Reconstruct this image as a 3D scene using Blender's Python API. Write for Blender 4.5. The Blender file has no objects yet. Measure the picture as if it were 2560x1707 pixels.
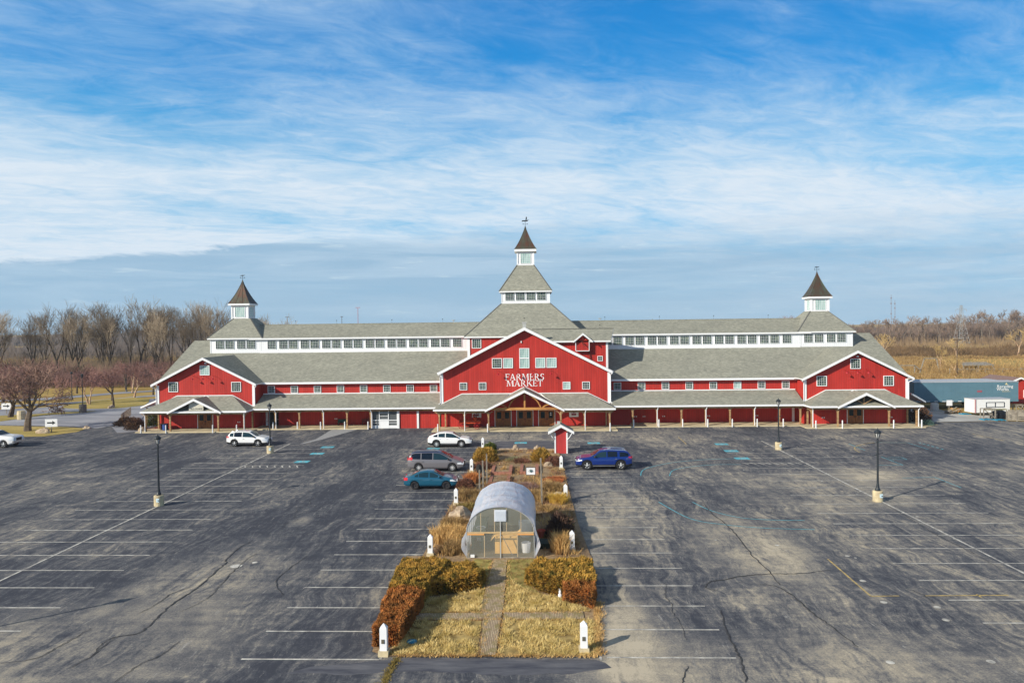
import bpy, math, random
from mathutils import Vector, Matrix, noise as mnoise
sc = bpy.context.scene
C = sc.collection
R = math.radians
# ------------------------------------------------------------------ camera
CAM_H = 12.9
def cam_basis(yaw, pitch, roll):
    f = Vector((-math.sin(yaw)*math.cos(pitch), math.cos(yaw)*math.cos(pitch), -math.sin(pitch)))
    r = Vector((math.cos(yaw), math.sin(yaw), 0.0))
    u = r.cross(f)
    c, s = math.cos(roll), math.sin(roll)
    return c*r + s*u, -s*r + c*u, f
cr, cu, cf = cam_basis(R(1.954), R(1.1065), R(-0.6875))
cam_d = bpy.data.cameras.new('camera'); cam = bpy.data.objects.new('camera', cam_d); C.objects.link(cam)
cam_d.sensor_width = 36.0; cam_d.lens = 36.0*1800/2560; cam_d.clip_start = 0.5; cam_d.clip_end = 9000
m = Matrix.Identity(4)
for i in range(3):
    m[i][0] = cr[i]; m[i][1] = cu[i]; m[i][2] = -cf[i]
m[0][3], m[1][3], m[2][3] = 0, 0, CAM_H
cam.matrix_world = m
sc.camera = cam
# ------------------------------------------------------------------ light
SUN_EL = R(26.0)
tosun = Vector((-0.785, -0.62, 0)).normalized()*math.cos(SUN_EL) + Vector((0, 0, math.sin(SUN_EL)))
sun_d = bpy.data.lights.new('sun', 'SUN'); sun_d.energy = 5.0; sun_d.angle = R(0.5); sun_d.color = (1.0, 0.925, 0.79)
sun = bpy.data.objects.new('sun', sun_d); C.objects.link(sun); sun.location = tosun*200
sun.rotation_euler = tosun.to_track_quat('Z', 'Y').to_euler()
sc.view_settings.view_transform = 'Standard'; sc.view_settings.look = 'None'
sc.view_settings.exposure = 0.17; sc.view_settings.gamma = 1.0
# ------------------------------------------------------------------ sky with high cloud
w = bpy.data.worlds.new('World'); sc.world = w; w.use_nodes = True
nt = w.node_tree; N = nt.nodes; Lk = nt.links; N.clear()
def nd(t, **k):
    n = N.new(t)
    for a, b in k.items(): setattr(n, a, b)
    return n
def mth(op, a, b=None, c=None, clamp=False):
    n = N.new('ShaderNodeMath'); n.operation = op; n.use_clamp = clamp
    for i, v in enumerate((a, b, c)):
        if v is None: continue
        if isinstance(v, (int, float)): n.inputs[i].default_value = v
        else: Lk.new(v, n.inputs[i])
    return n.outputs[0]
def rng(v, a, b, c=0.0, d=1.0, smooth=True):
    n = N.new('ShaderNodeMapRange'); n.interpolation_type = 'SMOOTHSTEP' if smooth else 'LINEAR'
    Lk.new(v, n.inputs[0])
    for i, q in enumerate((a, b, c, d)): n.inputs[i+1].default_value = q
    return n.outputs[0]
def mixc(f, a, b):
    n = N.new('ShaderNodeMix'); n.data_type = 'RGBA'
    if isinstance(f, (int, float)): n.inputs[0].default_value = f
    else: Lk.new(f, n.inputs[0])
    for i, v in ((6, a), (7, b)):
        if isinstance(v, tuple): n.inputs[i].default_value = (*v, 1)
        else: Lk.new(v, n.inputs[i])
    return n.outputs[2]
def fbm(vec, scale, detail=6, rough=0.55, dist=0.0):
    n = N.new('ShaderNodeTexNoise'); n.inputs['Scale'].default_value = scale; n.inputs['Detail'].default_value = detail
    n.inputs['Roughness'].default_value = rough; n.inputs['Distortion'].default_value = dist
    Lk.new(vec, n.inputs['Vector']); return n.outputs['Fac']
out = nd('ShaderNodeOutputWorld'); bg = nd('ShaderNodeBackground'); bg.inputs[1].default_value = 0.1
Lk.new(bg.outputs[0], out.inputs[0])
sky = nd('ShaderNodeTexSky'); sky.sky_type = 'NISHITA'; sky.sun_disc = False
sky.sun_elevation = SUN_EL; sky.sun_rotation = math.atan2(tosun.x, tosun.y)
sky.altitude = 200; sky.air_density = 1.0; sky.dust_density = 0.6; sky.ozone_density = 2.5
tc = nd('ShaderNodeTexCoord'); sp = nd('ShaderNodeSeparateXYZ'); Lk.new(tc.outputs['Generated'], sp.inputs[0])
X, Y, Z = sp.outputs
# a cloud sheet: the view direction meets a layer overhead
dz = mth('ADD', mth('MAXIMUM', Z, 0.0), 0.10)
px = mth('DIVIDE', X, dz); py = mth('DIVIDE', Y, dz)
def vec(a, b, c=0.0):
    n = N.new('ShaderNodeCombineXYZ')
    for i, q in enumerate((a, b, c)):
        if isinstance(q, (int, float)): n.inputs[i].default_value = q
        else: Lk.new(q, n.inputs[i])
    return n.outputs[0]
az = mth('DIVIDE', X, mth('MAXIMUM', Y, 0.05))
layer = vec(px, py, 0.0)
# slanted streaks: rotate then stretch
ca, sa = math.cos(R(24)), math.sin(R(24))
rx = mth('ADD', mth('MULTIPLY', px, ca), mth('MULTIPLY', py, sa)); ry = mth('SUBTRACT', mth('MULTIPLY', py, ca), mth('MULTIPLY', px, sa))
streak = vec(mth('MULTIPLY', rx, 0.75), mth('MULTIPLY', ry, 1.25), 3.1)
big = fbm(vec(mth('MULTIPLY', rx, 0.6), mth('MULTIPLY', ry, 0.8), 2.9), 1.15, 3, 0.5, 0.3)
wisp = fbm(streak, 2.2, 9, 0.62, 1.1)
fine = fbm(vec(mth('MULTIPLY', rx, 1.1), mth('MULTIPLY', ry, 1.9), 7.7), 4.0, 9, 0.70, 1.1)
# amount of cloud rises towards the middle heights of the sky
amt = rng(Z, 0.42, 0.13, -0.34, 0.38, False)
left = rng(az, 0.45, -0.7, -0.10, 0.10)
dens = mth('ADD', mth('ADD', mth('MULTIPLY', mth('SUBTRACT', big, 0.5), 1.9), mth('MULTIPLY', mth('SUBTRACT', wisp, 0.5), 1.15)), mth('ADD', amt, left))
dens = mth('ADD', dens, mth('MULTIPLY', mth('SUBTRACT', fine, 0.5), 0.6))
cover = rng(dens, -0.62, 0.66, 0.0, 0.96)
# clear sky: physical sky tinted towards the deep blue of the day
tint = nd('ShaderNodeMix'); tint.data_type = 'RGBA'; tint.blend_type = 'MULTIPLY'; tint.inputs[0].default_value = 1
Lk.new(sky.outputs[0], tint.inputs[6]); tint.inputs[7].default_value = (0.42, 0.95, 1.55, 1)
clear = tint.outputs[2]
gc = nd('ShaderNodeValToRGB'); e = gc.color_ramp.elements
e[0].position = 0.0; e[0].color = (0.30, 0.52, 0.74, 1)
e[1].position = 1.0; e[1].color = (0.002, 0.205, 0.60, 1)
for pos, col in ((0.22, (0.14, 0.52, 0.78)), (0.45, (0.07, 0.46, 0.76)), (0.68, (0.015, 0.30, 0.70))):
    q = gc.color_ramp.elements.new(pos); q.color = (*col, 1)
Lk.new(rng(Z, 0.0, 0.45, 0, 1, False), gc.inputs[0])
sc10 = nd('ShaderNodeVectorMath'); sc10.operation = 'SCALE'; Lk.new(gc.outputs[0], sc10.inputs[0]); sc10.inputs['Scale'].default_value = 9.2
clear2 = mixc(0.80, clear, sc10.outputs[0])
shade_ = mth('ADD', mth('MULTIPLY', rng(Z, 0.36, 0.15), 0.75), mth('MULTIPLY', rng(fine, 0.38, 0.62), 0.3), clamp=True)
cloudcol = mixc(shade_, (4.3, 6.1, 7.8), (6.7, 7.5, 8.3))
skyc = mixc(cover, clear2, cloudcol)
over = rng(Z, 0.46, 0.70)               # grey cloud added overhead, out of view, to make the fill light less blue
skyc = mixc(mth('MULTIPLY', over, 0.9), skyc, (2.1, 2.15, 2.25))
# low grey-blue stratus bank with a ragged slanting upper edge
edge_n = fbm(vec(mth('MULTIPLY', az, 3.0), mth('MULTIPLY', Z, 22.0), 0.0), 2.6, 9, 0.66, 0.5)
edge = mth('ADD', mth('ADD', mth('MULTIPLY', mth('MINIMUM', mth('ADD', az, 0.02), 0.0), 0.085), 0.146), mth('MULTIPLY', mth('SUBTRACT', edge_n, 0.5), 0.04))
under = mth('SUBTRACT', edge, Z)
soft = rng(az, -0.40, 0.2, 0.007, 0.06)
bank = mth('DIVIDE', under, soft, clamp=True)
sn = fbm(vec(mth('MULTIPLY', az, 1.6), mth('MULTIPLY', Z, 26.0), 2.0), 2.1, 7, 0.6, 0.6)
sn2 = fbm(vec(mth('MULTIPLY', az, 5.0), mth('MULTIPLY', Z, 60.0), 5.0), 2.5, 6, 0.6, 0.8)
bcol = mixc(rng(sn, 0.38, 0.66), (2.6, 4.35, 6.05), (3.7, 5.3, 6.8))
bcol = mixc(mth('MULTIPLY', rng(sn2, 0.56, 0.70), mth('MULTIPLY', rng(sn, 0.42, 0.58), 0.85)), bcol, (5.2, 6.5, 7.4))
bcol = mixc(rng(Z, 0.10, 0.01, 0, 0.55), bcol, (2.7, 4.7, 6.4))
rgt = mth('MULTIPLY', bank, rng(az, 0.7, 0.05, 0.72, 1.0))
skyc = mixc(mth('MULTIPLY', rgt, 0.90), skyc, bcol)
low = rng(Z, -0.02, 0.0)
skyc = mixc(low, (0.9, 0.85, 0.7), skyc)
Lk.new(skyc, bg.inputs[0])
sc.cycles.max_bounces = 6; sc.cycles.transparent_max_bounces = 12
try: sc.cycles.use_denoising = True
except Exception: pass

# ------------------------------------------------------------------ helpers
def lin(r, g, b):
    f = lambda c: ((c/255+0.055)/1.055)**2.4 if c/255 > 0.04045 else c/255/12.92
    return (f(r), f(g), f(b))
MATS = {}
def mat(name, col=(.5, .5, .5), rough=0.8, metal=0.0, noise=0.0, nscale=3.0, spec=0.3, bump=0.0, col2=None, stretch=(1, 1, 1), emit=None, coat=0.0, detail=4):
    if name in MATS: return MATS[name]
    M = bpy.data.materials.new(name); M.use_nodes = True; t = M.node_tree; b = t.nodes['Principled BSDF']
    b.inputs['Base Color'].default_value = (*col, 1); b.inputs['Roughness'].default_value = rough; b.inputs['Metallic'].default_value = metal
    b.inputs['Specular IOR Level'].default_value = spec; b.inputs['Coat Weight'].default_value = coat; b.inputs['Coat Roughness'].default_value = 0.05
    if noise or col2 or bump:
        c = t.nodes.new('ShaderNodeTexCoord'); mp = t.nodes.new('ShaderNodeMapping'); mp.inputs['Scale'].default_value = stretch
        n = t.nodes.new('ShaderNodeTexNoise'); n.inputs['Scale'].default_value = nscale; n.inputs['Detail'].default_value = detail; n.inputs['Roughness'].default_value = 0.6
        t.links.new(c.outputs['Object'], mp.inputs[0]); t.links.new(mp.outputs[0], n.inputs['Vector'])
        r = t.nodes.new('ShaderNodeValToRGB'); r.color_ramp.elements[0].position = 0.32; r.color_ramp.elements[1].position = 0.68
        c2 = col2 or tuple(x*(1-noise) for x in col); c1 = col if col2 else tuple(min(1, x*(1+noise)) for x in col)
        r.color_ramp.elements[0].color = (*c2, 1); r.color_ramp.elements[1].color = (*c1, 1)
        t.links.new(n.outputs['Fac'], r.inputs[0]); t.links.new(r.outputs[0], b.inputs['Base Color'])
        if bump:
            bm_ = t.nodes.new('ShaderNodeBump'); bm_.inputs['Strength'].default_value = bump; bm_.inputs['Distance'].default_value = 0.05
            t.links.new(n.outputs['Fac'], bm_.inputs['Height']); t.links.new(bm_.outputs[0], b.inputs['Normal'])
    MATS[name] = M; return M

class MB:
    def __init__(s): s.v = []; s.f = []; s.m = []
    def poly(s, pts, mi=0):
        i = len(s.v); s.v += [tuple(p) for p in pts]; s.f.append(tuple(range(i, i+len(pts)))); s.m.append(mi)
    def box(s, x0, x1, y0, y1, z0, z1, mi=0):
        i = len(s.v)
        s.v += [(x0, y0, z0), (x1, y0, z0), (x1, y1, z0), (x0, y1, z0), (x0, y0, z1), (x1, y0, z1), (x1, y1, z1), (x0, y1, z1)]
        for q in ((0, 3, 2, 1), (4, 5, 6, 7), (0, 1, 5, 4), (1, 2, 6, 5), (2, 3, 7, 6), (3, 0, 4, 7)):
            s.f.append(tuple(i+k for k in q)); s.m.append(mi)
    def slab(s, pts, th, mtop=0, mside=1, mbot=1, fascia=None):
        # pts: top polygon (counter-clockwise from above); extruded straight down by th
        n = len(pts); i = len(s.v); s.v += [tuple(p) for p in pts]+[(p[0], p[1], p[2]-th) for p in pts]
        s.f.append(tuple(range(i, i+n))); s.m.append(mtop)
        s.f.append(tuple(range(i+2*n-1, i+n-1, -1))); s.m.append(mbot)
        for k in range(n):
            j = (k+1) % n; s.f.append((i+k, i+n+k, i+n+j, i+j)); s.m.append(mside)
    def prism(s, pts, d, mi=0):
        n = len(pts); i = len(s.v); d = Vector(d); s.v += [tuple(p) for p in pts]+[tuple(Vector(p)+d) for p in pts]
        s.f.append(tuple(range(i, i+n))); s.m.append(mi); s.f.append(tuple(range(i+2*n-1, i+n-1, -1))); s.m.append(mi)
        for k in range(n):
            j = (k+1) % n; s.f.append((i+k, i+n+k, i+n+j, i+j)); s.m.append(mi)
    def tube(s, p0, p1, r0, r1=None, n=6, mi=0, caps=True):
        if r1 is None: r1 = r0
        p0 = Vector(p0); p1 = Vector(p1); d = p1-p0
        if d.length < 1e-6: return
        a = d.orthogonal().normalized(); b = d.normalized().cross(a); i = len(s.v)
        for p, r in ((p0, r0), (p1, r1)):
            for k in range(n):
                t = 2*math.pi*k/n; q = p+a*(math.cos(t)*r)+b*(math.sin(t)*r); s.v.append((q.x, q.y, q.z))
        for k in range(n):
            j = (k+1) % n; s.f.append((i+k, i+j, i+n+j, i+n+k)); s.m.append(mi)
        if caps: s.f.append(tuple(range(i+n-1, i-1, -1))); s.m.append(mi); s.f.append(tuple(range(i+n, i+2*n))); s.m.append(mi)
    def path(s, pts, r, n=6, mi=0):
        for a, b in zip(pts[:-1], pts[1:]): s.tube(a, b, r, r, n, mi)
    def bar(s, p0, p1, w, h, mi=0):
        p0 = Vector(p0); p1 = Vector(p1); d = (p1-p0).normalized(); up = Vector((0, 0, 1)) if abs(d.z) < 0.95 else Vector((0, 1, 0))
        a = d.cross(up).normalized()*w/2; b = a.cross(d).normalized()*h/2; i = len(s.v)
        for p in (p0, p1):
            for q in (p-a-b, p+a-b, p+a+b, p-a+b): s.v.append(tuple(q))
        for q in ((0, 3, 2, 1), (4, 5, 6, 7), (0, 1, 5, 4), (1, 2, 6, 5), (2, 3, 7, 6), (3, 0, 4, 7)):
            s.f.append(tuple(i+k for k in q)); s.m.append(mi)
    def lathe(s, prof, c=(0, 0, 0), n=12, mi=0, sx=1, sy=1):
        i = len(s.v)
        for r, z in prof:
            for k in range(n):
                t = 2*math.pi*k/n; s.v.append((c[0]+math.cos(t)*r*sx, c[1]+math.sin(t)*r*sy, c[2]+z))
        for a in range(len(prof)-1):
            for k in range(n):
                j = (k+1) % n; s.f.append((i+a*n+k, i+a*n+j, i+(a+1)*n+j, i+(a+1)*n+k)); s.m.append(mi)
        s.f.append(tuple(range(i+n-1, i-1, -1))); s.m.append(mi)
        t = i+(len(prof)-1)*n; s.f.append(tuple(range(t, t+n))); s.m.append(mi)
    def mesh(s, name, mats, off=(0, 0, 0), smooth=False):
        me = bpy.data.meshes.new(name); ox, oy, oz = off
        me.from_pydata([(x-ox, y-oy, z-oz) for x, y, z in s.v], [], s.f)
        for mm in mats: me.materials.append(mm)
        if len(mats) > 1: me.polygons.foreach_set('material_index', s.m)
        if smooth: me.polygons.foreach_set('use_smooth', [True]*len(me.polygons))
        me.update(); return me
    def build(s, name, mats, parent=None, off=None, smooth=False, **tg):
        if not isinstance(mats, (list, tuple)): mats = [mats]
        if off is None: off = org(parent) if parent is not None else (0, 0, 0)
        o = bpy.data.objects.new(name, s.mesh(name, mats, off, smooth)); C.objects.link(o)
        if parent is not None: o.parent = parent
        for k, v in tg.items(): o[k] = v
        return o
def org(o):
    v = Vector((0, 0, 0))
    while o is not None: v += o.location; o = o.parent
    return v
def empty(name, loc, label, cat, group=None, rz=0):
    o = bpy.data.objects.new(name, None); C.objects.link(o); o.location = loc; o.rotation_euler = (0, 0, rz)
    o['label'] = label; o['category'] = cat
    if group: o['group'] = group
    return o
def at_origin(mb, name, mats, loc, parent=None, smooth=False, **tg):
    # vertices are given in world space; the object's origin is put at loc
    o = mb.build(name, mats, parent, off=loc, smooth=smooth, **tg)
    o.location = Vector(loc)-(org(parent) if parent is not None else Vector((0, 0, 0))); return o
def kids(o): return [c for c in C.objects if c.parent == o]
def tree_of(o): return (o, [tree_of(c) for c in kids(o)])
def copy_tree(tr, parent=None):
    o, ch = tr; c = o.copy(); C.objects.link(c); c.parent = parent
    for q in ch: copy_tree(q, c)
    return c
def place(tr, loc, rz=0, scale=None, label=None, first=False):
    o = tr[0] if first else copy_tree(tr)
    o.location = loc; o.rotation_euler = (0, 0, rz)
    if scale is not None: o.scale = scale if isinstance(scale, tuple) else (scale,)*3
    if label: o['label'] = label
    return o
ORD = ['', 'first', 'second', 'third', 'fourth', 'fifth', 'sixth', 'seventh', 'eighth', 'ninth', 'tenth', 'eleventh', 'twelfth', 'thirteenth', 'fourteenth', 'fifteenth', 'sixteenth', 'seventeenth', 'eighteenth', 'nineteenth']
def ordinal(i):
    if i < 20: return ORD[i]
    tens = {2: 'twent', 3: 'thirt', 4: 'fort', 5: 'fift', 6: 'sixt'}[i//10]
    return tens+'ieth' if i % 10 == 0 else tens+'y-'+ORD[i % 10]
random.seed(7)
# ------------------------------------------------------------------ materials
def ntree(name):
    M = bpy.data.materials.new(name); M.use_nodes = True; MATS[name] = M; return M, M.node_tree, M.node_tree.nodes['Principled BSDF']
class NT:
    def __init__(s, t): s.t = t
    def n(s, ty, **k):
        q = s.t.nodes.new(ty)
        for a, b in k.items():
            if isinstance(b, (int, float, tuple)) and a in q.inputs: q.inputs[a].default_value = b
            else: setattr(q, a, b)
        return q
    def l(s, a, b): s.t.links.new(a, b)
    def val(s, sock, v):
        if isinstance(v, (int, float, tuple)): sock.default_value = v
        else: s.l(v, sock)
    def m(s, op, a, b=0.0, clamp=False):
        q = s.t.nodes.new('ShaderNodeMath'); q.operation = op; q.use_clamp = clamp; s.val(q.inputs[0], a); s.val(q.inputs[1], b); return q.outputs[0]
    def r(s, v, a, b, c=0.0, d=1.0, sm=True):
        q = s.t.nodes.new('ShaderNodeMapRange'); q.interpolation_type = 'SMOOTHSTEP' if sm else 'LINEAR'; s.l(v, q.inputs[0])
        for i, x in enumerate((a, b, c, d)): q.inputs[i+1].default_value = x
        return q.outputs[0]
    def mix(s, f, a, b):
        q = s.t.nodes.new('ShaderNodeMix'); q.data_type = 'RGBA'; s.val(q.inputs[0], f)
        for i, v in ((6, a), (7, b)): s.val(q.inputs[i], (*v, 1) if isinstance(v, tuple) and len(v) == 3 else v)
        return q.outputs[2]
    def noise(s, v, scale, detail=5, rough=0.6, dist=0.0):
        q = s.t.nodes.new('ShaderNodeTexNoise'); q.inputs['Scale'].default_value = scale; q.inputs['Detail'].default_value = detail
        q.inputs['Roughness'].default_value = rough; q.inputs['Distortion'].default_value = dist; s.l(v, q.inputs['Vector']); return q.outputs['Fac']
    def map(s, v, scale=(1, 1, 1), loc=(0, 0, 0), rot=(0, 0, 0)):
        q = s.t.nodes.new('ShaderNodeMapping'); q.inputs['Scale'].default_value = scale; q.inputs['Location'].default_value = loc; q.inputs['Rotation'].default_value = rot
        s.l(v, q.inputs[0]); return q.outputs[0]
    def bump(s, h, strength, dist, bsdf):
        q = s.t.nodes.new('ShaderNodeBump'); q.inputs['Strength'].default_value = strength; q.inputs['Distance'].default_value = dist; s.l(h, q.inputs['Height']); s.l(q.outputs[0], bsdf.inputs['Normal'])

# asphalt ------------------------------------------------------------
M, t, b = ntree('asphalt'); g = NT(t); co = g.n('ShaderNodeTexCoord').outputs['Object']
sep = g.n('ShaderNodeSeparateXYZ'); g.l(co, sep.inputs[0]); sx, sy, _ = sep.outputs
warp = g.n('ShaderNodeVectorMath', operation='ADD'); g.l(co, warp.inputs[0])
nw = g.n('ShaderNodeTexNoise'); nw.inputs['Scale'].default_value = 0.25; g.l(co, nw.inputs['Vector'])
wv = g.n('ShaderNodeVectorMath', operation='SCALE'); g.l(nw.outputs['Color'], wv.inputs[0]); wv.inputs['Scale'].default_value = 2.2; g.l(wv.outputs[0], warp.inputs[1])
cw = warp.outputs[0]
n1 = g.noise(g.map(cw, (0.16, 0.075, 1)), 1.0, 5, 0.62)
n2 = g.noise(g.map(cw, (1.15, 0.11, 1)), 1.0, 8, 0.68, 0.4)
n2b = g.noise(g.map(co, (0.25, 1.3, 1)), 1.0, 6, 0.65, 0.6)
n3 = g.noise(co, 2.2, 9, 0.78, 0.3)
s1 = g.noise(g.map(cw, (3.1, 0.3, 1), loc=(4, 2, 0)), 1.0, 9, 0.72, 0.5)
n4 = g.noise(co, 13.0, 5, 0.7)
seg = g.r(g.m('ADD', sx, g.m('MULTIPLY', g.m('SUBTRACT', n1, 0.5), 6)), 2.0, 5.0)  # right half of the lot is more worn
base = g.m('ADD', g.m('MULTIPLY', n1, 0.62), g.m('MULTIPLY', n2, 0.40)); base = g.m('ADD', base, g.m('MULTIPLY', g.m('SUBTRACT', s1, 0.42), 0.58))
base = g.m('ADD', base, g.m('MULTIPLY', n2b, 0.20))
base = g.m('ADD', base, g.m('MULTIPLY', g.m('SUBTRACT', n3, 0.5), 0.48))
base = g.m('ADD', base, g.m('MULTIPLY', g.m('SUBTRACT', n4, 0.5), 0.34))
base = g.m('ADD', base, g.m('MULTIPLY', seg, 0.05))
def blob(cx, cy, rx, ry, amp, k=1.0):
    dx = g.m('DIVIDE', g.m('SUBTRACT', sx, cx), rx); dy = g.m('DIVIDE', g.m('SUBTRACT', sy, cy), ry)
    d = g.m('ADD', g.m('MULTIPLY', dx, dx), g.m('MULTIPLY', dy, dy))
    d = g.m('ADD', d, g.m('MULTIPLY', g.m('SUBTRACT', n3, 0.5), 2.6)); d = g.m('ADD', d, g.m('MULTIPLY', g.m('SUBTRACT', n2, 0.5), 4.5)); d = g.m('ADD', d, g.m('MULTIPLY', g.m('SUBTRACT', s1, 0.5), 5.0))
    return g.m('MULTIPLY', g.r(d, 1.0+1.2*k, 0.1), amp)
for a in ((3.4, 36, 1.3, 9.5, 0.15), (4.2, 51, 2.0, 6.5, 0.12), (3.6, 28, 2.4, 4.0, 0.06), (28.2, 62, 2.6, 3.2, 0.13), (-20.0, 28.5, 6, 4, 0.13), (12.5, 42, 2.6, 5.5, 0.10), (-16, 48, 0.6, 1.3, 0.16), (9.5, 26.5, 7, 3.0, 0.10), (22, 56.5, 6, 5, 0.09), (-17, 37, 3.5, 5, 0.08),
          (45, 66, 6, 5, 0.07), (-8, 84, 9, 4.0, 0.06), (-45, 58, 10, 6, 0.03), (8, 85, 16, 3.5, 0.05)):
    base = g.m('ADD', base, blob(*a))
for a in ((-2.5, 85, 0.01, 0.01, 0.0),):
    pass
fac = g.r(base, 0.57, 0.93, 0, 1, False)
rp = g.n('ShaderNodeValToRGB'); g.l(fac, rp.inputs[0]); e = rp.color_ramp.elements
e[0].position = 0.0; e[0].color = (*lin(64, 66, 74), 1); e[1].position = 1.0; e[1].color = (*lin(190, 178, 156), 1)
for pos, cc in ((0.2, lin(80, 82, 88)), (0.42, lin(104, 103, 104)), (0.64, lin(138, 133, 125)), (0.85, lin(168, 158, 140))):
    q = e.new(pos); q.color = (*cc, 1)
# pale aggregate scuffs
scf = g.noise(g.map(co, (2.2, 0.35, 1)), 1.6, 10, 0.8, 1.2)
sc2 = g.noise(g.map(co, (0.6, 0.6, 1)), 1.0, 3, 0.5)
scm = g.m('MULTIPLY', g.r(scf, 0.58, 0.64), g.r(sc2, 0.38, 0.58))
colr = g.mix(g.m('MULTIPLY', scm, 0.6), rp.outputs[0], lin(178, 174, 166))
g.l(colr, b.inputs['Base Color']); b.inputs['Roughness'].default_value = 0.92; b.inputs['Specular IOR Level'].default_value = 0.2
g.bump(n4, 0.25, 0.02, b)

# dry field / ground -------------------------------------------------
M, t, b = ntree('dry_field'); g = NT(t); co = g.n('ShaderNodeTexCoord').outputs['Object']
n1 = g.noise(g.map(co, (0.012, 0.03, 1)), 1.0, 5, 0.6); n2 = g.noise(g.map(co, (0.15, 0.3, 1)), 1.0, 6, 0.7); n3 = g.noise(co, 2.5, 5, 0.7)
rp = g.n('ShaderNodeValToRGB'); e = rp.color_ramp.elements; e[0].position = 0.25; e[0].color = (*lin(112, 102, 62), 1); e[1].position = 0.75; e[1].color = (*lin(212, 180, 118), 1)
q = e.new(0.5); q.color = (*lin(172, 146, 88), 1)
g.l(g.m('ADD', g.m('ADD', g.m('MULTIPLY', n1, 0.45), g.m('MULTIPLY', n2, 0.4)), g.m('MULTIPLY', n3, 0.15)), rp.inputs[0]); g.l(rp.outputs[0], b.inputs['Base Color']); b.inputs['Roughness'].default_value = 1; b.inputs['Specular IOR Level'].default_value = 0.05
M, t, b = ntree('lawn'); g = NT(t); co = g.n('ShaderNodeTexCoord').outputs['Object']
n1 = g.noise(g.map(co, (0.12, 0.25, 1)), 1.0, 5, 0.65); n2 = g.noise(co, 3.0, 6, 0.7)
rp = g.n('ShaderNodeValToRGB'); e = rp.color_ramp.elements; e[0].position = 0.3; e[0].color = (*lin(112, 110, 62), 1); e[1].position = 0.72; e[1].color = (*lin(206, 180, 122), 1)
q = e.new(0.5); q.color = (*lin(166, 148, 88), 1)
g.l(g.m('ADD', g.m('MULTIPLY', n1, 0.6), g.m('MULTIPLY', n2, 0.4)), rp.inputs[0]); g.l(rp.outputs[0], b.inputs['Base Color']); b.inputs['Roughness'].default_value = 1; b.inputs['Specular IOR Level'].default_value = 0.05
M, t, b = ntree('mulch'); g = NT(t); co = g.n('ShaderNodeTexCoord').outputs['Object']
n1 = g.noise(co, 0.6, 5, 0.65); n2 = g.noise(co, 6.0, 7, 0.75)
rp = g.n('ShaderNodeValToRGB'); e = rp.color_ramp.elements; e[0].position = 0.3; e[0].color = (*lin(76, 60, 48), 1); e[1].position = 0.72; e[1].color = (*lin(196, 172, 132), 1)
q = e.new(0.5); q.color = (*lin(142, 116, 84), 1)
g.l(g.m('ADD', g.m('MULTIPLY', n1, 0.4), g.m('MULTIPLY', n2, 0.6)), rp.inputs[0]); g.l(rp.outputs[0], b.inputs['Base Color']); b.inputs['Roughness'].default_value = 1; g.bump(n2, 0.5, 0.04, b)

# shingles -----------------------------------------------------------
M, t, b = ntree('shingles'); g = NT(t); co = g.n('ShaderNodeTexCoord').outputs['Object']
sep = g.n('ShaderNodeSeparateXYZ'); g.l(co, sep.inputs[0])
row = g.m('FLOOR', g.m('MULTIPLY', sep.outputs[2], 8.5)); fr = g.m('FRACT', g.m('MULTIPLY', sep.outputs[2], 8.5))
cb = g.n('ShaderNodeCombineXYZ'); g.l(g.m('MULTIPLY', g.m('ADD', sep.outputs[0], g.m('MULTIPLY', row, 3.7)), 2.2), cb.inputs[0]); g.l(g.m('MULTIPLY', sep.outputs[1], 2.2), cb.inputs[1]); g.l(g.m('MULTIPLY', row, 5.13), cb.inputs[2])
tab = g.noise(cb.outputs[0], 1.0, 2, 0.6)
n1 = g.noise(g.map(co, (0.25, 0.25, 1.2)), 1.0, 5, 0.6); n2 = g.noise(co, 9.0, 3, 0.6)
v = g.m('ADD', g.m('ADD', g.m('MULTIPLY', tab, 0.55), g.m('MULTIPLY', n1, 0.25)), g.m('MULTIPLY', n2, 0.2))
rp = g.n('ShaderNodeValToRGB'); e = rp.color_ramp.elements; e[0].position = 0.3; e[0].color = (*lin(112, 113, 106), 1); e[1].position = 0.7; e[1].color = (*lin(166, 165, 151), 1)
q = e.new(0.5); q.color = (*lin(141, 141, 129), 1)
g.l(v, rp.inputs[0]); lc = g.mix(g.m('MULTIPLY', g.r(fr, 0.16, 0.0), 0.45), rp.outputs[0], lin(96, 94, 92)); g.l(lc, b.inputs['Base Color']); b.inputs['Roughness'].default_value = 0.9; b.inputs['Specular IOR Level'].default_value = 0.2
g.bump(g.r(fr, 0.0, 0.3), 0.25, 0.03, b)
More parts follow.
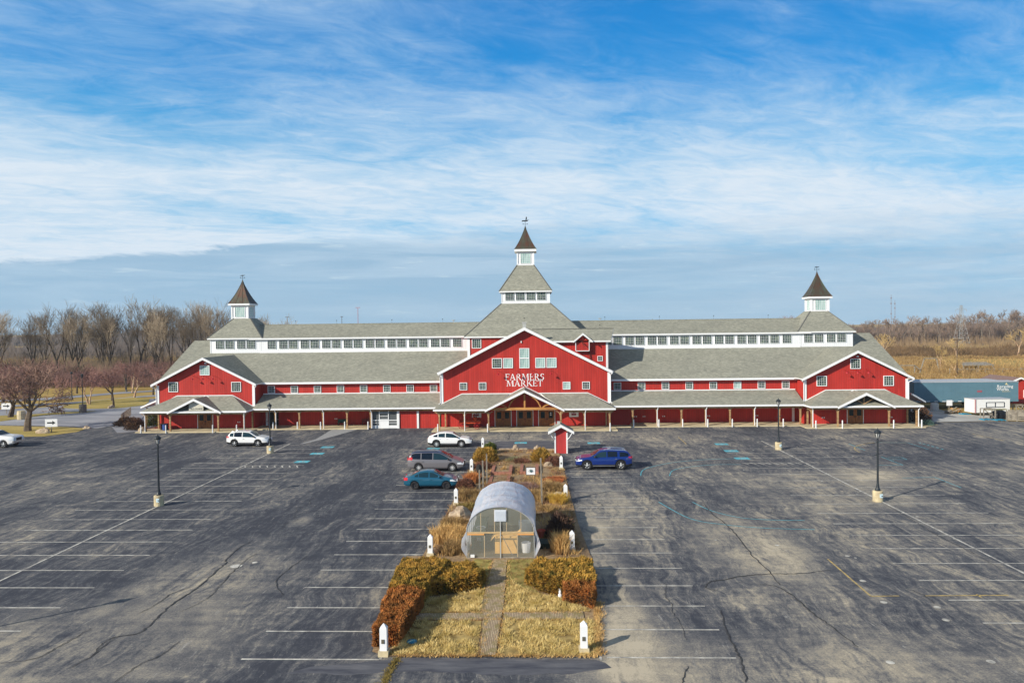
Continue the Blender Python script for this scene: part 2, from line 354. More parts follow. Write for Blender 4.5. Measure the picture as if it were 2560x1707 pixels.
# boards -------------------------------------------------------------
def boards(name, col, dark, pitch, axis=0, weather=0.12):
    M, t, b = ntree(name); g = NT(t); co = g.n('ShaderNodeTexCoord').outputs['Object']
    sep = g.n('ShaderNodeSeparateXYZ'); g.l(co, sep.inputs[0])
    s_ = g.m('ADD', sep.outputs[0], sep.outputs[1]) if axis == 2 else sep.outputs[axis]
    u = g.m('MULTIPLY', s_, 1/pitch); fr = g.m('FRACT', u); fl = g.m('FLOOR', u)
    cb = g.n('ShaderNodeCombineXYZ'); g.l(g.m('MULTIPLY', fl, 7.31), cb.inputs[0]); g.l(g.m('MULTIPLY', sep.outputs[2], 0.15), cb.inputs[2])
    tone = g.noise(cb.outputs[0], 1.0, 2, 0.5); n1 = g.noise(g.map(co, (0.5, 0.5, 0.25)), 1.0, 5, 0.6)
    lo = tuple(c*(1-weather) for c in col); hi = tuple(min(1, c*(1+weather)) for c in col)
    c1 = g.mix(g.m('ADD', g.m('MULTIPLY', g.r(tone, 0.3, 0.7), 0.5), g.m('MULTIPLY', g.r(n1, 0.3, 0.7), 0.5)), lo, hi)
    gap = g.r(g.m('ABSOLUTE', g.m('SUBTRACT', fr, 0.5)), 0.44, 0.49)
    g.l(g.mix(g.m('MULTIPLY', gap, 0.55), c1, dark), b.inputs['Base Color']); b.inputs['Roughness'].default_value = 0.6; b.inputs['Specular IOR Level'].default_value = 0.25
    g.bump(g.m('SUBTRACT', 1.0, gap), 0.5, 0.03, b); return M
red = boards('red_boards', lin(176, 50, 43), lin(84, 18, 18), 0.305, 2, 0.2)
wsid = boards('white_boards', (0.78, 0.80, 0.82), (0.5, 0.52, 0.55), 0.305, 2, 0.03)
dred = boards('dark_red_boards', lin(150, 36, 34), lin(70, 12, 14), 0.305, 2)
M, t, b = ntree('copper'); g = NT(t); co = g.n('ShaderNodeTexCoord').outputs['Object']
n1 = g.noise(g.map(co, (1.2, 1.2, 0.35)), 1.3, 6, 0.6)
rp = g.n('ShaderNodeValToRGB'); e = rp.color_ramp.elements; e[0].position = 0.3; e[0].color = (*lin(82, 92, 78), 1); e[1].position = 0.68; e[1].color = (*lin(92, 58, 42), 1); q = e.new(0.5); q.color = (*lin(78, 70, 58), 1)
g.l(n1, rp.inputs[0]); g.l(rp.outputs[0], b.inputs['Base Color']); b.inputs['Metallic'].default_value = 0.3; b.inputs['Roughness'].default_value = 0.55
# window glass: some panes show curtains behind
M, t, b = ntree('window_glass'); g = NT(t); tcn = g.n('ShaderNodeTexCoord'); oi = g.n('ShaderNodeObjectInfo')
sepl = g.n('ShaderNodeVectorMath', operation='ADD'); g.l(tcn.outputs['Object'], sepl.inputs[0]); lv = g.n('ShaderNodeVectorMath', operation='SCALE'); g.l(oi.outputs['Location'], lv.inputs[0]); lv.inputs['Scale'].default_value = 3.3; g.l(lv.outputs[0], sepl.inputs[1])
n1 = g.noise(g.map(sepl.outputs[0], (2.4, 2.4, 1.6)), 1.0, 3, 0.6)
rp = g.n('ShaderNodeValToRGB'); e = rp.color_ramp.elements; e[0].position = 0.36; e[0].color = (0.006, 0.014, 0.018, 1); e[1].position = 0.76; e[1].color = (0.15, 0.19, 0.10, 1); q = e.new(0.52); q.color = (0.018, 0.06, 0.052, 1)
g.l(n1, rp.inputs[0]); g.l(rp.outputs[0], b.inputs['Base Color']); b.inputs['Roughness'].default_value = 0.12; b.inputs['Specular IOR Level'].default_value = 0.2
M, t, b = ntree('curtain_glass'); g = NT(t); tcn = g.n('ShaderNodeTexCoord'); n1 = g.noise(g.map(tcn.outputs['Object'], (5, 5, 0.6)), 1.0, 3, 0.6)
g.l(g.mix(g.r(n1, 0.35, 0.65), (0.20, 0.36, 0.34), (0.42, 0.58, 0.54)), b.inputs['Base Color']); b.inputs['Roughness'].default_value = 0.12

white = mat('white_trim', (0.80, 0.81, 0.82), 0.5, noise=0.03, nscale=1.5)
soffit = mat('soffit', (0.42, 0.44, 0.47), 0.8, noise=0.05)
timber = mat('timber', lin(186, 152, 108), 0.8, col2=lin(128, 100, 74), nscale=2.0, stretch=(1, 1, 3))
timber_o = mat('timber_warm', lin(206, 150, 84), 0.7, col2=lin(150, 100, 56), nscale=2.0, stretch=(0.5, 1, 3))
concrete = mat('concrete', lin(212, 196, 160), 0.9, col2=lin(172, 160, 134), nscale=0.8, detail=7)
concrete_g = mat('pale_concrete', lin(190, 188, 182), 0.9, col2=lin(150, 150, 148), nscale=0.25, detail=8)
road_m = mat('old_pavement', lin(166, 166, 170), 0.9, col2=lin(118, 120, 128), nscale=0.16, detail=9, stretch=(0.6, 1.6, 1))
basec = mat('base_concrete', lin(214, 198, 160), 0.9, col2=lin(170, 156, 128), nscale=2.2, detail=6)
black = mat('black_metal', (0.018, 0.024, 0.03), 0.45, spec=0.4)
dark = mat('shade_black', (0.02, 0.02, 0.02), 0.9)
gutter = mat('gutter_white', (0.8, 0.81, 0.83), 0.4)
doorwood = mat('door_wood', lin(164, 104, 58), 0.6, col2=lin(118, 70, 40), nscale=1.6, stretch=(3, 1, 1))
linepaint = mat('line_paint', lin(226, 222, 210), 0.9, col2=lin(122, 120, 118), nscale=2.0, detail=10)
yellowpaint = mat('yellow_paint', lin(224, 192, 112), 0.9, col2=lin(130, 120, 98), nscale=2.2, detail=8)
cyanpaint = mat('blue_paint', lin(104, 196, 212), 0.9, col2=lin(84, 150, 164), nscale=2.0, detail=8)
tar = mat('crack_tar', (0.032, 0.032, 0.036), 0.85, col2=(.075, .073, .072), nscale=2.2, detail=8)
rock_m = mat('boulder', lin(206, 188, 160), 0.9, col2=lin(132, 112, 96), nscale=2.2, bump=0.6, detail=7)
# ================================================================== ground
def sheet(name, pts, z, m, **k):
    mb = MB(); mb.poly([(x, y, z) for x, y in pts]); o = mb.build(name, m); o['kind'] = 'structure'
    for a, b_ in k.items(): o[a] = b_
    return o
sheet('ground', [(-4000, -300), (4000, -300), (4000, 7000), (-4000, 7000)], -0.03, MATS['dry_field'])
sheet('car_park', [(-130, -20), (130, -20), (130, 88), (72, 91.5), (61.5, 95.3), (50, 94.6), (49.5, 97), (-52, 97), (-58, 102), (-62, 110), (-65, 118), (-71, 121.5), (-77, 113.5), (-79, 104.5), (-84, 100), (-130, 88)], 0.0, MATS['asphalt'])
sheet('driveway', [(-58, 100), (-57, 110), (-62, 126), (-73, 136.5), (-82, 131), (-86, 122), (-95, 118), (-150, 128), (-150, 98), (-86, 100), (-75, 99), (-64, 97.2), (-59.5, 95)], 0.006, road_m)
sheet('road', [(-54, 90.5), (-58, 96), (-60, 110), (-64, 126), (-53, 126), (-51, 99), (-50.5, 92)], 0.010, road_m)
sheet('lawn', [(-110, 97), (-84, 98.5), (-75, 98.1), (-64, 96.1), (-60.6, 94.6), (-59.9, 91.5), (-61.6, 87.6), (-67.5, 87.2), (-78, 88.2), (-110, 90)], 0.03, MATS['lawn'])
sheet('lawn', [(-130, 114), (-98, 112), (-85, 110), (-80, 112), (-77, 114.5), (-72.5, 116), (-73.2, 113.6), (-77.5, 110), (-79, 103), (-86, 100.5), (-130, 103)], 0.03, MATS['lawn'])
sheet('lawn', [(-82, 121), (-77, 119), (-71.2, 119.8), (-69, 124), (-71.5, 130), (-74.6, 136), (-80, 139.5), (-84, 134), (-84.5, 126)], 0.03, MATS['lawn'])
sheet('footpath', [(-100, 124), (-86, 131.5), (-79.5, 143), (-70, 150), (-70, 146), (-78.5, 139.5), (-84, 128.5), (-100, 119)], 0.02, road_m)
sheet('footpath', [(-125, 128), (-98, 140), (-90, 152), (-76, 163), (-76, 159), (-87, 148.5), (-94, 136), (-125, 122)], 0.02, road_m)
sheet('driveway', [(49.4, 92.8), (51.5, 94.9), (61.2, 95.6), (62, 100), (59, 105), (60, 110), (54, 112), (50.5, 104)], 0.016, concrete_g)
# ---- painted markings
def line(mb, x0, y0, x1, y1, w=0.10, z=0.008):
    d = Vector((x1-x0, y1-y0)); n_ = Vector((-d.y, d.x)).normalized()*w/2
    mb.poly([(x0-n_.x, y0-n_.y, z), (x1-n_.x, y1-n_.y, z), (x1+n_.x, y1+n_.y, z), (x0+n_.x, y0+n_.y, z)])
mb = MB()
Y0 = 27.75
for k in range(20):                      # bays beside the middle island
    y = 27.7+k*2.6
    if y > 78: break
    line(mb, -11.75, y, -6.3, y)
for k in range(20):
    y = 27.95+k*2.6
    if y > 78: break
    line(mb, 2.6 if k < 2 else 2.85, y, 7.6, y)
line(mb, 2.35, 27.7, 2.35, 28.3, .1, .012); line(mb, -6.25, 27.7, -6.25, 28.3, .1, .012)
for k in range(21):                      # double rows
    y = 30.25+k*2.6
    if y > 82: break
    line(mb, -33.7, y, -22.5, y)
for k in range(21):
    y = 31.3+k*2.6
    if y > 78: break
    line(mb, 19.0, y, 30.4, y)
line(mb, -28.15, 15, -28.15, 81, 0.13, 0.012); line(mb, 24.83, 15, 24.83, 80.7, 0.13, 0.012)
for k in range(12): line(mb, -66+k*.0, 76.6+k*2.7, -55.5, 76.6+k*2.7) if k < 4 else None
for x0, x1, y0, y1, n_ in ((-28.0, -22.3, 66.8, 67.7, 8), (19.1, 24.6, 66.9, 67.7, 8)):
    line(mb, x0, y1, x1, y1, .1, .012)
    for k in range(n_): line(mb, x0+(x1-x0)*k/n_, y1, x0+(x1-x0)*(k+.55)/n_, y0, .12, .014)
line(mb, -12.7, 82.2, 1.5, 81.9); line(mb, 1.5, 81.9, 7.4, 81.9); line(mb, 1.7, 80.9, 7.4, 80.9)
for k in range(7): line(mb, 2.0+k*.78, 81.85, 2.6+k*.78, 80.95, .12, .012)
line(mb, -12.7, 82.2, -12.0, 80.4); line(mb, -6, 79.9, -4.2, 82.0, .14)
o = mb.build('white_parking_lines', linepaint); o['kind'] = 'structure'
mb = MB()
for p in (((15.83, 39.85), (15.66, 34.36)), ((15.66, 34.36), (17.0, 34.4)), ((18.2, 34.42), (22.13, 34.5)), ((50.08, 84.55), (50.54, 79.55)), ((16.27, 83.65), (16.14, 78.52)), ((20.7, 34.6), (20.7, 34.2))): line(mb, *p[0], *p[1], .09, .016)
def arc(mb, pts, w, z):
    for a, b_ in zip(pts[:-1], pts[1:]): line(mb, *a, *b_, w, z)
def smooth(pts, n=6):
    o_ = []
    for i in range(len(pts)-1):
        p0 = Vector(pts[max(i-1, 0)]); p1 = Vector(pts[i]); p2 = Vector(pts[i+1]); p3 = Vector(pts[min(i+2, len(pts)-1)])
        for k in range(n):
            t = k/n; o_.append(tuple(0.5*((2*p1)+(-p0+p2)*t+(2*p0-5*p1+4*p2-p3)*t*t+(-p0+3*p1-3*p2+p3)*t**3)))
    o_.append(pts[-1]); return o_
arc(mb, smooth([(32.2, 72.99), (32.5, 74.8), (33.78, 77.0), (36.54, 78.91), (39.61, 78.54)]), .09, .016)
o = mb.build('yellow_markings', yellowpaint); o['kind'] = 'structure'
mb = MB()
for L_ in ([(8.8, 52.81), (10.12, 48.22), (12.1, 46.67), (14.17, 45.94), (17.29, 45.54)], [(11.24, 52.77), (12.03, 50.23), (13.51, 48.41), (15.46, 47.8), (17.47, 47.69)], [(8.82, 62.09), (9.65, 65.07), (12.62, 68.01), (16.35, 69.56), (19.54, 69.93)], [(11.27, 62.03), (12.35, 64.83), (15.69, 66.77), (18.71, 66.94)]): arc(mb, smooth(L_), .075, .02)
for a, b_ in (((39.75, 78.61), (39.68, 74.3)), ((33.12, 70.47), (33.11, 66.25)), ((33.37, 69.92), (34.85, 70.05)), ((34.82, 70.0), (34.82, 68.92)), ((33.39, 69.03), (34.8, 68.95)), ((30.8, 66.25), (33.1, 66.25)), ((30.25, 60.71), (33.04, 60.94)), ((33.04, 60.94), (32.93, 57.0)), ((33.35, 78.2), (33.22, 74.01)), ((36.5, 79.0), (39.75, 78.61))): line(mb, *a, *b_, .07, .02)
for k in range(6): line(mb, 41+k*.03, 78.8-k*.8, 41+k*.03, 78.3-k*.8, .12, .02)
o = mb.build('blue_markings', cyanpaint); o['kind'] = 'structure'
mb = MB()                                # faded blue bay badges with a pale wheelchair mark
def badge(cx, cy, s=.62):
    mb.poly([(cx-s*1.1, cy-s*.9, .012), (cx+s*1.1, cy-s*.9, .012), (cx+s*1.1, cy+s*.9, .012), (cx-s*1.1, cy+s*.9, .012)], 0)
    for k in range(10):
        t0 = math.pi*(0.75+k*.125); t1 = t0+.4
        line2(cx+math.cos(t0)*s*.42, cy-.12+math.sin(t0)*s*.42, cx+math.cos(t1)*s*.42, cy-.12+math.sin(t1)*s*.42)
    line2(cx-.02, cy+s*.62, cx-.02, cy-.02); line2(cx, cy, cx+s*.42, cy); line2(cx+s*.42, cy, cx+s*.52, cy-s*.5)
def line2(x0, y0, x1, y1):
    n0 = len(mb.f); line(mb, x0, y0, x1, y1, .07, .016)
    mb.m += [1]*(len(mb.f)-len(mb.m))
_old = line
def line(mb_, x0, y0, x1, y1, w=0.10, z=0.008, mi=0):
    d = Vector((x1-x0, y1-y0)); n_ = Vector((-d.y, d.x)).normalized()*w/2
    mb_.poly([(x0-n_.x, y0-n_.y, z), (x1-n_.x, y1-n_.y, z), (x1+n_.x, y1+n_.y, z), (x0+n_.x, y0+n_.y, z)], mi)
def line2(x0, y0, x1, y1): line(mb, x0, y0, x1, y1, .07, .016, 1)
for p in ((19.9, 78.5), (19.8, 74.2), (19.7, 70.0), (-23.1, 78.2), (-23.0, 74.1), (-23.1, 69.6), (-1.9, 80.3), (6.2, 79.8), (-11.2, 76.7)): badge(*p)
o = mb.build('accessible_bay_marks', [cyanpaint, linepaint]); o['kind'] = 'structure'
# ---- tarred cracks
cracks = [[(8.23, 32.7), (7.89, 30.83), (7.8, 29.08), (7.74, 27.97), (7.44, 25.97)], [(10.82, 35.98), (11.54, 35.73), (11.92, 35.05), (12.11, 33.46), (12.21, 32.0), (12.38, 31.23), (12.68, 28.95)],
 [(8.67, 35.05), (8.21, 35.48), (8.58, 36.29), (9.27, 36.54), (10.53, 37.15), (11.8, 37.4), (13.6, 37.53), (15.27, 38.03)], [(12.09, 53.76), (11.87, 50.08), (12.15, 46.88), (12.08, 43.32), (11.92, 40.27), (12.01, 37.75), (11.9, 35.78)],
 [(24.67, 51.67), (24.46, 48.51), (24.18, 44.74), (24.25, 41.18), (24.01, 36.29)], [(5.61, 27.28), (5.26, 26.36), (5.14, 25.94)], [(17.76, 35.42), (18.19, 34.59), (18.13, 33.47)],
 [(-17.88, 27.98), (-18.14, 28.95), (-18.02, 29.65), (-17.19, 30.07), (-17.24, 31.63), (-17.38, 33.35), (-17.2, 35.28), (-17.38, 38.47), (-17.42, 39.28), (-17.66, 39.85), (-17.78, 41.33), (-17.78, 42.28), (-17.55, 43.43)],
 [(-18.34, 32.18), (-18.14, 33.15), (-18.11, 34.61), (-17.64, 35.5)], [(-16.57, 32.38), (-16.03, 34.19), (-16.36, 37.17), (-16.47, 39.56), (-16.35, 41.02)], [(-21.15, 27.25), (-20.09, 27.61), (-19.83, 28.48), (-19.67, 29.48), (-19.57, 30.56)],
 [(-18.11, 26.81), (-17.9, 27.91), (-17.97, 29.57)], [(-46.58, 60.57), (-46.4, 63.3), (-45.98, 69.55), (-46.37, 75.62)], [(-20.4, 85.41), (-19.9, 81.7), (-21.34, 80.02)], [(-17.75, 71.78), (-17.72, 70.0), (-16.38, 67.45)],
 [(-15.68, 25.74), (-15.53, 27.23), (-15.13, 27.93), (-15.01, 29.28)], [(-3.89, 89.0), (-3.34, 84.83), (-3.45, 82.17)], [(-12.42, 34.4), (-13.57, 36.68), (-13.23, 40.41)]]
rc = random.Random(3)
for _ in range(26):
    x, y = rc.uniform(-45, 45), rc.uniform(27, 86); L_ = [(x, y)]
    for k in range(rc.randint(3, 7)): x += rc.uniform(-.5, .5); y += rc.uniform(.5, 1.6); L_.append((x, y))
    cracks.append(L_)
mb = MB()
for i, L_ in enumerate(cracks):
    P_ = smooth(L_, 8); w0 = (0.055 if i < 4 or i == 7 else 0.034) if i < 18 else 0.02
    P_ = [(p[0]+rc.uniform(-.05, .05), p[1]+rc.uniform(-.05, .05)) for p in P_]
    for k, (a, b_) in enumerate(zip(P_[:-1], P_[1:])): line(mb, *a, *b_, w0*(.6+.8*math.sin(math.pi*(k+.5)/len(P_)))*rc.uniform(.6, 1.3), .022)
o = mb.build('pavement_cracks', tar); o['kind'] = 'structure'
mb = MB(); rc = random.Random(9)         # small pale survey dots on the right half
for x, y in [(17.4, 40.0), (13.9, 42.3), (16.2, 36.4), (15.9, 33.6), (18.0, 33.0), (13.3, 27.6), (17.1, 27.7), (17.6, 31.6), (-16.6, 38.7), (-15.8, 39.3)]+[(rc.uniform(10, 45), rc.uniform(40, 80)) for _ in range(60)]:
    r_ = .16 if y < 40 else rc.uniform(.07, .13)
    if (x, y) == (-16.6, 38.7): r_ = .33
    mb.poly([(x+math.cos(t*math.pi/5)*r_, y+math.sin(t*math.pi/5)*r_, .018) for t in range(10)])
o = mb.build('pale_paint_dots', linepaint); o['kind'] = 'structure'
rs_ = random.Random(12); sheet('resealed_strip', [(-9.6, 26.5)]+[(-9.3+k*.42, 26.62+rs_.uniform(-.09, .09)-.12*math.sin(k*.4)) for k in range(1, 27)]+[(2.7, 27.1), (2.5, 27.5), (2.15, 27.75), (-5.2, 27.85), (-6.4, 27.6), (-7.6, 27.3), (-8.8, 27.1)], 0.005, mat('new_seal', lin(108, 108, 112), .88, col2=lin(66, 68, 78), nscale=1.3, detail=10, stretch=(.5, 2.2, 1)))
sheet('resealed_strip', [(-4.3, 81.6), (1.3, 81.6), (2.0, 76.6), (-4.2, 76.6)], 0.005, MATS['new_seal'])
sheet('footpath', [(-26.6, 92), (-23.2, 92), (-24.0, 89), (-25.3, 84), (-26.6, 80.5), (-27.0, 80.5), (-26.2, 84)], 0.007, mat('grey_path', lin(150, 150, 150), .9, noise=.15))

# ================================================================== market hall
BC = (-1.5, 93.0, 0)
hall = empty('market_hall', BC, 'long red barn-style market hall with grey shingle roofs, white trim and three copper-topped cupolas', 'building')
SH = MATS['shingles']; RF = [SH, white, soffit]; RFD = [SH, white, mat('dark_ceiling', (.06, .045, .04), .9)]  # porch undersides coloured near-black to deepen the shade below
def part(mb, name, mats, parent=hall, **k): return mb.build(name, mats, parent, **k)
YC = 106.6
# ---- windows (shared meshes); origin at the centre, facing -Y
def win_meshes(name, w_, h_, nx, nz, tr=0.09, mun=0.03):
    f = MB(); a, b_ = w_/2, h_/2
    f.box(-a, a, -.09, 0, b_-tr, b_); f.box(-a, a, -.10, 0, -b_, -b_+tr); f.box(-a, -a+tr, -.088, 0, -b_+tr, b_-tr); f.box(a-tr, a, -.088, 0, -b_+tr, b_-tr)
    iw, ih = w_-2*tr, h_-2*tr
    for k in range(1, nx): x = -iw/2+iw*k/nx; f.box(x-mun/2, x+mun/2, -.05, -.022, -ih/2, ih/2)
    for k in range(1, nz): z = -ih/2+ih*k/nz; f.box(-iw/2, iw/2, -.054, -.02, z-mun/2, z+mun/2)
    g_ = MB(); g_.box(-iw/2, iw/2, -.03, -.012, -ih/2, ih/2)
    g2 = MB(); g2.box(-iw/2, iw/2, -.03, -.012, -ih/2, ih/2)
    return f.mesh(name, [white]), g_.mesh('glass', [MATS['window_glass']]), g2.mesh('glass', [MATS['curtain_glass']])
W_BIG = win_meshes('window', 1.29, 1.29, 4, 4, .085, .022); W_SM = win_meshes('window', .98, .98, 4, 4, .075, .02); W_CL = win_meshes('window', 1.27, 1.2, 5, 5, .035, .02)
W_TW = win_meshes('window', 1.5, 1.5, 5, 5, .05, .03); W_XS = win_meshes('window', .7, .68, 2, 2, .08)
def window(kind, x, y, z, curtain=False, parent=hall, rz=0):
    o = bpy.data.objects.new('window', kind[0]); C.objects.link(o); o.parent = parent
    o.location = Vector((x, y, z))-org(parent); o.rotation_euler = (0, 0, rz)
    g_ = bpy.data.objects.new('glass', kind[2] if curtain else kind[1]); C.objects.link(g_)
    if parent is hall: g_.parent = o
    else:                                # inside a cupola the glass stays a sub-part of the cupola
        g_.parent = parent; g_.location = o.location; g_.rotation_euler = o.rotation_euler
    return o
# ---- main body
HX0, HX1 = -50.8, 47.9
mb = MB(); mb.box(HX0, HX1, 95.8, 117.4, 0, 5.9)
part(mb, 'wall', red)
for x in (HX0, HX1-.2):
    mb = MB(); mb.prism([(x, 95.8, 5.9), (x, 117.4, 5.9), (x, 106.6, 11.25)], (.2, 0, 0)); part(mb, 'gable_wall', red)
EV, SL = 5.92, .495
zr = lambda y: EV+SL*(y-95.3)
X0, X1 = -51.4, 48.5
mb = MB(); mb.slab([(X0, 95.3, EV), (X1, 95.3, EV), (X1, YC, zr(YC)), (X0, YC, zr(YC))], .26)
part(mb, 'roof', RF)
mb = MB(); mb.slab([(X0, YC+.001, zr(YC)), (X1, YC+.001, zr(YC)), (X1, 117.9, EV), (X0, 117.9, EV)], .26)
part(mb, 'roof', RF)
for xa, xb in ((-37.0, -12.9), (9.8, 33.6)):
    mb = MB(); mb.box(xa, xb, 95.15, 95.29, EV-.24, EV-.04); part(mb, 'gutter', gutter)
# ---- clerestory
for q_ in ((-40.2, -9.4), (6.5, 37.3)): mb = MB(); mb.box(*q_, 102.9, 110.3, 9.0, 11.6); part(mb, 'clerestory_wall', wsid)
RZ = 13.75
for xa, xb in ((-41.5, -5.0), (2.0, 38.6)):
    mb = MB(); mb.slab([(xa, 102.5, 11.78), (xb, 102.5, 11.78), (xb, YC, RZ), (xa, YC, RZ)], .2); mb.slab([(xa, YC+.001, RZ), (xb, YC+.001, RZ), (xb, 110.7, 11.78), (xa, 110.7, 11.78)], .2)
    mb.box(xa, xb, YC-.12, YC+.12, RZ-.04, RZ+.05, 0)
    part(mb, 'clerestory_roof', RF)
for q_ in ((-40, -9.5), (6.6, 37.2)): mb = MB(); mb.box(*q_, 102.84, 102.9, 9.6, 9.86); part(mb, 'clerestory_trim', white)
cl = [(-38.91, -37.65), (-37.2, -35.94), (-35.76, -34.5), (-34.05, -32.81), (-32.61, -31.37), (-30.93, -29.69), (-29.46, -28.23), (-27.79, -26.53), (-26.34, -25.08), (-24.61, -23.37), (-23.17, -21.91), (-21.47, -20.2), (-20.03, -18.77), (-18.32, -17.07), (-16.86, -15.63), (-15.17, -13.92), (-13.72, -12.46), (-12.02, -10.7),
      (10.88, 12.15), (12.58, 13.85), (14.02, 15.29), (15.74, 17.0), (17.2, 18.44), (18.91, 20.15), (20.35, 21.6), (22.04, 23.3), (23.5, 24.75), (25.19, 26.45), (26.64, 27.91), (28.35, 29.6), (29.81, 31.07), (31.53, 32.77), (32.97, 34.2), (34.67, 35.93), (9.45, 10.7)]
for a, b_ in cl: window(W_CL, (a+b_)/2, 102.9, 10.84)
# ---- strip windows and band
for x in (-35.8, -32.66, -29.52, -26.4, -23.27, -20.13, -16.99, -13.84): window(W_SM, x, 95.8, 4.94)
for i, x in enumerate((10.65, 13.82, 16.97, 20.1, 23.24, 26.4, 29.54, 32.68)): window(W_SM, x, 95.8, 4.97, i == 5)
# ---- long porches
def low_roof(xa, xb, ye=92.0):
    mb = MB(); mb.slab([(xa, ye, 2.78), (xb, ye, 2.78), (xb, 95.8, 4.33), (xa, 95.8, 4.33)], .2); mb.box(xa, xb, 95.68, 95.79, 4.30, 4.42, 1)
    part(mb, 'porch_roof', RFD)
    mb = MB(); mb.box(xa, xb, ye-.13, ye-.01, 2.58, 2.76); part(mb, 'gutter', gutter)
low_roof(-36.9, -12.6); low_roof(9.5, 33.9)
for q_ in ((-36.9, -12.6), (9.5, 33.9)): mb = MB(); mb.box(*q_, 92.3, 92.5, 2.3, 2.52); part(mb, 'porch_beam', timber)
def slab_floor(x0, x1, y0, y1, z=.12):
    mb = MB(); mb.box(x0, x1, y0, y1, -.02, z); return part(mb, 'porch_floor', concrete)
slab_floor(-37.1, -21.9, 92.0, 95.8); slab_floor(9.4, 34.1, 91.95, 95.8); slab_floor(-13.2, 9.9, 89.0, 93.0, .125); slab_floor(-50.9, -36.5, 90.0, 93.2, .13); slab_floor(33.2, 47.6, 89.7, 93.2, .13)
mb = MB(); mb.box(-51.5, -50.91, 90.2, 97, -.02, .1); part(mb, 'kerb', concrete); mb = MB(); mb.poly([(47.6, 89.9, .05), (50.4, 92.2, .05), (48.3, 96, .05), (47.6, 96, .05)]); part(mb, 'kerb', concrete)
def post(x, y, top=2.45, pipe=False, brace=True, wm=None):
    mb = MB(); mb.box(x-.09, x+.09, y-.09, y+.09, .1, top, 0)
    if brace:
        for s in (-1, 1):
            pts = [(x+s*(.06+.52*(1-math.cos(t))), y, top-.62+.62*math.sin(t)) for t in [k*math.pi/8 for k in range(5)]]
            for a, b_ in zip(pts[:-1], pts[1:]): mb.bar(a, b_, .09, .09, 0)
    part(mb, 'porch_post', wm or timber)
def downspout(x, y, ztop, zb=.1, side=1):
    mb = MB(); mb.path([(x+side*.35, y-.25, ztop), (x+side*.3, y-.3, ztop-.15), (x, y-.12, ztop-.42), (x, y-.12, zb)], .055, 6); part(mb, 'downspout', gutter)
for i, x in enumerate((-34.1, -30.95, -27.85, -24.7, -21.6)):
    post(x, 92.5, wm=timber)
    if i % 2 == 0: downspout(x+.15, 92.35, 2.6, .1, -.3)
for i, x in enumerate((12.2, 15.3, 18.4, 21.47, 24.55, 27.6, 30.75, 33.4)):
    post(x, 92.5)
    if i in (1, 3, 5): downspout(x-.02, 92.35, 2.6, .1, .3)
# back wall details under the long porches
for x in (-27.2, 12.9, 14.0, 16.6, 22.5, 28.8, -35.2):
    for dx in (0, .23):
        mb = MB(); mb.box(x+dx-.05, x+dx+.05, 95.72, 95.8, .85, 1.0); part(mb, 'wall_outlet', white)
for q_ in ((-36.6, -36.3), (33.5, 33.8)): mb = MB(); mb.box(*q_, 95.7, 95.8, .1, 2.6); part(mb, 'corner_trim', white)
mb = MB(); mb.box(-36.2, -34.9, 95.72, 95.8, .1, 2.35); part(mb, 'doorway_shade', dark)  # solid near-black panel, the doorway's shade put into its colour
# glazed vestibule and closed-in red bays left of the entrance
ve = MB()
for a in (-21.5, -20.55, -19.35, -18.2): ve.box(a-.05, a+.05, 92.75, 92.85, .02, 2.55)
ve.box(-21.5, -18.2, 92.74, 92.84, 1.0, 1.1); ve.box(-21.5, -18.2, 92.74, 92.84, 2.42, 2.58); ve.box(-20.5, -19.4, 92.77, 92.82, .02, 1.0); ve.box(-20.5, -19.4, 92.735, 92.80, 1.12, 1.2); ve.box(-20.5, -19.4, 92.735, 92.80, 2.0, 2.08); ve.box(-21.5, -20.5, 92.77, 92.82, .02, .4); ve.box(-19.4, -18.2, 92.77, 92.82, .02, .4)
ve.box(-21.5, -20.6, 92.75, 92.83, .7, .75); ve.box(-19.3, -18.2, 92.75, 92.83, .7, .75); ve.box(-20.5, -19.4, 92.75, 92.82, 1.55, 1.6)
vo = part(ve, 'vestibule', white)
g_ = MB(); g_.box(-21.45, -18.25, 92.85, 92.87, .05, 2.4); g_.build('glass', mat('dim_glass', (.10, .11, .115), .12), vo)
mb = MB(); mb.box(-18.1, -12.7, 92.85, 95.8, 0, 2.6); part(mb, 'bay_wall', red)
mb = MB()
for x in (-18.05, -15.5): mb.box(x-.13, x+.13, 92.7, 92.86, 0, 2.58)
mb.box(-18.2, -17.95, 92.69, 92.72, 0, .6); part(mb, 'bay_trim', white)
mb = MB(); mb.box(9.45, 12.0, 93.5, 95.8, 0, 2.6); part(mb, 'bay_wall', dred)

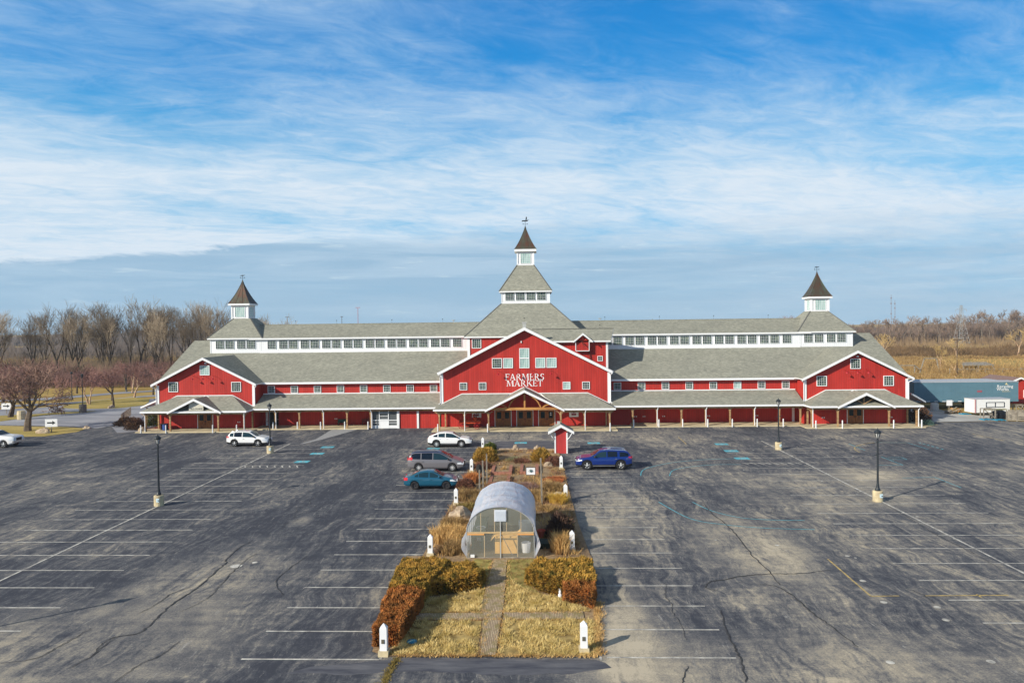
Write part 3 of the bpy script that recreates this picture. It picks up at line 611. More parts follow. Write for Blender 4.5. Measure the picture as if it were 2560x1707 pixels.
# ---- central gabled block
mb = MB(); mb.box(-12.5, 9.4, 93.0, 98.5, 0, 7.1); mb.prism([(-12.5, 93.0, 7.1), (9.4, 93.0, 7.1), (9.4, 93.0, 7.14), (-1.55, 93.0, 12.6), (-12.5, 93.0, 7.14)], (0, 5.5, 0)); part(mb, 'gable_wall', red)
gs = .507
for s in (-1, 1):
    mb = MB(); xe = -1.55+s*11.2; p = [(xe, 92.2, 7.22), (-1.55, 92.2, 12.9), (-1.55, 101.5, 12.9), (xe, 98.4, 7.22)]
    mb.slab(p if s > 0 else p[::-1], .12, 0, 1, 2); part(mb, 'gable_roof', RF)
    mb = MB(); q = [(xe, 92.14, 7.22), (-1.55, 92.14, 12.92), (-1.55, 92.14, 12.52), (xe, 92.14, 6.85)]
    mb.prism(q, (0, .14, 0)); part(mb, 'barge_board', white)
    mb = MB(); q = [(xe, 92.3, 6.95), (-1.55, 92.3, 12.6), (-1.55, 93.0, 12.6), (xe, 93.0, 6.95)]; mb.poly(q); part(mb, 'soffit', soffit)
    mb = MB(); x = -12.35 if s < 0 else 9.25; mb.box(x-.17, x+.17, 92.93, 93.03, 3.0, 7.0); part(mb, 'corner_trim', white)
    mb = MB(); xo = xe-s*.02; mb.box(min(xo, xo+s*.12), max(xo, xo+s*.12), 92.2, 98.3, 7.05, 7.2); part(mb, 'gutter', gutter)
    mb = MB(); mb.path([(xo+s*.05, 92.25, 7.05), (xo-s*.1, 92.4, 6.85), (x+s*.2, 92.88, 6.6), (x+s*.2, 92.88, 3.2), (x+s*.55, 92.7, 2.95)], .055, 6); part(mb, 'downspout', gutter)
for x, z, k, c_ in ((-5.16, 8.31, 0, 0), (-3.73, 8.31, 0, 1), (.45, 8.31, 0, 1), (1.89, 8.31, 0, 1), (-1.61, 9.57, 0, 1), (-1.61, 8.29, 0, 1), (-9.55, 5.36, 1, 0), (-7.06, 5.36, 1, 0), (3.8, 5.34, 1, 1), (6.3, 5.34, 1, 0)):
    window(W_SM if k else W_BIG, x, 93.0, z, bool(c_))
# gooseneck lamps
def barn_light(x, y, z, ztop):
    mb = MB(); mb.path([(x, y, ztop), (x, y-.35, ztop+.1), (x, y-.7, ztop-.02), (x, y-.75, z+.2)], .02, 5)
    mb.lathe([(.03, .22), (.07, .18), (.16, .05), (.17, .0), (.02, .0)][::-1], (x, y-.75, z), 10); o = part(mb, 'barn_light', mat('red_enamel', lin(168, 30, 40), .4))
    b_ = MB(); b_.lathe([(.02, -.03), (.11, -.02), (.13, .03)], (x, y-.75, z), 8); b_.build('lamp_lens', mat('pink_lens', lin(228, 110, 122), .4), o)
for x in (-5.02, -2.65, -.53, 1.77): barn_light(x, 93.0, 6.86, 7.3)
mb = MB(); mb.box(-2.05, -1.93, 92.85, 93.0, 10.9, 11.15); part(mb, 'floodlight', white)
# front porch of the centre
def hip_porch(xa, xb, ye, yw, ze, zt, ta, tb):
    mb = MB(); mb.slab([(xa, ye, ze), (xb, ye, ze), (tb, yw, zt), (ta, yw, zt)], .2)
    mb.slab([(xa, ye, ze), (ta, yw, zt), (xa, yw, ze)], .2); mb.slab([(xb, ye, ze), (xb, yw, ze), (tb, yw, zt)], .2)
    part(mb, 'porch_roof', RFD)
    mb = MB(); mb.bar((ta, yw-.05, zt+.03), (tb, yw-.05, zt+.03), .1, .1); mb.bar((xa+.3, yw-.05, ze+.17), (ta, yw-.05, zt+.03), .1, .1); mb.bar((xb-.3, yw-.05, ze+.17), (tb, yw-.05, zt+.03), .1, .1); part(mb, 'flashing', white)
    mb = MB(); mb.box(xa, xb, ye-.12, ye-.005, ze-.2, ze-.03); part(mb, 'gutter', gutter)
    mb = MB(); mb.box(xa+.3, xb-.3, ye+.4, ye+.6, ze-.48, ze-.25); part(mb, 'porch_beam', timber)
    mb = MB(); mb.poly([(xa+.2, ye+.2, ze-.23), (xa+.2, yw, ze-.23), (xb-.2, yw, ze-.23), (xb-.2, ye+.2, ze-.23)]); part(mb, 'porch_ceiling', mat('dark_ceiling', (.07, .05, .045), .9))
def portico(cx, hw, yf, yb, zf, za, side_dark=True):
    for s in (-1, 1):
        mb = MB(); p = [(cx+s*hw, yf, zf), (cx, yf, za), (cx, yb, za), (cx+s*hw, yb, zf)]
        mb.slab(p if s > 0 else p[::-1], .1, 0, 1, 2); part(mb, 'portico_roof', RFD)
        mb = MB(); mb.prism([(cx+s*hw, yf-.04, zf), (cx, yf-.04, za+.02), (cx, yf-.04, za-.3), (cx+s*hw, yf-.04, zf-.26)], (0, .1, 0)); part(mb, 'barge_board', white)
        mb = MB(); mb.bar((cx+s*hw*.02, yb-.04, za+.05), (cx+s*hw*.62, yb-.04, za-(za-zf)*.62+.05), .08, .08); part(mb, 'flashing', white)
CEN = -1.58
# the wall-high opening needs the porch ceiling left open under the portico
mb = MB(); ye, yw, ze, zt, xa, xb, ta, tb = 88.9, 93.0, 2.83, 4.36, -12.95, 9.65, -9.74, 6.5
mb.slab([(xa, ye, ze), (-6.3, ye, ze), (-4.2, yw-1.2, 3.92), (-3.6, yw, zt), (ta, yw, zt)], .2)
mb.slab([(3.15, ye, ze), (xb, ye, ze), (tb, yw, zt), (.45, yw, zt), (1.05, yw-1.2, 3.92)], .2)
mb.slab([(xa, ye, ze), (ta, yw, zt), (xa, yw, ze)], .2); mb.slab([(xb, ye, ze), (xb, yw, ze), (tb, yw, zt)], .2)
part(mb, 'porch_roof', RFD)
mb = MB(); mb.bar((ta, 92.95, zt+.03), (-3.2, 92.95, zt+.03), .1, .1); mb.bar((.1, 92.95, zt+.03), (tb, 92.95, zt+.03), .1, .1); mb.bar((xa+.4, 92.95, ze+.2), (ta, 92.95, zt+.03), .1, .1); mb.bar((xb-.4, 92.95, ze+.2), (tb, 92.95, zt+.03), .1, .1); part(mb, 'flashing', white)
for q_ in ((xa, -6.45), (3.3, xb)): mb = MB(); mb.box(*q_, ye-.12, ye-.005, ze-.2, ze-.03); part(mb, 'gutter', gutter)
for q_ in ((xa+.3, -6.2), (3.0, xb-.3)): mb = MB(); mb.box(*q_, 89.3, 89.5, 2.3, 2.55); part(mb, 'porch_beam', timber)
portico(CEN, 4.9, 88.6, 93.0, 2.75, 5.17)
tr = MB(); tr.box(-6.1, 2.95, 89.3, 89.5, 2.64, 2.94); tr.box(CEN-.1, CEN+.1, 89.32, 89.48, 2.94, 4.85)
for s in (-1, 1):
    for (a0, z0), (a1, z1), sag in (((2.0, 2.94), (.55, 4.45), .22), ((2.25, 2.94), (3.3, 3.32), .12)):
        n_ = 7; pts = []
        for k in range(n_):
            t_ = k/(n_-1); pts.append((CEN+s*(a0+(a1-a0)*t_ + sag*math.sin(math.pi*t_)*(1 if a1 < a0 else -1)*.8), 89.4, z0+(z1-z0)*t_+sag*math.sin(math.pi*t_)*.8))
        for a, b_ in zip(pts[:-1], pts[1:]): tr.bar(a, b_, .13, .15)
part(tr, 'timber_truss', timber_o)
for x in (-12.25, -9.1, -6.1, 2.9, 5.85, 8.95):
    post(x, 89.45, 2.45, wm=timber if x in (-6.1, 2.9) else None)
for x in (-9.1, 5.85): downspout(x+.05, 89.2, 2.65, .1, .2)
post(-11.9, 92.7, 2.5, brace=False); post(8.85, 92.7, 2.5, brace=False)
def double_door(cx, y, w_, h_, paper=False):
    mb = MB(); mb.box(cx-w_/2-.07, cx-w_/2, y-.1, y, .1, h_); mb.box(cx+w_/2, cx+w_/2+.07, y-.1, y, .1, h_); mb.box(cx-w_/2-.07, cx+w_/2+.07, y-.11, y, h_, h_+.07); part(mb, 'door_frame', white)
    for s in (-1, 1):
        mb = MB(); a, b_ = sorted((cx+s*.015, cx+s*w_/2)); mb.box(a, b_, y-.07, y, .12, h_)
        mm = (a+b_)/2; mb.bar((a+.12, y-.09, .25), (mm, y-.09, .9), .03, .07); mb.bar((b_-.12, y-.09, .25), (mm, y-.09, .9), .03, .07)
        d = part(mb, 'door', doorwood)
        g_ = MB(); g_.box(mm-.27, mm+.27, y-.085, y-.06, 1.15, h_-.2); g_.build('door_glass', mat('door_glass', (.01, .02, .022), .12), d)
        h2 = MB(); h2.box(cx+s*.07-.03, cx+s*.07+.03, y-.13, y-.08, .95, 1.15); h2.build('handle', black, d)
        if paper and s > 0:
            for (zz, hh, ww) in ((1.72, .16, .16), (1.5, .14, .17)):
                q = MB(); q.box(mm-ww/2, mm+ww/2, y-.1, y-.088, zz, zz+hh); q.build('notice', white, d)
for i, x in enumerate((-4.44, -1.62, 1.2)): double_door(x, 93.0, 2.05, 2.2, i == 2)
# ---- red block behind, with hip roof and lantern tiers
mb = MB(); mb.box(-9.4, 6.4, 98.6, 112, 7.2, 11.5); part(mb, 'upper_wall', red); mb = MB(); mb.box(2.0, 9.5, 96.6, 102.0, 6.5, 10.8); mb.prism([(9.3, 96.6, 10.8), (9.3, 102.0, 10.8), (9.3, 99.1, 12.3)], (.2, 0, 0)); part(mb, 'upper_wall', red)
mb = MB(); mb.box(-9.5, -9.15, 98.5, 98.62, 8, 11.45); part(mb, 'corner_trim', white); mb = MB(); mb.box(9.26, 9.54, 96.5, 96.6, 6.5, 10.8); mb.box(9.501, 9.56, 96.5, 96.8, 6.5, 10.8); part(mb, 'corner_trim', white)
window(W_BIG, -8.24, 98.6, 10.75); window(W_XS, 8.46, 96.6, 8.63)
ridge_m = mat('ridge_shingle', lin(104, 104, 100), .9, noise=.1)
def hip(cx, cy, h0, z0, h1, z1, name, parent=hall, th=.18):
    mb = MB(); A = [(cx-h0, cy-h0, z0), (cx+h0, cy-h0, z0), (cx+h0, cy+h0, z0), (cx-h0, cy+h0, z0)]; B_ = [(cx-h1, cy-h1, z1), (cx+h1, cy-h1, z1), (cx+h1, cy+h1, z1), (cx-h1, cy+h1, z1)]
    for k in range(4):
        j = (k+1) % 4; mb.poly([A[k], A[j], B_[j], B_[k]], 0); mb.poly([A[k], (A[k][0], A[k][1], z0-th), (A[j][0], A[j][1], z0-th), A[j]], 1)
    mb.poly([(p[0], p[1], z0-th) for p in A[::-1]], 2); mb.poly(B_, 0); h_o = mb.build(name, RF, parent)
    for k in range(2): mb = MB(); mb.bar(A[k], B_[k], .16, .07); mb.build('hip_cap', ridge_m, parent)
    return h_o
hip(-1.5, YC, 8.4, 11.72, 3.5, 16.34, 'hip_roof')
def lantern(cx, hw, z0, z1, name='lantern_wall'):
    mb = MB(); mb.box(cx-hw, cx+hw, YC-hw, YC+hw, z0, z1)
    for x in (cx-hw, cx+hw): mb.box(x-.06, x+.06, YC-hw-.04, YC-hw+.3, z0, z1-.01)
    mb.box(cx-hw-.03, cx+hw+.03, YC-hw-.05, YC-hw, z0, z0+.22); return mb
mb = lantern(-1.5, 3.42, 16.2, 18.1); part(mb, 'lantern_wall', wsid)
for x in (-3.78, -2.26, -.76, .76): window(W_CL, x, YC-3.42, 17.38)
hip(-1.5, YC, 3.78, 18.1, 1.2, 22.05, 'hip_roof')
def cupola(cx, hw, zb, zt, zroof, zapex, rhw, ww):
    mb = MB(); mb.box(cx-hw, cx+hw, YC-hw, YC+hw, zb, zt)
    for sx_ in (-1, 1):
        for sy_ in (-1, 1): x, y = cx+sx_*hw, YC+sy_*hw; mb.box(x-.1, x+.1, y-.1, y+.1, zb, zt-.02)
    mb.box(cx-rhw, cx+rhw, YC-rhw, YC+rhw, zt-.05, zroof-.002)
    mb.box(cx-hw-.08, cx+hw+.08, YC-hw-.08, YC+hw+.08, zb-.1, zb+.16)
    cu_ = mb.build('cupola', white, hall)
    prof = []                            # bell-cast copper roof
    H_ = zapex-zroof
    for k in range(9):
        t_ = k/8; r_ = rhw*((1-t_)*.78+.22*(1-t_)**3.2)*1.0 if k < 8 else .03
        prof.append((r_, zroof+H_*t_))
    r_ = MB()
    for (ra, za_), (rb, zb_) in zip(prof[:-1], prof[1:]):
        A = [(cx-ra, YC-ra, za_), (cx+ra, YC-ra, za_), (cx+ra, YC+ra, za_), (cx-ra, YC+ra, za_)]; B_ = [(cx-rb, YC-rb, zb_), (cx+rb, YC-rb, zb_), (cx+rb, YC+rb, zb_), (cx-rb, YC+rb, zb_)]
        for j in range(4): r_.poly([A[j], A[(j+1) % 4], B_[(j+1) % 4], B_[j]], 0)
        for f in (-.33, .33):
            r_.bar((cx+f*ra, YC-ra-.01, za_), (cx+f*rb, YC-rb-.01, zb_), .04, .05); r_.bar((cx+ra+.01, YC+f*ra, za_), (cx+rb+.01, YC+f*rb, zb_), .04, .05); r_.bar((cx-ra-.01, YC+f*ra, za_), (cx-rb-.01, YC+f*rb, zb_), .04, .05)
        for sx_ in (-1, 1): r_.bar((cx+sx_*ra, YC-ra, za_), (cx+sx_*rb, YC-rb, zb_), .06, .06)
    r_.build('copper_roof', MATS['copper'], cu_)
    for (dx, dy, rz) in ((0, -hw, 0), (hw, 0, R(90)), (-hw, 0, R(-90))): window(ww, cx+dx, YC+dy, (zb+zt)/2-.02, True, cu_, rz)
    v_ = MB(); z = zapex; v_.tube((cx, YC, z-.1), (cx, YC, z+.95), .03, .02); v_.lathe([(.02, 0), (.09, .06), (.02, .14)], (cx, YC, z), 8); v_.bar((cx-.3, YC, z+.42), (cx+.3, YC, z+.42), .03, .03); v_.bar((cx, YC-.3, z+.42), (cx, YC+.3, z+.42), .03, .03)
    v_.box(cx-.36, cx-.28, YC-.02, YC+.02, z+.36, z+.52); v_.box(cx+.27, cx+.35, YC-.02, YC+.02, z+.36, z+.52)
    big_ = 1.25 if zb > 18 else .8
    P_ = [(-.42, .62), (-.2, .66), (.0, .62), (.24, .66), (.42, .82), (.36, .86), (.18, .78), (.02, .76), (-.12, .80), (-.36, .78)]
    v_.prism([(cx+a*big_, YC-.015, z+.5+(b_-.4)*big_) for a, b_ in P_], (0, .03, 0))
    if zb > 18: v_.prism([(cx+.02, YC-.015, z+.9), (cx+.22, YC-.015, z+1.0), (cx+.28, YC-.015, z+1.45), (cx+.12, YC-.015, z+1.5)], (0, .03, 0))
    v_.build('weathervane', black, cu_)
cupola(-1.48, 1.18, 22.0, 24.0, 24.28, 27.7, 1.6, W_TW)
# ---- right-hand cross roof with the hay hood
mb = MB(); yr = 99.15; mb.slab([(-1.2, 96.0, 11.04), (9.86, 96.0, 11.04), (10.58, yr, 12.6), (-1.2, yr, 12.6)], .2); mb.slab([(-1.2, yr+.001, 12.6), (10.58, yr+.001, 12.6), (9.86, 102.3, 11.04), (-1.2, 102.3, 11.04)], .2); part(mb, 'cross_roof', RF)
mb = MB(); mb.bar((-.6, yr, 12.64), (10.58, yr, 12.64), .2, .07); part(mb, 'ridge_cap', ridge_m)
mb = MB(); mb.box(5.2, 6.98, 96.0, 96.7, 9.69, 11.0); mb.prism([(5.2, 96.0, 11.0), (6.98, 96.0, 11.0), (6.1, 96.0, 11.75)], (0, .7, 0)); part(mb, 'hay_hood_wall', red)
mb = MB()
for a, b_ in (((5.2, 9.69), (5.2, 10.95)), ((6.98, 9.69), (6.98, 10.95)), ((5.2, 9.69), (6.98, 9.69))): mb.bar((a[0], 95.97, a[1]), (b_[0], 95.97, b_[1]), .09, .09)
part(mb, 'hay_hood_trim', white)
for s in (-1, 1):
    mb = MB(); cx = 6.15; p = [(cx+s*1.26, 95.6, 11.0), (cx, 95.6, 12.03), (cx, 98.1, 12.03), (cx+s*1.26, 96.0, 11.0)]; mb.slab(p if s > 0 else p[::-1], .1); part(mb, 'hay_hood_roof', RF)
    mb = MB(); mb.prism([(cx+s*1.28, 95.56, 11.02), (cx, 95.56, 12.06), (cx, 95.56, 11.8), (cx+s*1.28, 95.56, 10.78)], (0, .08, 0)); part(mb, 'barge_board', white)
mb = MB(); mb.path([(6.12, 95.6, 11.6), (6.12, 95.3, 11.2), (6.1, 95.4, 10.5)], .03); mb.path([(5.85, 95.7, 11.0), (6.35, 95.5, 10.3), (6.0, 95.7, 10.9), (6.5, 95.7, 10.4)], .02); mb.path([(7.06, 96.5, 9.6), (7.16, 96.4, 8.4)], .06); part(mb, 'hay_hoist', mat('rust', lin(96, 44, 34), .8))
# ---- end wings
def end_wing(cx, pcx, tcx, side, dishy=0):
    mb = MB(); mb.box(cx-6.5, cx+6.5, 93.2, 96.2, 0, 5.75); mb.prism([(cx-6.5, 93.2, 5.75), (cx+6.5, 93.2, 5.75), (cx+6.5, 93.2, 5.9), (cx, 93.2, 9.2), (cx-6.5, 93.2, 5.9)], (0, 3, 0)); part(mb, 'gable_wall', red)
    for s in (-1, 1):
        xe = cx+s*6.98; mb = MB(); p = [(xe, 92.5, 5.95), (cx, 92.5, 9.45), (cx, 102.6, 9.45), (xe, 95.36, 5.95)]; mb.slab(p if s > 0 else p[::-1], .12); part(mb, 'gable_roof', RF)
        mb = MB(); mb.prism([(xe, 92.44, 5.97), (cx, 92.44, 9.47), (cx, 92.44, 9.15), (xe, 92.44, 5.67)], (0, .12, 0)); part(mb, 'barge_board', white)
        mb = MB(); mb.poly([(xe, 92.6, 5.75), (cx, 92.6, 9.25), (cx, 93.2, 9.25), (xe, 93.2, 5.75)]); part(mb, 'soffit', soffit)
        x = cx+s*6.38; mb = MB(); mb.box(x-.15, x+.15, 93.13, 93.23, 3.0, 5.8); part(mb, 'corner_trim', white)
        mb = MB(); mb.path([(xe, 92.55, 5.75), (xe-s*.1, 92.7, 5.6), (x+s*.2, 93.08, 5.4), (x+s*.2, 93.08, 3.0)], .055); part(mb, 'downspout', gutter)
    for dx, z, c_ in ((-.05, 7.77, side < 0), (-4.3, 5.6, False), (4.1, 5.56, False)): window(W_BIG, cx+dx, 93.2, z, c_)
    for dx in (-1.4, -.05, 1.3): barn_light(cx+dx, 93.2, 6.6, 6.95)
    mb = MB(); mb.box(cx+.05, cx+.25, 92.9, 93.2, 8.6, 8.8); part(mb, 'floodlight', white)
    hip_porch(cx-7.0, cx+6.75, 89.9, 93.2, 2.75, 4.42, cx-3.8, cx+3.6)
    portico(pcx, 3.45, 89.5, 93.0, 2.7, 4.38)
    tr = MB(); tr.box(pcx-3.1, pcx+3.1, 90.2, 90.35, 2.62, 2.85)
    if side > 0:
        tr.box(pcx-.08, pcx+.08, 90.2, 90.35, 2.85, 4.2); tr.bar((pcx-.1, 90.28, 3.0), (pcx-1.1, 90.28, 3.6), .1, .12); tr.bar((pcx+.1, 90.28, 3.0), (pcx+1.1, 90.28, 3.6), .1, .12)
    part(tr, 'timber_truss', timber)
    for x in (cx-6.6, cx-3.4, cx+2.85, cx+6.2): post(x, 90.45, 2.4)
    for x in (cx-6.55, cx+6.3): downspout(x, 90.3, 2.6, .1, .3 if x > cx else -.3)
    post(cx-6.2, 92.9, 2.5, brace=False); post(cx+6.3, 92.9, 2.5, brace=False)
    double_door(cx-.1, 93.2, 1.95, 2.2)
    for x in (cx+4.2, cx-4.3):
        if side < 0 and x < cx: continue
        for dx in (0, .25): mb = MB(); mb.box(x+dx, x+dx+.1, 93.12, 93.2, .85, 1.0); part(mb, 'wall_outlet', white)
    # tower on the ridge
    mb = lantern(tcx, 3.68, 9.3, 11.65); mb2 = part(mb, 'lantern_wall', wsid)
    hip(tcx, YC, 4.05, 11.85, 1.25, 14.75, 'hip_roof')
    for dx in (-2.28+ -.42+.0, -1.27, .44+.0, 1.87): pass
end_wing(-43.6, -43.45, -43.6, -1); end_wing(40.65, 40.35, 40.75, 1)
for a, b_ in ((-46.5, -45.26), (-45.07, -43.82), (-43.38, -42.11), (-41.92, -40.69), (37.69, 38.94), (39.14, 40.39), (40.84, 42.07), (42.28, 43.53)): window(W_CL, (a+b_)/2, YC-3.68, 10.9)
cupola(-43.9, 1.2, 14.7, 16.72, 16.92, 20.4, 1.62, W_TW); cupola(40.95, 1.2, 14.7, 16.62, 16.82, 20.4, 1.6, W_TW)
# side lean-to roofs at both ends
for s, xa, xb in ((-1, -50.8, -53.9), (1, 47.9, 50.3)):
    mb = MB(); p = [(xb, 94.8 if s > 0 else 95.9, 2.72), (xb, 104, 2.72), (xa, 104, 3.9), (xa, 93.6 if s > 0 else 95.2, 3.9)]
    mb.slab(p if s > 0 else p[::-1], .2); part(mb, 'side_porch_roof', RF)
    for y in (97, 101): post(xb-s*.3, y, 2.5, brace=False)
mb = MB(); mb.box(47.2, 47.9, 93.9, 95.8, .1, 2.4); part(mb, 'doorway_shade', dark)  # black block painting the shade of the corner entrance
# chimney cap at the gable apex, dishes, lightning balls
mb = MB(); mb.box(-1.8, -1.35, 94, 94.4, 12.5, 13.45); mb.box(-1.86, -1.29, 93.94, 94.46, 13.45, 13.6); part(mb, 'chimney', mat('galv', (.42, .43, .42), .5))
for x, y, z in ((-36, 106.6, 13.75), (-29.8, 106.6, 13.75), (-21.5, 106.6, 13.75), (-13.9, 106.6, 13.75), (10.1, 106.6, 13.75), (18.1, 106.6, 13.75), (26.0, 106.6, 13.75), (33.9, 106.6, 13.75), (8.7, 99.15, 12.6), (-1.58, 94.2, 13.6)):
    mb = MB(); mb.tube((x, y, z), (x, y, z+.5), .012, n=4); mb.lathe([(.01, -.08), (.08, 0), (.01, .08)], (x, y, z+.52), 8); part(mb, 'lightning_rod', black)
for x, rzz in ((-12.28, .3), (9.38, -.1)):
    mb = MB(); mb.path([(x, YC, 13.7), (x, YC-.1, 14.0)], .03); mb.lathe([(.05, 0), (.22, .06), (.3, .14)], (x, YC-.1, 13.98), 10, sy=.5); part(mb, 'satellite_dish', mat('dish_grey', (.6, .6, .58), .5))

# ---- signs
def letter_polys(ch):
    T, H2 = .11, .055; S_ = []
    def R_(x0, y0, x1, y1): S_.append([(x0, y0), (x1, y0), (x1, y1), (x0, y1)])
    def Q_(*p): S_.append(list(p))
    def stem(x, y0=0, y1=1, t_=T):
        R_(x-t_/2, y0, x+t_/2, y1)
        if y0 == 0: R_(x-t_/2-.06, 0, x+t_/2+.06, .04)
        if y1 == 1: R_(x-t_/2-.06, .96, x+t_/2+.06, 1)
    def arcs(cx, cy, rx, ry, a0, a1, t0, t1, n=8):
        for k in range(n):
            A = [R(a0+(a1-a0)*q/n) for q in (k, k+1)]; W_ = [t0+(t1-t0)*math.sin(math.pi*q/n) for q in (k, k+1)]
            Q_((cx+rx*math.cos(A[0]), cy+ry*math.sin(A[0])), (cx+rx*math.cos(A[1]), cy+ry*math.sin(A[1])), (cx+(rx-W_[1])*math.cos(A[1]), cy+(ry-W_[1]*.6)*math.sin(A[1])), (cx+(rx-W_[0])*math.cos(A[0]), cy+(ry-W_[0]*.6)*math.sin(A[0])))
    if ch == 'F': stem(.17); R_(.1, .94, .62, 1); R_(.56, .8, .62, .96); R_(.2, .49, .48, .55); R_(.44, .42, .48, .62); w_ = .66
    elif ch == 'E': stem(.17); R_(.1, .94, .62, 1); R_(.56, .8, .62, .96); R_(.2, .49, .48, .55); R_(.44, .42, .48, .62); R_(.1, 0, .64, .06); R_(.58, .02, .64, .22); w_ = .68
    elif ch == 'T': stem(.36); R_(.03, .94, .69, 1); R_(.03, .78, .08, .97); R_(.64, .78, .69, .97); w_ = .72
    elif ch == 'A': Q_((.08, 0), (.15, 0), (.42, .95), (.36, 1)); Q_((.62, 0), (.79, 0), (.46, 1), (.36, 1)); R_(.2, .3, .64, .36); R_(.0, 0, .24, .045); R_(.54, 0, .88, .045); w_ = .86
    elif ch == 'M': Q_((.1, 0), (.17, 0), (.2, 1), (.15, 1)); R_(.02, 0, .25, .045); R_(.04, .955, .24, 1); Q_((.15, 1), (.32, 1), (.55, .1), (.5, 0)); Q_((.5, 0), (.55, .1), (.86, 1), (.8, 1)); Q_((.8, 1), (.95, 1), (.99, 0), (.84, 0)); R_(.76, 0, 1.07, .045); R_(.8, .955, 1.03, 1); w_ = 1.08
    elif ch == 'K': stem(.17); Q_((.22, .42), (.3, .42), (.68, 1), (.6, 1)); Q_((.3, .52), (.42, .6), (.82, 0), (.64, 0)); R_(.5, .955, .76, 1); R_(.56, 0, .9, .045); w_ = .84
    elif ch == 'R': stem(.17); arcs(.33, .74, .28, .26, -90, 90, .06, .15); R_(.15, .94, .35, 1); R_(.15, .48, .35, .54); Q_((.3, .5), (.44, .5), (.78, 0), (.62, 0)); R_(.56, 0, .86, .045); w_ = .8
    elif ch == 'S': arcs(.32, .74, .24, .26, 30, 270, .06, .15, 10); arcs(.32, .27, .26, .27, 90, -150, .06, .15, 10); R_(.5, .76, .55, .98); R_(.05, .02, .1, .24); w_ = .62
    return S_, w_
def serif_word(word, x0, x1, y, z0, h, parent):
    ws = [letter_polys(c)[1] for c in word]; tot = sum(ws); s_ = (x1-x0)/tot; x = x0
    for c in word:
        polys, w_ = letter_polys(c); mb = MB()
        for k, P_ in enumerate(polys):
            d = .02+.0015*k; P2 = [(x+a*s_, y-d, z0+b_*h) for a, b_ in P_]
            ar = sum(P2[i][0]*P2[(i+1) % len(P2)][2]-P2[(i+1) % len(P2)][0]*P2[i][2] for i in range(len(P2)))
            if ar < 0: P2 = P2[::-1]
            mb.prism(P2, (0, d, 0))
        mb.build('letter', white, parent); x += w_*s_
sg = empty('market_sign', (-1.6, 93.0, 5.3), 'white serif letters spelling FARMERS MARKET on the red centre gable', 'sign')
serif_word('FARMERS', -4.14, .95, 93.0, 6.1, .82, sg); serif_word('MARKET', -3.98, .75, 93.0, 5.3, .76, sg)
def text_mesh(s, size, ext=.01):
    cu2 = bpy.data.curves.new('t', 'FONT'); cu2.body = s; cu2.size = size; cu2.extrude = ext; cu2.align_x = 'CENTER'; cu2.align_y = 'CENTER'; cu2.resolution_u = 2
    o = bpy.data.objects.new('t', cu2); C.objects.link(o); dg = bpy.context.evaluated_depsgraph_get(); me = bpy.data.meshes.new_from_object(o.evaluated_get(dg)); bpy.data.objects.remove(o); bpy.data.curves.remove(cu2); return me
def text_obj(name, s, size, loc, m_, parent, sx=1.0, rot=(R(90), 0, 0)):
    me = text_mesh(s, size); me.materials.clear(); me.materials.append(m_)
    o = bpy.data.objects.new(name, me); C.objects.link(o); o.parent = parent; o.location = Vector(loc)-org(parent); o.rotation_euler = rot; o.scale = (sx, 1, 1); return o
sg = empty('hanging_sign', (-43.37, 89.95, 2.8), 'pale weathered board lettered OLD HORSE in the left portico gable', 'sign')
mb = MB(); mb.prism([(-44.3, 89.95, 2.86), (-42.43, 89.95, 2.86), (-42.43, 89.95, 3.62), (-43.1, 89.95, 3.98), (-43.8, 89.95, 3.98), (-44.3, 89.95, 3.75)], (0, .05, 0)); mb.build('board', mat('sign_board', lin(206, 202, 186), .8, noise=.1), sg)
text_obj('lettering', 'OLD HORSE', .3, (-43.36, 89.93, 3.05), mat('sign_ink', lin(120, 124, 118), .8), sg)
mb = MB(); mb.lathe([(.16, 0), (.17, .02)], (0, 0, 0), 10); o = mb.build('horse_head_mark', MATS['sign_ink'], sg); o.location = Vector((-43.3, 89.94, 3.5))-org(sg); o.rotation_euler = (R(90), 0, 0); o.scale = (.8, 1.1, 1)
maroon = mat('maroon', lin(134, 36, 62), .7)
for x, lab in ((-7.87, 'white banner with round maroon market emblem behind the red wagon'), (4.7, 'white banner with round maroon market emblem right of the entrance doors')):
    sg = empty('banner', (x, 92.6, 1.3), lab, 'banner', 'emblem banners on the porch wall')
    mb = MB(); mb.box(x-.6, x+.6, 92.9, 92.94, 1.3, 2.22); mb.build('sheet', white, sg)
    mb = MB(); n_ = 20
    for k in range(n_):
        a, b_ = 2*math.pi*k/n_, 2*math.pi*(k+1)/n_
        if -.35 < math.sin((a+b_)/2)*.3+.05: mb.prism([(x+math.cos(a)*.29, 92.9, 1.82+math.sin(a)*.3), (x+math.cos(a)*.24, 92.9, 1.82+math.sin(a)*.25), (x+math.cos(b_)*.24, 92.9, 1.82+math.sin(b_)*.25), (x+math.cos(b_)*.29, 92.9, 1.82+math.sin(b_)*.3)], (0, -.02, 0))
    mb.box(x-.3, x+.3, 92.87, 92.9, 1.5, 1.7); mb.prism([(x-.15, 92.9, 1.78), (x+.15, 92.9, 1.78), (x+.1, 92.9, 1.9), (x, 92.9, 1.97), (x-.1, 92.9, 1.9)], (0, -.02, 0)); mb.build('emblem', maroon, sg)
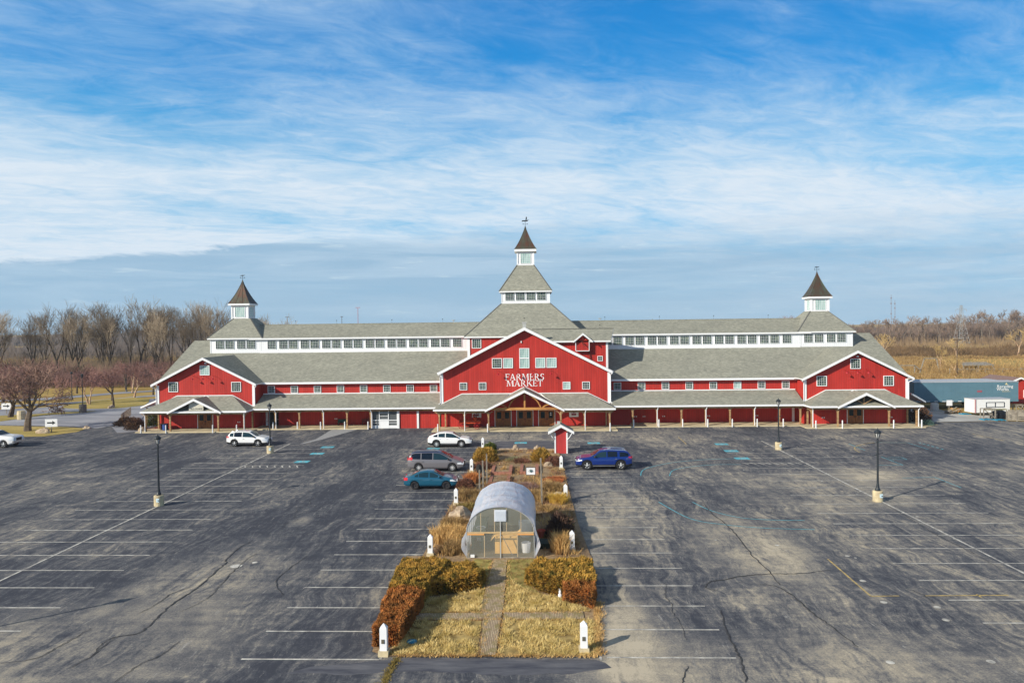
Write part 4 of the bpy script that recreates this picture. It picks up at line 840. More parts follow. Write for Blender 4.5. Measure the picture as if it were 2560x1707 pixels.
# ================================================================== vehicles
def interp(pts, x):
    if x <= pts[0][0]: return pts[0][1]
    for (a, va), (b_, vb) in zip(pts[:-1], pts[1:]):
        if x <= b_:
            t = (x-a)/(b_-a) if b_ > a else 0; return va+(vb-va)*t
    return pts[-1][1]
def sm_interp(pts, x, e=.10): return (interp(pts, x-e)+2*interp(pts, x)+interp(pts, x+e))/4
rubber = mat('tyre_rubber', (.02, .02, .022), .85); alloy = mat('alloy', (.62, .63, .64), .35, metal=.15); steelw = mat('steel_wheel', (.035, .035, .04), .5)
carglass = mat('car_glass', (.012, .03, .035), .08, spec=.6); carglass2 = mat('car_glass_tint', (.006, .008, .012), .1, spec=.5)
plastic = mat('black_plastic', (.025, .026, .028), .6); red_lens = mat('red_lens', (.55, .02, .03), .25); clear_lens = mat('clear_lens', (.72, .76, .8), .15); chrome = mat('chrome', (.75, .76, .78), .15, metal=.9)
def car(name, label, cat, loc, face, paint, L, Wd, top, belt, wx, wr, win, wsx, rear_glass, rim, rails=False, cladding=False, head=(.0,), two_tone=None, bottom=.29, tail_z=(.85, 1.1), head_z=(.62, .84), tail_len=.32, grille=True, roofm=None, bed=None):
    root = empty(name, loc, label, cat)
    if face < 0: root.rotation_euler = (0, 0, math.pi)
    hw = Wd/2; hl = L/2
    def half(x): u = abs(x)/hl; return hw*(1-.015*u-.17*u**7)
    def arch(x):
        z = bottom
        for c in wx:
            d = abs(x-c); ra = wr+.055
            if d < ra: z = max(z, wr+math.sqrt(ra*ra-d*d)-.0)
        return z
    topf = lambda x: sm_interp(top, x); beltf = lambda x: min(interp(belt, x), topf(x)-.045)
    def ring(x):
        u = abs(x)/hl; zb = arch(x)+(.10*max(0, (u-.86))/.14 if arch(x) == bottom else 0); zs = beltf(x); zt = topf(x); w_ = half(x); g_ = max(0, zt-zs-.08)
        ye = (w_*.95)-g_*.34
        zb = min(zb, zs-.1)
        return [(w_*.72, zb), (w_*.975, zb), (w_*.992, zb+(zs-zb)*.25), (w_, zb+(zs-zb)*.55), (w_*.985, zs-.07 if zs-.07 > zb else zs), (w_*.95, zs), (w_*.95-(w_*.95-ye)*.5, zs+(zt-zs)*.45), (ye, zs+(zt-zs)*.86), (ye*.86, zs+(zt-zs)*.965), (ye*.5, zt-.006), (0, zt)]
    xs = []
    n_ = 92
    for k in range(n_+1): xs.append(-hl+L*k/n_)
    mb = MB(); rows = []
    for x in xs:
        r_ = ring(x); idx = []
        full = [(x, -y, z) for y, z in r_]+[(x, y, z) for y, z in r_[-2::-1]]
        i0 = len(mb.v); mb.v += full; rows.append((i0, len(full)))
    for (a, n1), (b_, _) in zip(rows[:-1], rows[1:]):
        for k in range(n1-1): mb.f.append((a+k, b_+k, b_+k+1, a+k+1)); mb.m.append(1 if (cladding and k in (0, 1, n1-2, n1-3)) else (2 if roofm and 6 < k < 13 and topf(mb.v[a][0]) > interp(belt, mb.v[a][0])+.35 else 0))
    mb.f.append(tuple(range(rows[0][0], rows[0][0]+rows[0][1]))); mb.m.append(0)
    mb.f.append(tuple(range(rows[-1][0]+rows[-1][1]-1, rows[-1][0]-1, -1))); mb.m.append(0)
    body = mb.build('body', [paint, plastic, roofm or paint], root, off=(0, 0, 0), smooth=True)
    u_ = MB(); u_.box(-hl+.25, hl-.25, -hw*.74, hw*.74, bottom-.03, bottom+.35)
    for c in wx: u_.box(c-wr-.04, c+wr+.04, -hw*.70, hw*.70, .3, wr*2+.02)
    u_.build('underbody', plastic, root, off=(0, 0, 0))
    # side glass: strips between belt and roof edge
    def side_pt(x, z, s, off_):
        zs = beltf(x); zt = topf(x); w_ = half(x); g_ = max(0, zt-zs-.08); ye = w_*.95-g_*.34; zb = arch(x)
        if z >= zs:
            t = (z-zs)/max(.01, (zt-zs)); t = min(1, t/.86); y = w_*.95-(w_*.95-ye)*t
        else:
            t = (z-zb)/max(.01, zs-zb); y = w_*(.99+.01*min(1, t/.55)) if t < .8 else w_*(.985-.035*(t-.8)/.2)
        return (x, s*(y+off_), z)
    for s in (-1, 1):
        for (xa, xb, inset, gm) in win:
            g2 = MB(); n2 = 9; prev = None
            for k in range(n2+1):
                x = xa+(xb-xa)*k/n2; z0 = beltf(x)+.05; z1 = topf(x)-.10-inset
                if z1-z0 < .03: prev = None; continue
                cur = (side_pt(x, z0, s, .012), side_pt(x, z1, s, .012))
                if prev: g2.poly([prev[0], cur[0], cur[1], prev[1]] if s < 0 else [prev[0], prev[1], cur[1], cur[0]])
                prev = cur
            if g2.f: g2.build('side_window', gm or carglass, root, off=(0, 0, 0))
    def over(x0, x1, nm, m_, marg=.10):
        g2 = MB(); n2 = 6; prev = None
        for k in range(n2+1):
            x = x0+(x1-x0)*k/n2; r_ = ring(x); ye = r_[7][0]-marg; pts = [(x, y, z+.014) for y, z in ((-ye, (r_[7][1]+r_[8][1])/2+.005), (-r_[8][0]*.8, r_[8][1]+.005), (-r_[9][0], r_[9][1]), (0, r_[10][1]), (r_[9][0], r_[9][1]), (r_[8][0]*.8, r_[8][1]+.005), (ye, (r_[7][1]+r_[8][1])/2+.005))]
            if prev:
                for j in range(6): g2.poly([prev[j], pts[j], pts[j+1], prev[j+1]] if x1 > x0 else [prev[j], prev[j+1], pts[j+1], pts[j]])
            prev = pts
        g2.build(nm, m_, root, off=(0, 0, 0))
    over(wsx[0], wsx[1], 'windshield', carglass)
    if rear_glass: over(rear_glass[0], rear_glass[1], 'rear_window', carglass2)
    # wheels
    for c in wx:
        for s in (-1, 1):
            t_ = MB(); n3 = 22; y0, y1 = s*(hw-.235), s*(hw-.015)
            prof = [(wr*.62, y1), (wr*.93, y1), (wr, y1-s*.04), (wr, y0+s*.04), (wr*.93, y0), (wr*.5, y0)]
            i0 = 0
            for r_, y in prof:
                for k in range(n3): a = 2*math.pi*k/n3; t_.v.append((c+math.cos(a)*r_, y, wr+math.sin(a)*r_))
            for q in range(len(prof)-1):
                for k in range(n3):
                    j = (k+1) % n3; fa = (q*n3+k, q*n3+j, (q+1)*n3+j, (q+1)*n3+k); t_.f.append(fa if s < 0 else fa[::-1]); t_.m.append(0)
            t_.f.append(tuple(range(5*n3, 6*n3))); t_.m.append(0)
            wo = t_.build('wheel', rubber, root, off=(0, 0, 0))
            r2 = MB(); ym = hw-.05
            nn = 20
            r2.v += [(c+math.cos(2*math.pi*k/nn)*wr*.64, s*(ym-.05), wr+math.sin(2*math.pi*k/nn)*wr*.64) for k in range(nn)]; r2.f.append(tuple(range(nn))); r2.m.append(1)
            for k in range(nn):
                a, b_ = 2*math.pi*k/nn, 2*math.pi*(k+1)/nn
                r2.prism([(c+math.cos(a)*wr*.70, s*ym, wr+math.sin(a)*wr*.70), (c+math.cos(b_)*wr*.70, s*ym, wr+math.sin(b_)*wr*.70), (c+math.cos(b_)*wr*.62, s*(ym-.01), wr+math.sin(b_)*wr*.62), (c+math.cos(a)*wr*.62, s*(ym-.01), wr+math.sin(a)*wr*.62)], (0, -s*.04, 0), 0)
            ns = {'alloy': 5, 'multi': 10, 'steel': 0}[rim]
            for k in range(ns):
                a = 2*math.pi*k/ns+.3; wsp = .055 if ns == 5 else .03
                r2.bar((c, s*ym, wr), (c+math.cos(a)*wr*.63, s*(ym-.005), wr+math.sin(a)*wr*.63), wsp*2 if ns == 5 else wsp*1.4, .03, 0)
            r2.tube((c, s*(ym-.03), wr), (c, s*(ym+.012), wr), wr*.16, n=10, mi=0)
            r2.build('rim', [steelw if rim == 'steel' else alloy, steelw if rim != 'steel' else steelw], wo, off=(0, 0, 0))
    # lamps, mirrors, handles, grille
    def spatch(nm, x0, x1, z0, z1, m_, s, off_=.014, taper=0):
        g2 = MB(); n2 = 5; prev = None
        for k in range(n2+1):
            x = x0+(x1-x0)*k/n2; tp = taper*(k/n2); zz1 = min(z1, topf(x)-.03)-tp; cur = (side_pt(x, z0+tp, s, off_), side_pt(x, (z0+zz1)/2, s, off_), side_pt(x, zz1, s, off_))
            if prev:
                for j in (0, 1): g2.poly([prev[j], cur[j], cur[j+1], prev[j+1]] if s < 0 else [prev[j], prev[j+1], cur[j+1], cur[j]])
            prev = cur
        xe = x0; 
        return g2
    for s in (-1, 1):
        g2 = spatch('h', hl-.02, hl-.55, head_z[0], head_z[1], None, -s, .014, .05)
        yo = half(hl)*.95; g2.box(hl-.04, hl+.015, min(-s*yo, -s*(yo-.32)), max(-s*yo, -s*(yo-.32)), head_z[0], head_z[1]-.05)
        g2.build('headlight', clear_lens, root, off=(0, 0, 0))
        g2 = spatch('t', -hl+.02, -hl+tail_len, tail_z[0], tail_z[1], None, -s, .014, .02)
        g2.box(-hl-.015, -hl+.03, min(-s*yo, -s*(yo-.25)), max(-s*yo, -s*(yo-.25)), tail_z[0], tail_z[1]); g2.build('taillight', red_lens, root, off=(0, 0, 0))
        xm = wsx[0]-.30 if wsx[0] > wsx[1] else wsx[1]-.3
        g2 = MB(); y = half(xm)*.95; zz = beltf(xm)+.08; g2.lathe([(.02, -.08), (.10, -.06), (.115, .02), (.08, .09), (.01, .1)], (xm, s*(y+.13), zz+.04), 8, sx=.7, sy=1.0); g2.bar((xm, s*(y-.02), zz), (xm, s*(y+.08), zz), .06, .05); g2.build('mirror', plastic if roofm or cladding else paint, root, off=(0, 0, 0))
        for xh in [w_[0]+.12 for w_ in win if w_[1]-w_[0] > .5][:2]:
            p = side_pt(xh, beltf(xh)-.12, s, .02); g2 = MB(); g2.box(p[0]-.09, p[0]+.09, min(p[1], p[1]+s*.03), max(p[1], p[1]+s*.03), p[2]-.02, p[2]+.02); g2.build('door_handle', chrome if rails else paint, root, off=(0, 0, 0))
        for xd in [w_[0]-.04 for w_ in win if w_[1]-w_[0] > .5]:
            g2 = MB(); a, b_ = side_pt(xd, bottom+.1, s, .004), side_pt(xd, beltf(xd), s, .004)
            g2.poly([(a[0]-.008, a[1], a[2]), (a[0]+.008, a[1], a[2]), (b_[0]+.008, b_[1], b_[2]), (b_[0]-.008, b_[1], b_[2])]); g2.build('door_seam', plastic, root, off=(0, 0, 0))
    if rails:
        for s in (-1, 1):
            xa, xb = min(w_[0] for w_ in win)+.2, max(w_[1] for w_ in win)-1.0; g2 = MB(); y = ring((xa+xb)/2)[8][0]
            g2.path([(xa, s*y, topf(xa)), (xa+.15, s*y, topf(xa)+.06), (xb-.15, s*y, topf(xb)+.06), (xb, s*y, topf(xb))], .02, 5); g2.build('roof_rail', plastic if roofm or not cladding else chrome, root, off=(0, 0, 0))
    if grille:
        g2 = MB(); yo = half(hl)*.95; g2.box(hl-.06, hl+.02, -yo+.36, yo-.36, head_z[0]-.12, head_z[1]-.06); g2.box(hl-.06, hl+.012, -yo+.2, yo-.2, bottom+.12, bottom+.27); g2.build('grille', plastic, root, off=(0, 0, 0))
        g2 = MB(); g2.box(-hl-.02, -hl+.04, -.26, .26, .6, .72); g2.build('number_plate', white, root, off=(0, 0, 0))
    if cladding:
        for s in (-1, 1):
            g2 = MB(); p = side_pt(0, bottom+.1, s, .02); g2.box(wx[0]+wr+.1, wx[1]-wr-.1, min(p[1], p[1]-s*.03), max(p[1], p[1]-s*.03), bottom+.06, bottom+.11); g2.build('sill_trim', chrome, root, off=(0, 0, 0))
    return root
pw = mat('white_car_paint', (.80, .80, .80), .25, coat=.8, spec=.5); pg = mat('grey_car_paint', lin(112, 110, 114), .35, coat=.6, metal=.1); pgr = mat('dark_roof_paint', lin(52, 62, 92), .3, coat=.6)
pt = mat('teal_car_paint', lin(24, 86, 112), .3, coat=.8, metal=.15); pb = mat('blue_car_paint', lin(8, 42, 116), .3, coat=.9, metal=.1)
car('parked_car', 'white family SUV with silver wheels and roof rails, parked alone by the left lamp post', 'car', (-32.4, 79.75, 0), 1, pw, 4.6, 1.86,
    [(-2.3, .95), (-2.22, 1.12), (-1.95, 1.55), (-1.6, 1.66), (-.4, 1.69), (.25, 1.63), (1.15, 1.12), (2.0, .98), (2.3, .72)], [(-2.3, 1.12), (-1.2, 1.06), (.8, .99), (1.3, .98), (2.3, .9)], (-1.37, 1.29), .375,
    [(-1.95, -1.5, .03, None), (-1.42, -.55, 0, carglass2), (-.45, 1.0, 0, None)], (1.12, .3), (-2.2, -1.92), 'alloy', rails=True, cladding=True, tail_z=(.95, 1.2))
car('parked_car', 'white coupe-roofed crossover with dark wheels, parked nearest the entrance porch', 'car', (-9.55, 78.35, 0), 1, pw, 4.74, 1.86,
    [(-2.37, .95), (-2.3, 1.15), (-1.9, 1.38), (-1.3, 1.57), (-.4, 1.64), (.3, 1.58), (1.2, 1.1), (2.05, .96), (2.37, .7)], [(-2.37, 1.14), (-1.2, 1.08), (.8, 1.0), (1.3, .98), (2.37, .88)], (-1.42, 1.28), .385,
    [(-1.75, -1.3, .04, carglass2), (-1.2, -.5, 0, None), (-.4, 1.0, 0, None)], (1.17, .35), (-2.2, -1.5), 'multi', cladding=True, tail_z=(.98, 1.04), tail_len=.6)
car('parked_minivan', 'grey minivan with dark roof and rails, parked behind the teal car', 'minivan', (-9.25, 65.35, 0), 1, pg, 5.08, 1.98,
    [(-2.54, .95), (-2.48, 1.2), (-2.2, 1.66), (-1.9, 1.76), (-.3, 1.78), (.45, 1.72), (1.55, 1.15), (2.2, .96), (2.54, .7)], [(-2.54, 1.1), (0, 1.04), (1.5, 1.0), (2.54, .86)], (-1.5, 1.53), .37,
    [(-2.2, -1.35, .04, carglass2), (-1.25, -.28, .02, carglass2), (-.18, 1.25, .02, None)], (1.5, .5), (-2.5, -2.22), 'multi', rails=True, tail_z=(1.0, 1.3), tail_len=.45, roofm=pgr)
car('parked_car', 'small teal blue sedan with bare black steel wheels beside the planted island', 'car', (-8.65, 58.05, 0), 1, pt, 4.3, 1.7,
    [(-2.15, .85), (-2.1, 1.0), (-1.65, 1.07), (-.95, 1.38), (-.4, 1.46), (.2, 1.43), (1.05, 1.02), (1.8, .88), (2.15, .62)], [(-2.15, .98), (-1.0, .95), (1.0, .9), (2.15, .8)], (-1.25, 1.3), .325,
    [(-1.25, -.98, .02, None), (-.92, -.15, 0, None), (-.05, .92, 0, None)], (1.02, .28), (-1.6, -1.0), 'steel', tail_z=(.72, .98))
car('parked_car', 'dark blue three-row SUV facing left on the right side of the planted island', 'car', (5.95, 65.75, 0), -1, pb, 5.05, 2.0,
    [(-2.52, 1.0), (-2.45, 1.2), (-2.2, 1.6), (-1.8, 1.72), (-.3, 1.77), (.35, 1.7), (1.15, 1.18), (2.1, 1.06), (2.52, .8)], [(-2.52, 1.15), (0, 1.1), (1.4, 1.05), (2.52, .98)], (-1.5, 1.53), .42,
    [(-2.2, -1.4, .05, carglass2), (-1.2, -.32, .02, carglass2), (-.22, 1.0, .02, None)], (1.12, .42), (-2.44, -2.2), 'alloy', rails=True, cladding=True, tail_z=(1.0, 1.2), head_z=(.78, .98))
car('parked_pickup', 'white pickup truck with chrome bumper at the left edge of the car park', 'pickup', (-62.2, 80.1, 0), 1, pw, 5.9, 2.03,
    [(-2.95, 1.2), (-2.9, 1.28), (-.95, 1.28), (-.9, 1.7), (-.7, 1.86), (.1, 1.9), (.65, 1.84), (1.25, 1.40), (1.5, 1.36), (2.7, 1.27), (2.95, 1.12)], [(-2.95, 1.22), (0, 1.22), (1.4, 1.2), (2.95, 1.1)], (-1.8, 1.85), .41,
    [(-.8, -.05, 0, None), (.05, 1.05, 0, None)], (1.25, .65), None, 'alloy', head_z=(.8, 1.12), bottom=.38, tail_z=(.9, 1.2), tail_len=.1)
tk = [o for o in C.objects if o.name == 'parked_pickup'][0]
mb = MB(); mb.box(2.85, 3.0, -.95, .95, .52, .76); mb.build('front_bumper', chrome, tk, off=(0, 0, 0))

# ================================================================== street lamps
def make_lamp(label):
    root = empty('street_lamp', (0, 0, 0), label, 'street lamp', 'street lamps in the car park')
    mb = MB(); mb.lathe([(.33, -.02), (.35, .02), (.35, .72), (.33, .78)], n=20); fo = mb.build('concrete_foot', basec, root)
    mb = MB(); mb.box(-.02, .20, -.362, -.34, .33, .60); mb.build('placard', mat('placard', lin(190, 214, 224), .6), fo); mb = MB(); mb.lathe([(.05, 0), (.05, .01)], n=8); o = mb.build('placard_mark', black, fo); o.location = (.14, -.362, .45); o.rotation_euler = (R(90), 0, 0)
    mb = MB(); mb.lathe([(.17, .78), (.18, .86), (.13, .98), (.11, 1.06), (.085, 1.25), (.075, 1.3), (.055, 4.35), (.05, 4.4), (.09, 4.44), (.05, 4.5), (.06, 4.58)], n=12); mb.build('pole', black, root)
    mb = MB()
    for z in (4.3, 3.4): mb.tube((-.42, -.12, z-.08), (.42, .12, z+.08), .02, n=5)
    mb.build('banner_arm', black, root)
    mb = MB()
    for k in range(6):
        a = math.pi*k/3; mb.bar((math.cos(a)*.09, math.sin(a)*.09, 4.58), (math.cos(a)*.2, math.sin(a)*.2, 4.95), .025, .025)
    mb.lathe([(.19, 4.93), (.25, 4.96), (.26, 5.0), (.2, 5.1), (.1, 5.18), (.05, 5.2), (.03, 5.3), (.01, 5.34)], n=12); ln = mb.build('lantern', black, root)
    mb = MB(); mb.lathe([(.07, 4.6), (.15, 4.93)], n=10); mb.build('lantern_glass', mat('lantern_glass', (.5, .5, .48), .2), ln)
    return root
tr_ = tree_of(make_lamp(''))
for i, (x, y, lab) in enumerate(((-28.18, 52.35, 'black street lamp on concrete foot at the front left row, banner arms on its pole'), (-28.15, 74.65, 'black street lamp on concrete foot beside the parked white SUV'), (24.82, 74.9, 'black street lamp on concrete foot at the rear of the right-hand row'), (24.6, 52.85, 'black street lamp on concrete foot beside the pale worn patch at right'), (-28.1, 27.4, 'black street lamp outside the left edge whose long shadow crosses the tarmac'))):
    place(tr_, (x, y, 0), 0, label=lab, first=i == 0)
# ================================================================== bollards
def make_boll():
    root = empty('bollard', (0, 0, 0), '', 'bollard', 'white pointed bollards round the planted island')
    mb = MB(); mb.box(-.2, .2, -.2, .2, -.02, .22); mb.build('foot', basec, root)
    mb = MB(); mb.box(-.14, .14, -.14, .14, .22, 1.1); b0 = len(mb.v); mb.v += [(-.14, -.14, 1.1), (.14, -.14, 1.1), (.14, .14, 1.1), (-.14, .14, 1.1), (0, 0, 1.28)]
    for k in range(4): mb.f.append((b0+k, b0+(k+1) % 4, b0+4)); mb.m.append(0)
    mb.build('post', white, root)
    mb = MB(); mb.box(-.07, .05, -.165, -.14, .52, .68); mb.build('light_box', mat('bronze', (.12, .11, .08), .5), root); return root
tr_ = tree_of(make_boll())
for i, (x, y, lab) in enumerate(((-6.18, 28.1, 'white pointed bollard at the front left corner, against the clipped hedge'), (-6.15, 40.4, 'white pointed bollard behind the left juniper, second from the front on its side'), (-6.0, 52.1, 'white pointed bollard just in front of the teal car'), (-5.93, 63.9, 'white pointed bollard at the nose of the grey minivan'), (-5.85, 76.3, 'white pointed bollard at the nose of the white crossover near the porch'),
    (1.74, 28.4, 'white pointed bollard at the front right corner of the dry lawn'), (1.9, 41.1, 'white pointed bollard among straw grass behind the right juniper'), (2.02, 53.3, 'white pointed bollard beside the yellow grass right of the greenhouse'), (2.1, 65.1, 'white pointed bollard in front of the blue SUV'))):
    place(tr_, (x, y, 0), 0, label=lab, first=i == 0)
def make_pb():
    mb = MB(); mb.lathe([(.075, 0), (.075, .95), (.06, 1.0), (.02, 1.03)], n=10); o = mb.build('pipe_bollard', white); o['category'] = 'bollard'; o['group'] = 'short white pipe bollards before the porch posts'; return o
pbs = [(-50.6, 90.0), (-47.3, 89.9), (-41.2, 89.8), (-38.1, 89.75), (-34.3, 92.1), (-31.1, 92.1), (-28.05, 92.05), (-24.9, 92.05), (-21.85, 92.0), (-12.4, 89.0), (-6.18, 88.9), (8.95, 88.9), (12.25, 92.0), (15.45, 92.0), (18.45, 92.0), (21.6, 91.9), (24.65, 91.8), (27.75, 91.75), (30.95, 91.6), (34.3, 89.75), (37.5, 89.7), (43.7, 89.7), (47.1, 89.75)]
pb0 = make_pb(); trp = tree_of(pb0)
for i, (x, y) in enumerate(pbs): place(trp, (x, y, 0), 0, label='short white pipe bollard before the porch posts, '+ordinal(i+1)+' from the left end', first=i == 0)
# ================================================================== trailers, scrap and barn at right
tb = mat('trailer_blue', lin(88, 122, 138), .6, noise=.08, nscale=1.2, stretch=(.4, 1, 1)); tg = mat('trailer_roof', lin(176, 178, 182), .5, noise=.08)
def semi(x0, x1, y0, y1, label, txt):
    root = empty('semi_trailer', ((x0+x1)/2, (y0+y1)/2, 0), label, 'trailer', 'long blue trailers behind the hall')
    mb = MB(); mb.box(x0, x1, y0, y1, 1.15, 3.95, 0)
    for k in range(int((x1-x0)/1.2)): mb.box(x0+.6+k*1.2, x0+.64+k*1.2, y0-.015, y0, 1.3, 3.9, 0)
    mb.box(x0, x1, y0-.03, y0+.05, 1.05, 1.28, 0); mb.build('box_body', tb, root)
    mb = MB(); mb.box(x0-.02, x1+.02, y0-.03, y1+.03, 3.96, 4.04); mb.build('roof', tg, root)
    mb = MB(); mb.box(x1+.001, x1+.06, y0+.1, y1-.1, 1.2, 3.9); mb.build('end_door', mat('dark_steel', (.05, .07, .09), .6), root)
    mb = MB(); mb.box(x0+.5, x1-.5, y0+.5, y1-.5, .85, 1.14); mb.build('chassis', plastic, root)
    for xx in (x1-2.2, x1-3.5):
        for yy in (y0+.25, y1-.25): mb = MB(); mb.tube((xx, yy-.15, .5), (xx, yy+.15, .5), .5, n=14); mb.build('wheel', rubber, root)
    for k in range(10): mb = MB(); xx = x0+1.8+k*1.15; mb.box(xx, xx+.5, y0-.05, y0-.031, 1.1, 1.18); mb.build('reflector', white, root)
    if txt:
        text_obj('lettering', 'Recycling', .62, (x1-1.95, y0-.03, 3.28), white, root); text_obj('lettering', 'Works', .62, (x1-2.3, y0-.03, 2.86), white, root)
        mb = MB(); mb.prism([(x1-1.95, y0-.001, 3.55), (x1-1.55, y0-.001, 3.55), (x1-1.75, y0-.001, 3.85)], (0, -.02, 0)); mb.box(x1-2.4, x1-1.2, y0-.02, y0-.001, 2.52, 2.56); mb.build('logo_mark', mat('logo_tan', lin(216, 200, 150), .6), root)
        mb = MB(); mb.box(x1-6.0, x1-5.3, y0-.02, y0-.001, 2.45, 2.75); mb.build('red_mark', mat('faded_red', lin(150, 84, 96), .7), root)
semi(56.2, 71.4, 109.2, 111.7, 'long blue trailer lettered Recycling Works in white, in front of its twin', True)
semi(56.0, 70.2, 112.3, 114.8, 'long blue trailer standing behind the lettered one, mostly its pale roof visible', False)
root = empty('cargo_trailer', (62, 102, 0), 'small white box trailer with a serving hatch, among pallets and timber', 'trailer')
wt = mat('white_box_paint', (.78, .78, .76), .5, noise=.04)
mb = MB(); mb.prism([(59.95, 100.75, .45), (64.9, 101.0, .45), (64.8, 103.0, .45), (59.7, 102.6, .45)], (0, 0, 1.85)); mb.build('box_body', wt, root)
mb = MB(); mb.prism([(59.9, 100.7, 2.301), (64.95, 100.95, 2.301), (64.85, 103.05, 2.301), (59.65, 102.65, 2.301)], (0, 0, .05)); mb.build('roof', tg, root)
mb = MB()
for a, b_ in (((61.6, 1.85), (64.1, 1.85)), ((61.6, 1.2), (64.1, 1.2)), ((61.6, 1.2), (61.6, 1.85)), ((64.1, 1.2), (64.1, 1.85)), ((62.85, 1.2), (62.85, 1.85))): mb.bar((a[0], 100.72+(a[0]-59.95)*.05, a[1]), (b_[0], 100.72+(b_[0]-59.95)*.05, b_[1]), .06, .06)
mb.build('hatch_frame', black, root); mb = MB(); mb.box(60.02, 60.14, 100.66, 100.76, .4, 2.3); mb.build('corner_strip', mat('faded_pink', lin(176, 130, 132), .7), root)
for x in (61.5, 63.3): mb = MB(); mb.tube((x, 100.85, .35), (x, 101.05, .35), .33, n=12); mb.build('wheel', rubber, root)
wood_g = mat('weathered_wood', lin(162, 154, 140), .9, col2=lin(110, 102, 92), nscale=2.5)
def pallet(x, y, n_, label, m_, rz=0, name='pallet'):
    root = empty(name, (x, y, 0), label, 'pallet', 'pallets by the trailers', rz)
    for k in range(n_):
        mb = MB()
        for q in range(6): mb.box(-.6, .6, -.5+q*.185, -.38+q*.185, k*.15+.12, k*.15+.14)
        for q in (-.55, 0, .5): mb.box(q-.04, q+.04, -.5, .5, k*.15+.02, k*.15+.118)
        mb.build('deck', m_, root, off=(0, 0, 0))
pallet(58.4, 103.6, 3, 'low stack of grey wooden pallets between the tank and the trailer', wood_g, .2)
blue_w = mat('blue_wood', lin(52, 138, 168), .8, noise=.1)
pallet(60.3, 95.9, 1, 'blue pallet lying before the timber frames, further right', blue_w); pallet(59.0, 96.6, 1, 'blue pallet under the leaning timber frame', blue_w, .1); pallet(59.8, 102.6 , 1, 'blue pallet under the heap of split firewood', blue_w, .1)
rr = random.Random(5); mb = MB()
for k in range(60): x, y, z = 59.2+rr.uniform(-.7, .7), 103.6+rr.uniform(-.4, .4), .16+abs(rr.gauss(0, .22)); a = rr.uniform(0, 3.1); mb.tube((x-math.cos(a)*.2, y-math.sin(a)*.2, z), (x+math.cos(a)*.2, y+math.sin(a)*.2, z+rr.uniform(-.05, .05)), .05, n=5)
o = mb.build('firewood', mat('split_wood', lin(222, 178, 116), .9, col2=lin(160, 112, 66), nscale=4)); o['label'] = 'heap of pale split firewood left of the white box trailer'; o['category'] = 'firewood'
for k, (x, y, a, lab) in enumerate(((58.0, 103.0, .7, 'plank leaning over the pallets, pale and long'), (58.5, 102.8, .5, 'shorter plank leaning over the pallets'))):
    mb = MB(); mb.bar((x-.5, y, .3), (x+.9, y, .3+a), .2, .05); o = mb.build('plank', wood_g); o['label'] = lab; o['category'] = 'plank'
root = empty('water_tank', (58.2, 107.4, 0), 'squat white plastic tank beneath the blue trailer', 'tank'); mb = MB(); mb.lathe([(.5, 0), (.55, .1), (.55, 1.0), (.45, 1.1), (.15, 1.15)], (58.2, 107.4, 0), 14); mb.build('vessel', mat('milky_plastic', (.55, .55, .52), .5), root); mb = MB(); mb.lathe([(.15, 1.15), (.15, 1.25)], (58.2, 107.4, 0), 10); mb.build('cap', black, root)
def timber_frame(x, y, label, w_=1.5, h_=1.45):
    root = empty('trestle', (x, y, 0), label, 'trestle')
    for a, b_ in (((0, 0, 0), (0, 0, h_)), ((w_, 0, 0), (w_, 0, h_)), ((0, .7, 0), (0, .7, h_)), ((w_, .7, 0), (w_, .7, h_)), ((0, 0, h_), (w_, 0, h_)), ((0, 0, h_), (w_, 0, .2)), ((0, .7, h_), (w_, .7, h_)), ((0, 0, .6), (w_*.6, 0, .6))):
        mb = MB(); mb.bar(a, b_, .11, .11); mb.build('beam', wood_g, root, off=(0, 0, 0))
timber_frame(58.7, 96.6, 'weathered timber trestle with a diagonal brace before the white trailer'); timber_frame(66.4, 102.0, 'weathered timber frame at the far right behind the gate panels', 1.3, 1.3)
root = empty('tarp_heap', (61.2, 97.6, 0), 'black tarpaulin heap sagging on blue pallets', 'tarpaulin'); mb = MB(); mb.lathe([(.9, .1), (.85, .5), (.7, .95), (.35, 1.15), (.05, 1.1)], (61.4, 97.8, 0), 12, sx=1.3, sy=.7); mb.build('sheet', mat('tarp', (.012, .013, .016), .5), root)
mb = MB(); mb.box(60.2, 62.8, 98.2, 98.9, 1.1, 1.2); o = mb.build('table_top', mat('mossy', lin(130, 126, 82), .9)); o['label'] = 'mossy board lying flat behind the timber trestle'; o['category'] = 'board'
def gate_panel(x0, y0, x1, y1, label):
    root = empty('gate_panel', (x0, y0, 0), label, 'gate panel', 'grey slatted gate panels stacked at the right edge'); d = Vector((x1-x0, y1-y0, 0))
    for k in range(5): mb = MB(); mb.bar((0, 0, .2+k*.24), tuple(d+Vector((0, 0, .2+k*.24))), .05, .12); mb.build('slat', wood_g, root, off=(0, 0, 0))
    for t_ in (0, .25, .5, .75, 1): mb = MB(); p = d*t_; mb.bar((p.x, p.y-.05, 0), (p.x, p.y-.05, 1.3), .08, .08); mb.build('upright', wood_g, root, off=(0, 0, 0))
gate_panel(60.9, 95.4, 64.8, 93.6, 'frontmost grey slatted gate panel at the right edge'); gate_panel(61.4, 96.3, 66.0, 94.9, 'grey slatted gate panel behind the frontmost one'); gate_panel(62.4, 97.4, 67.0, 96.2, 'rearmost grey slatted gate panel of the three')
mb = MB(); mb.box(66.3, 67.9, 114.4, 114.46, 1.0, 2.0)
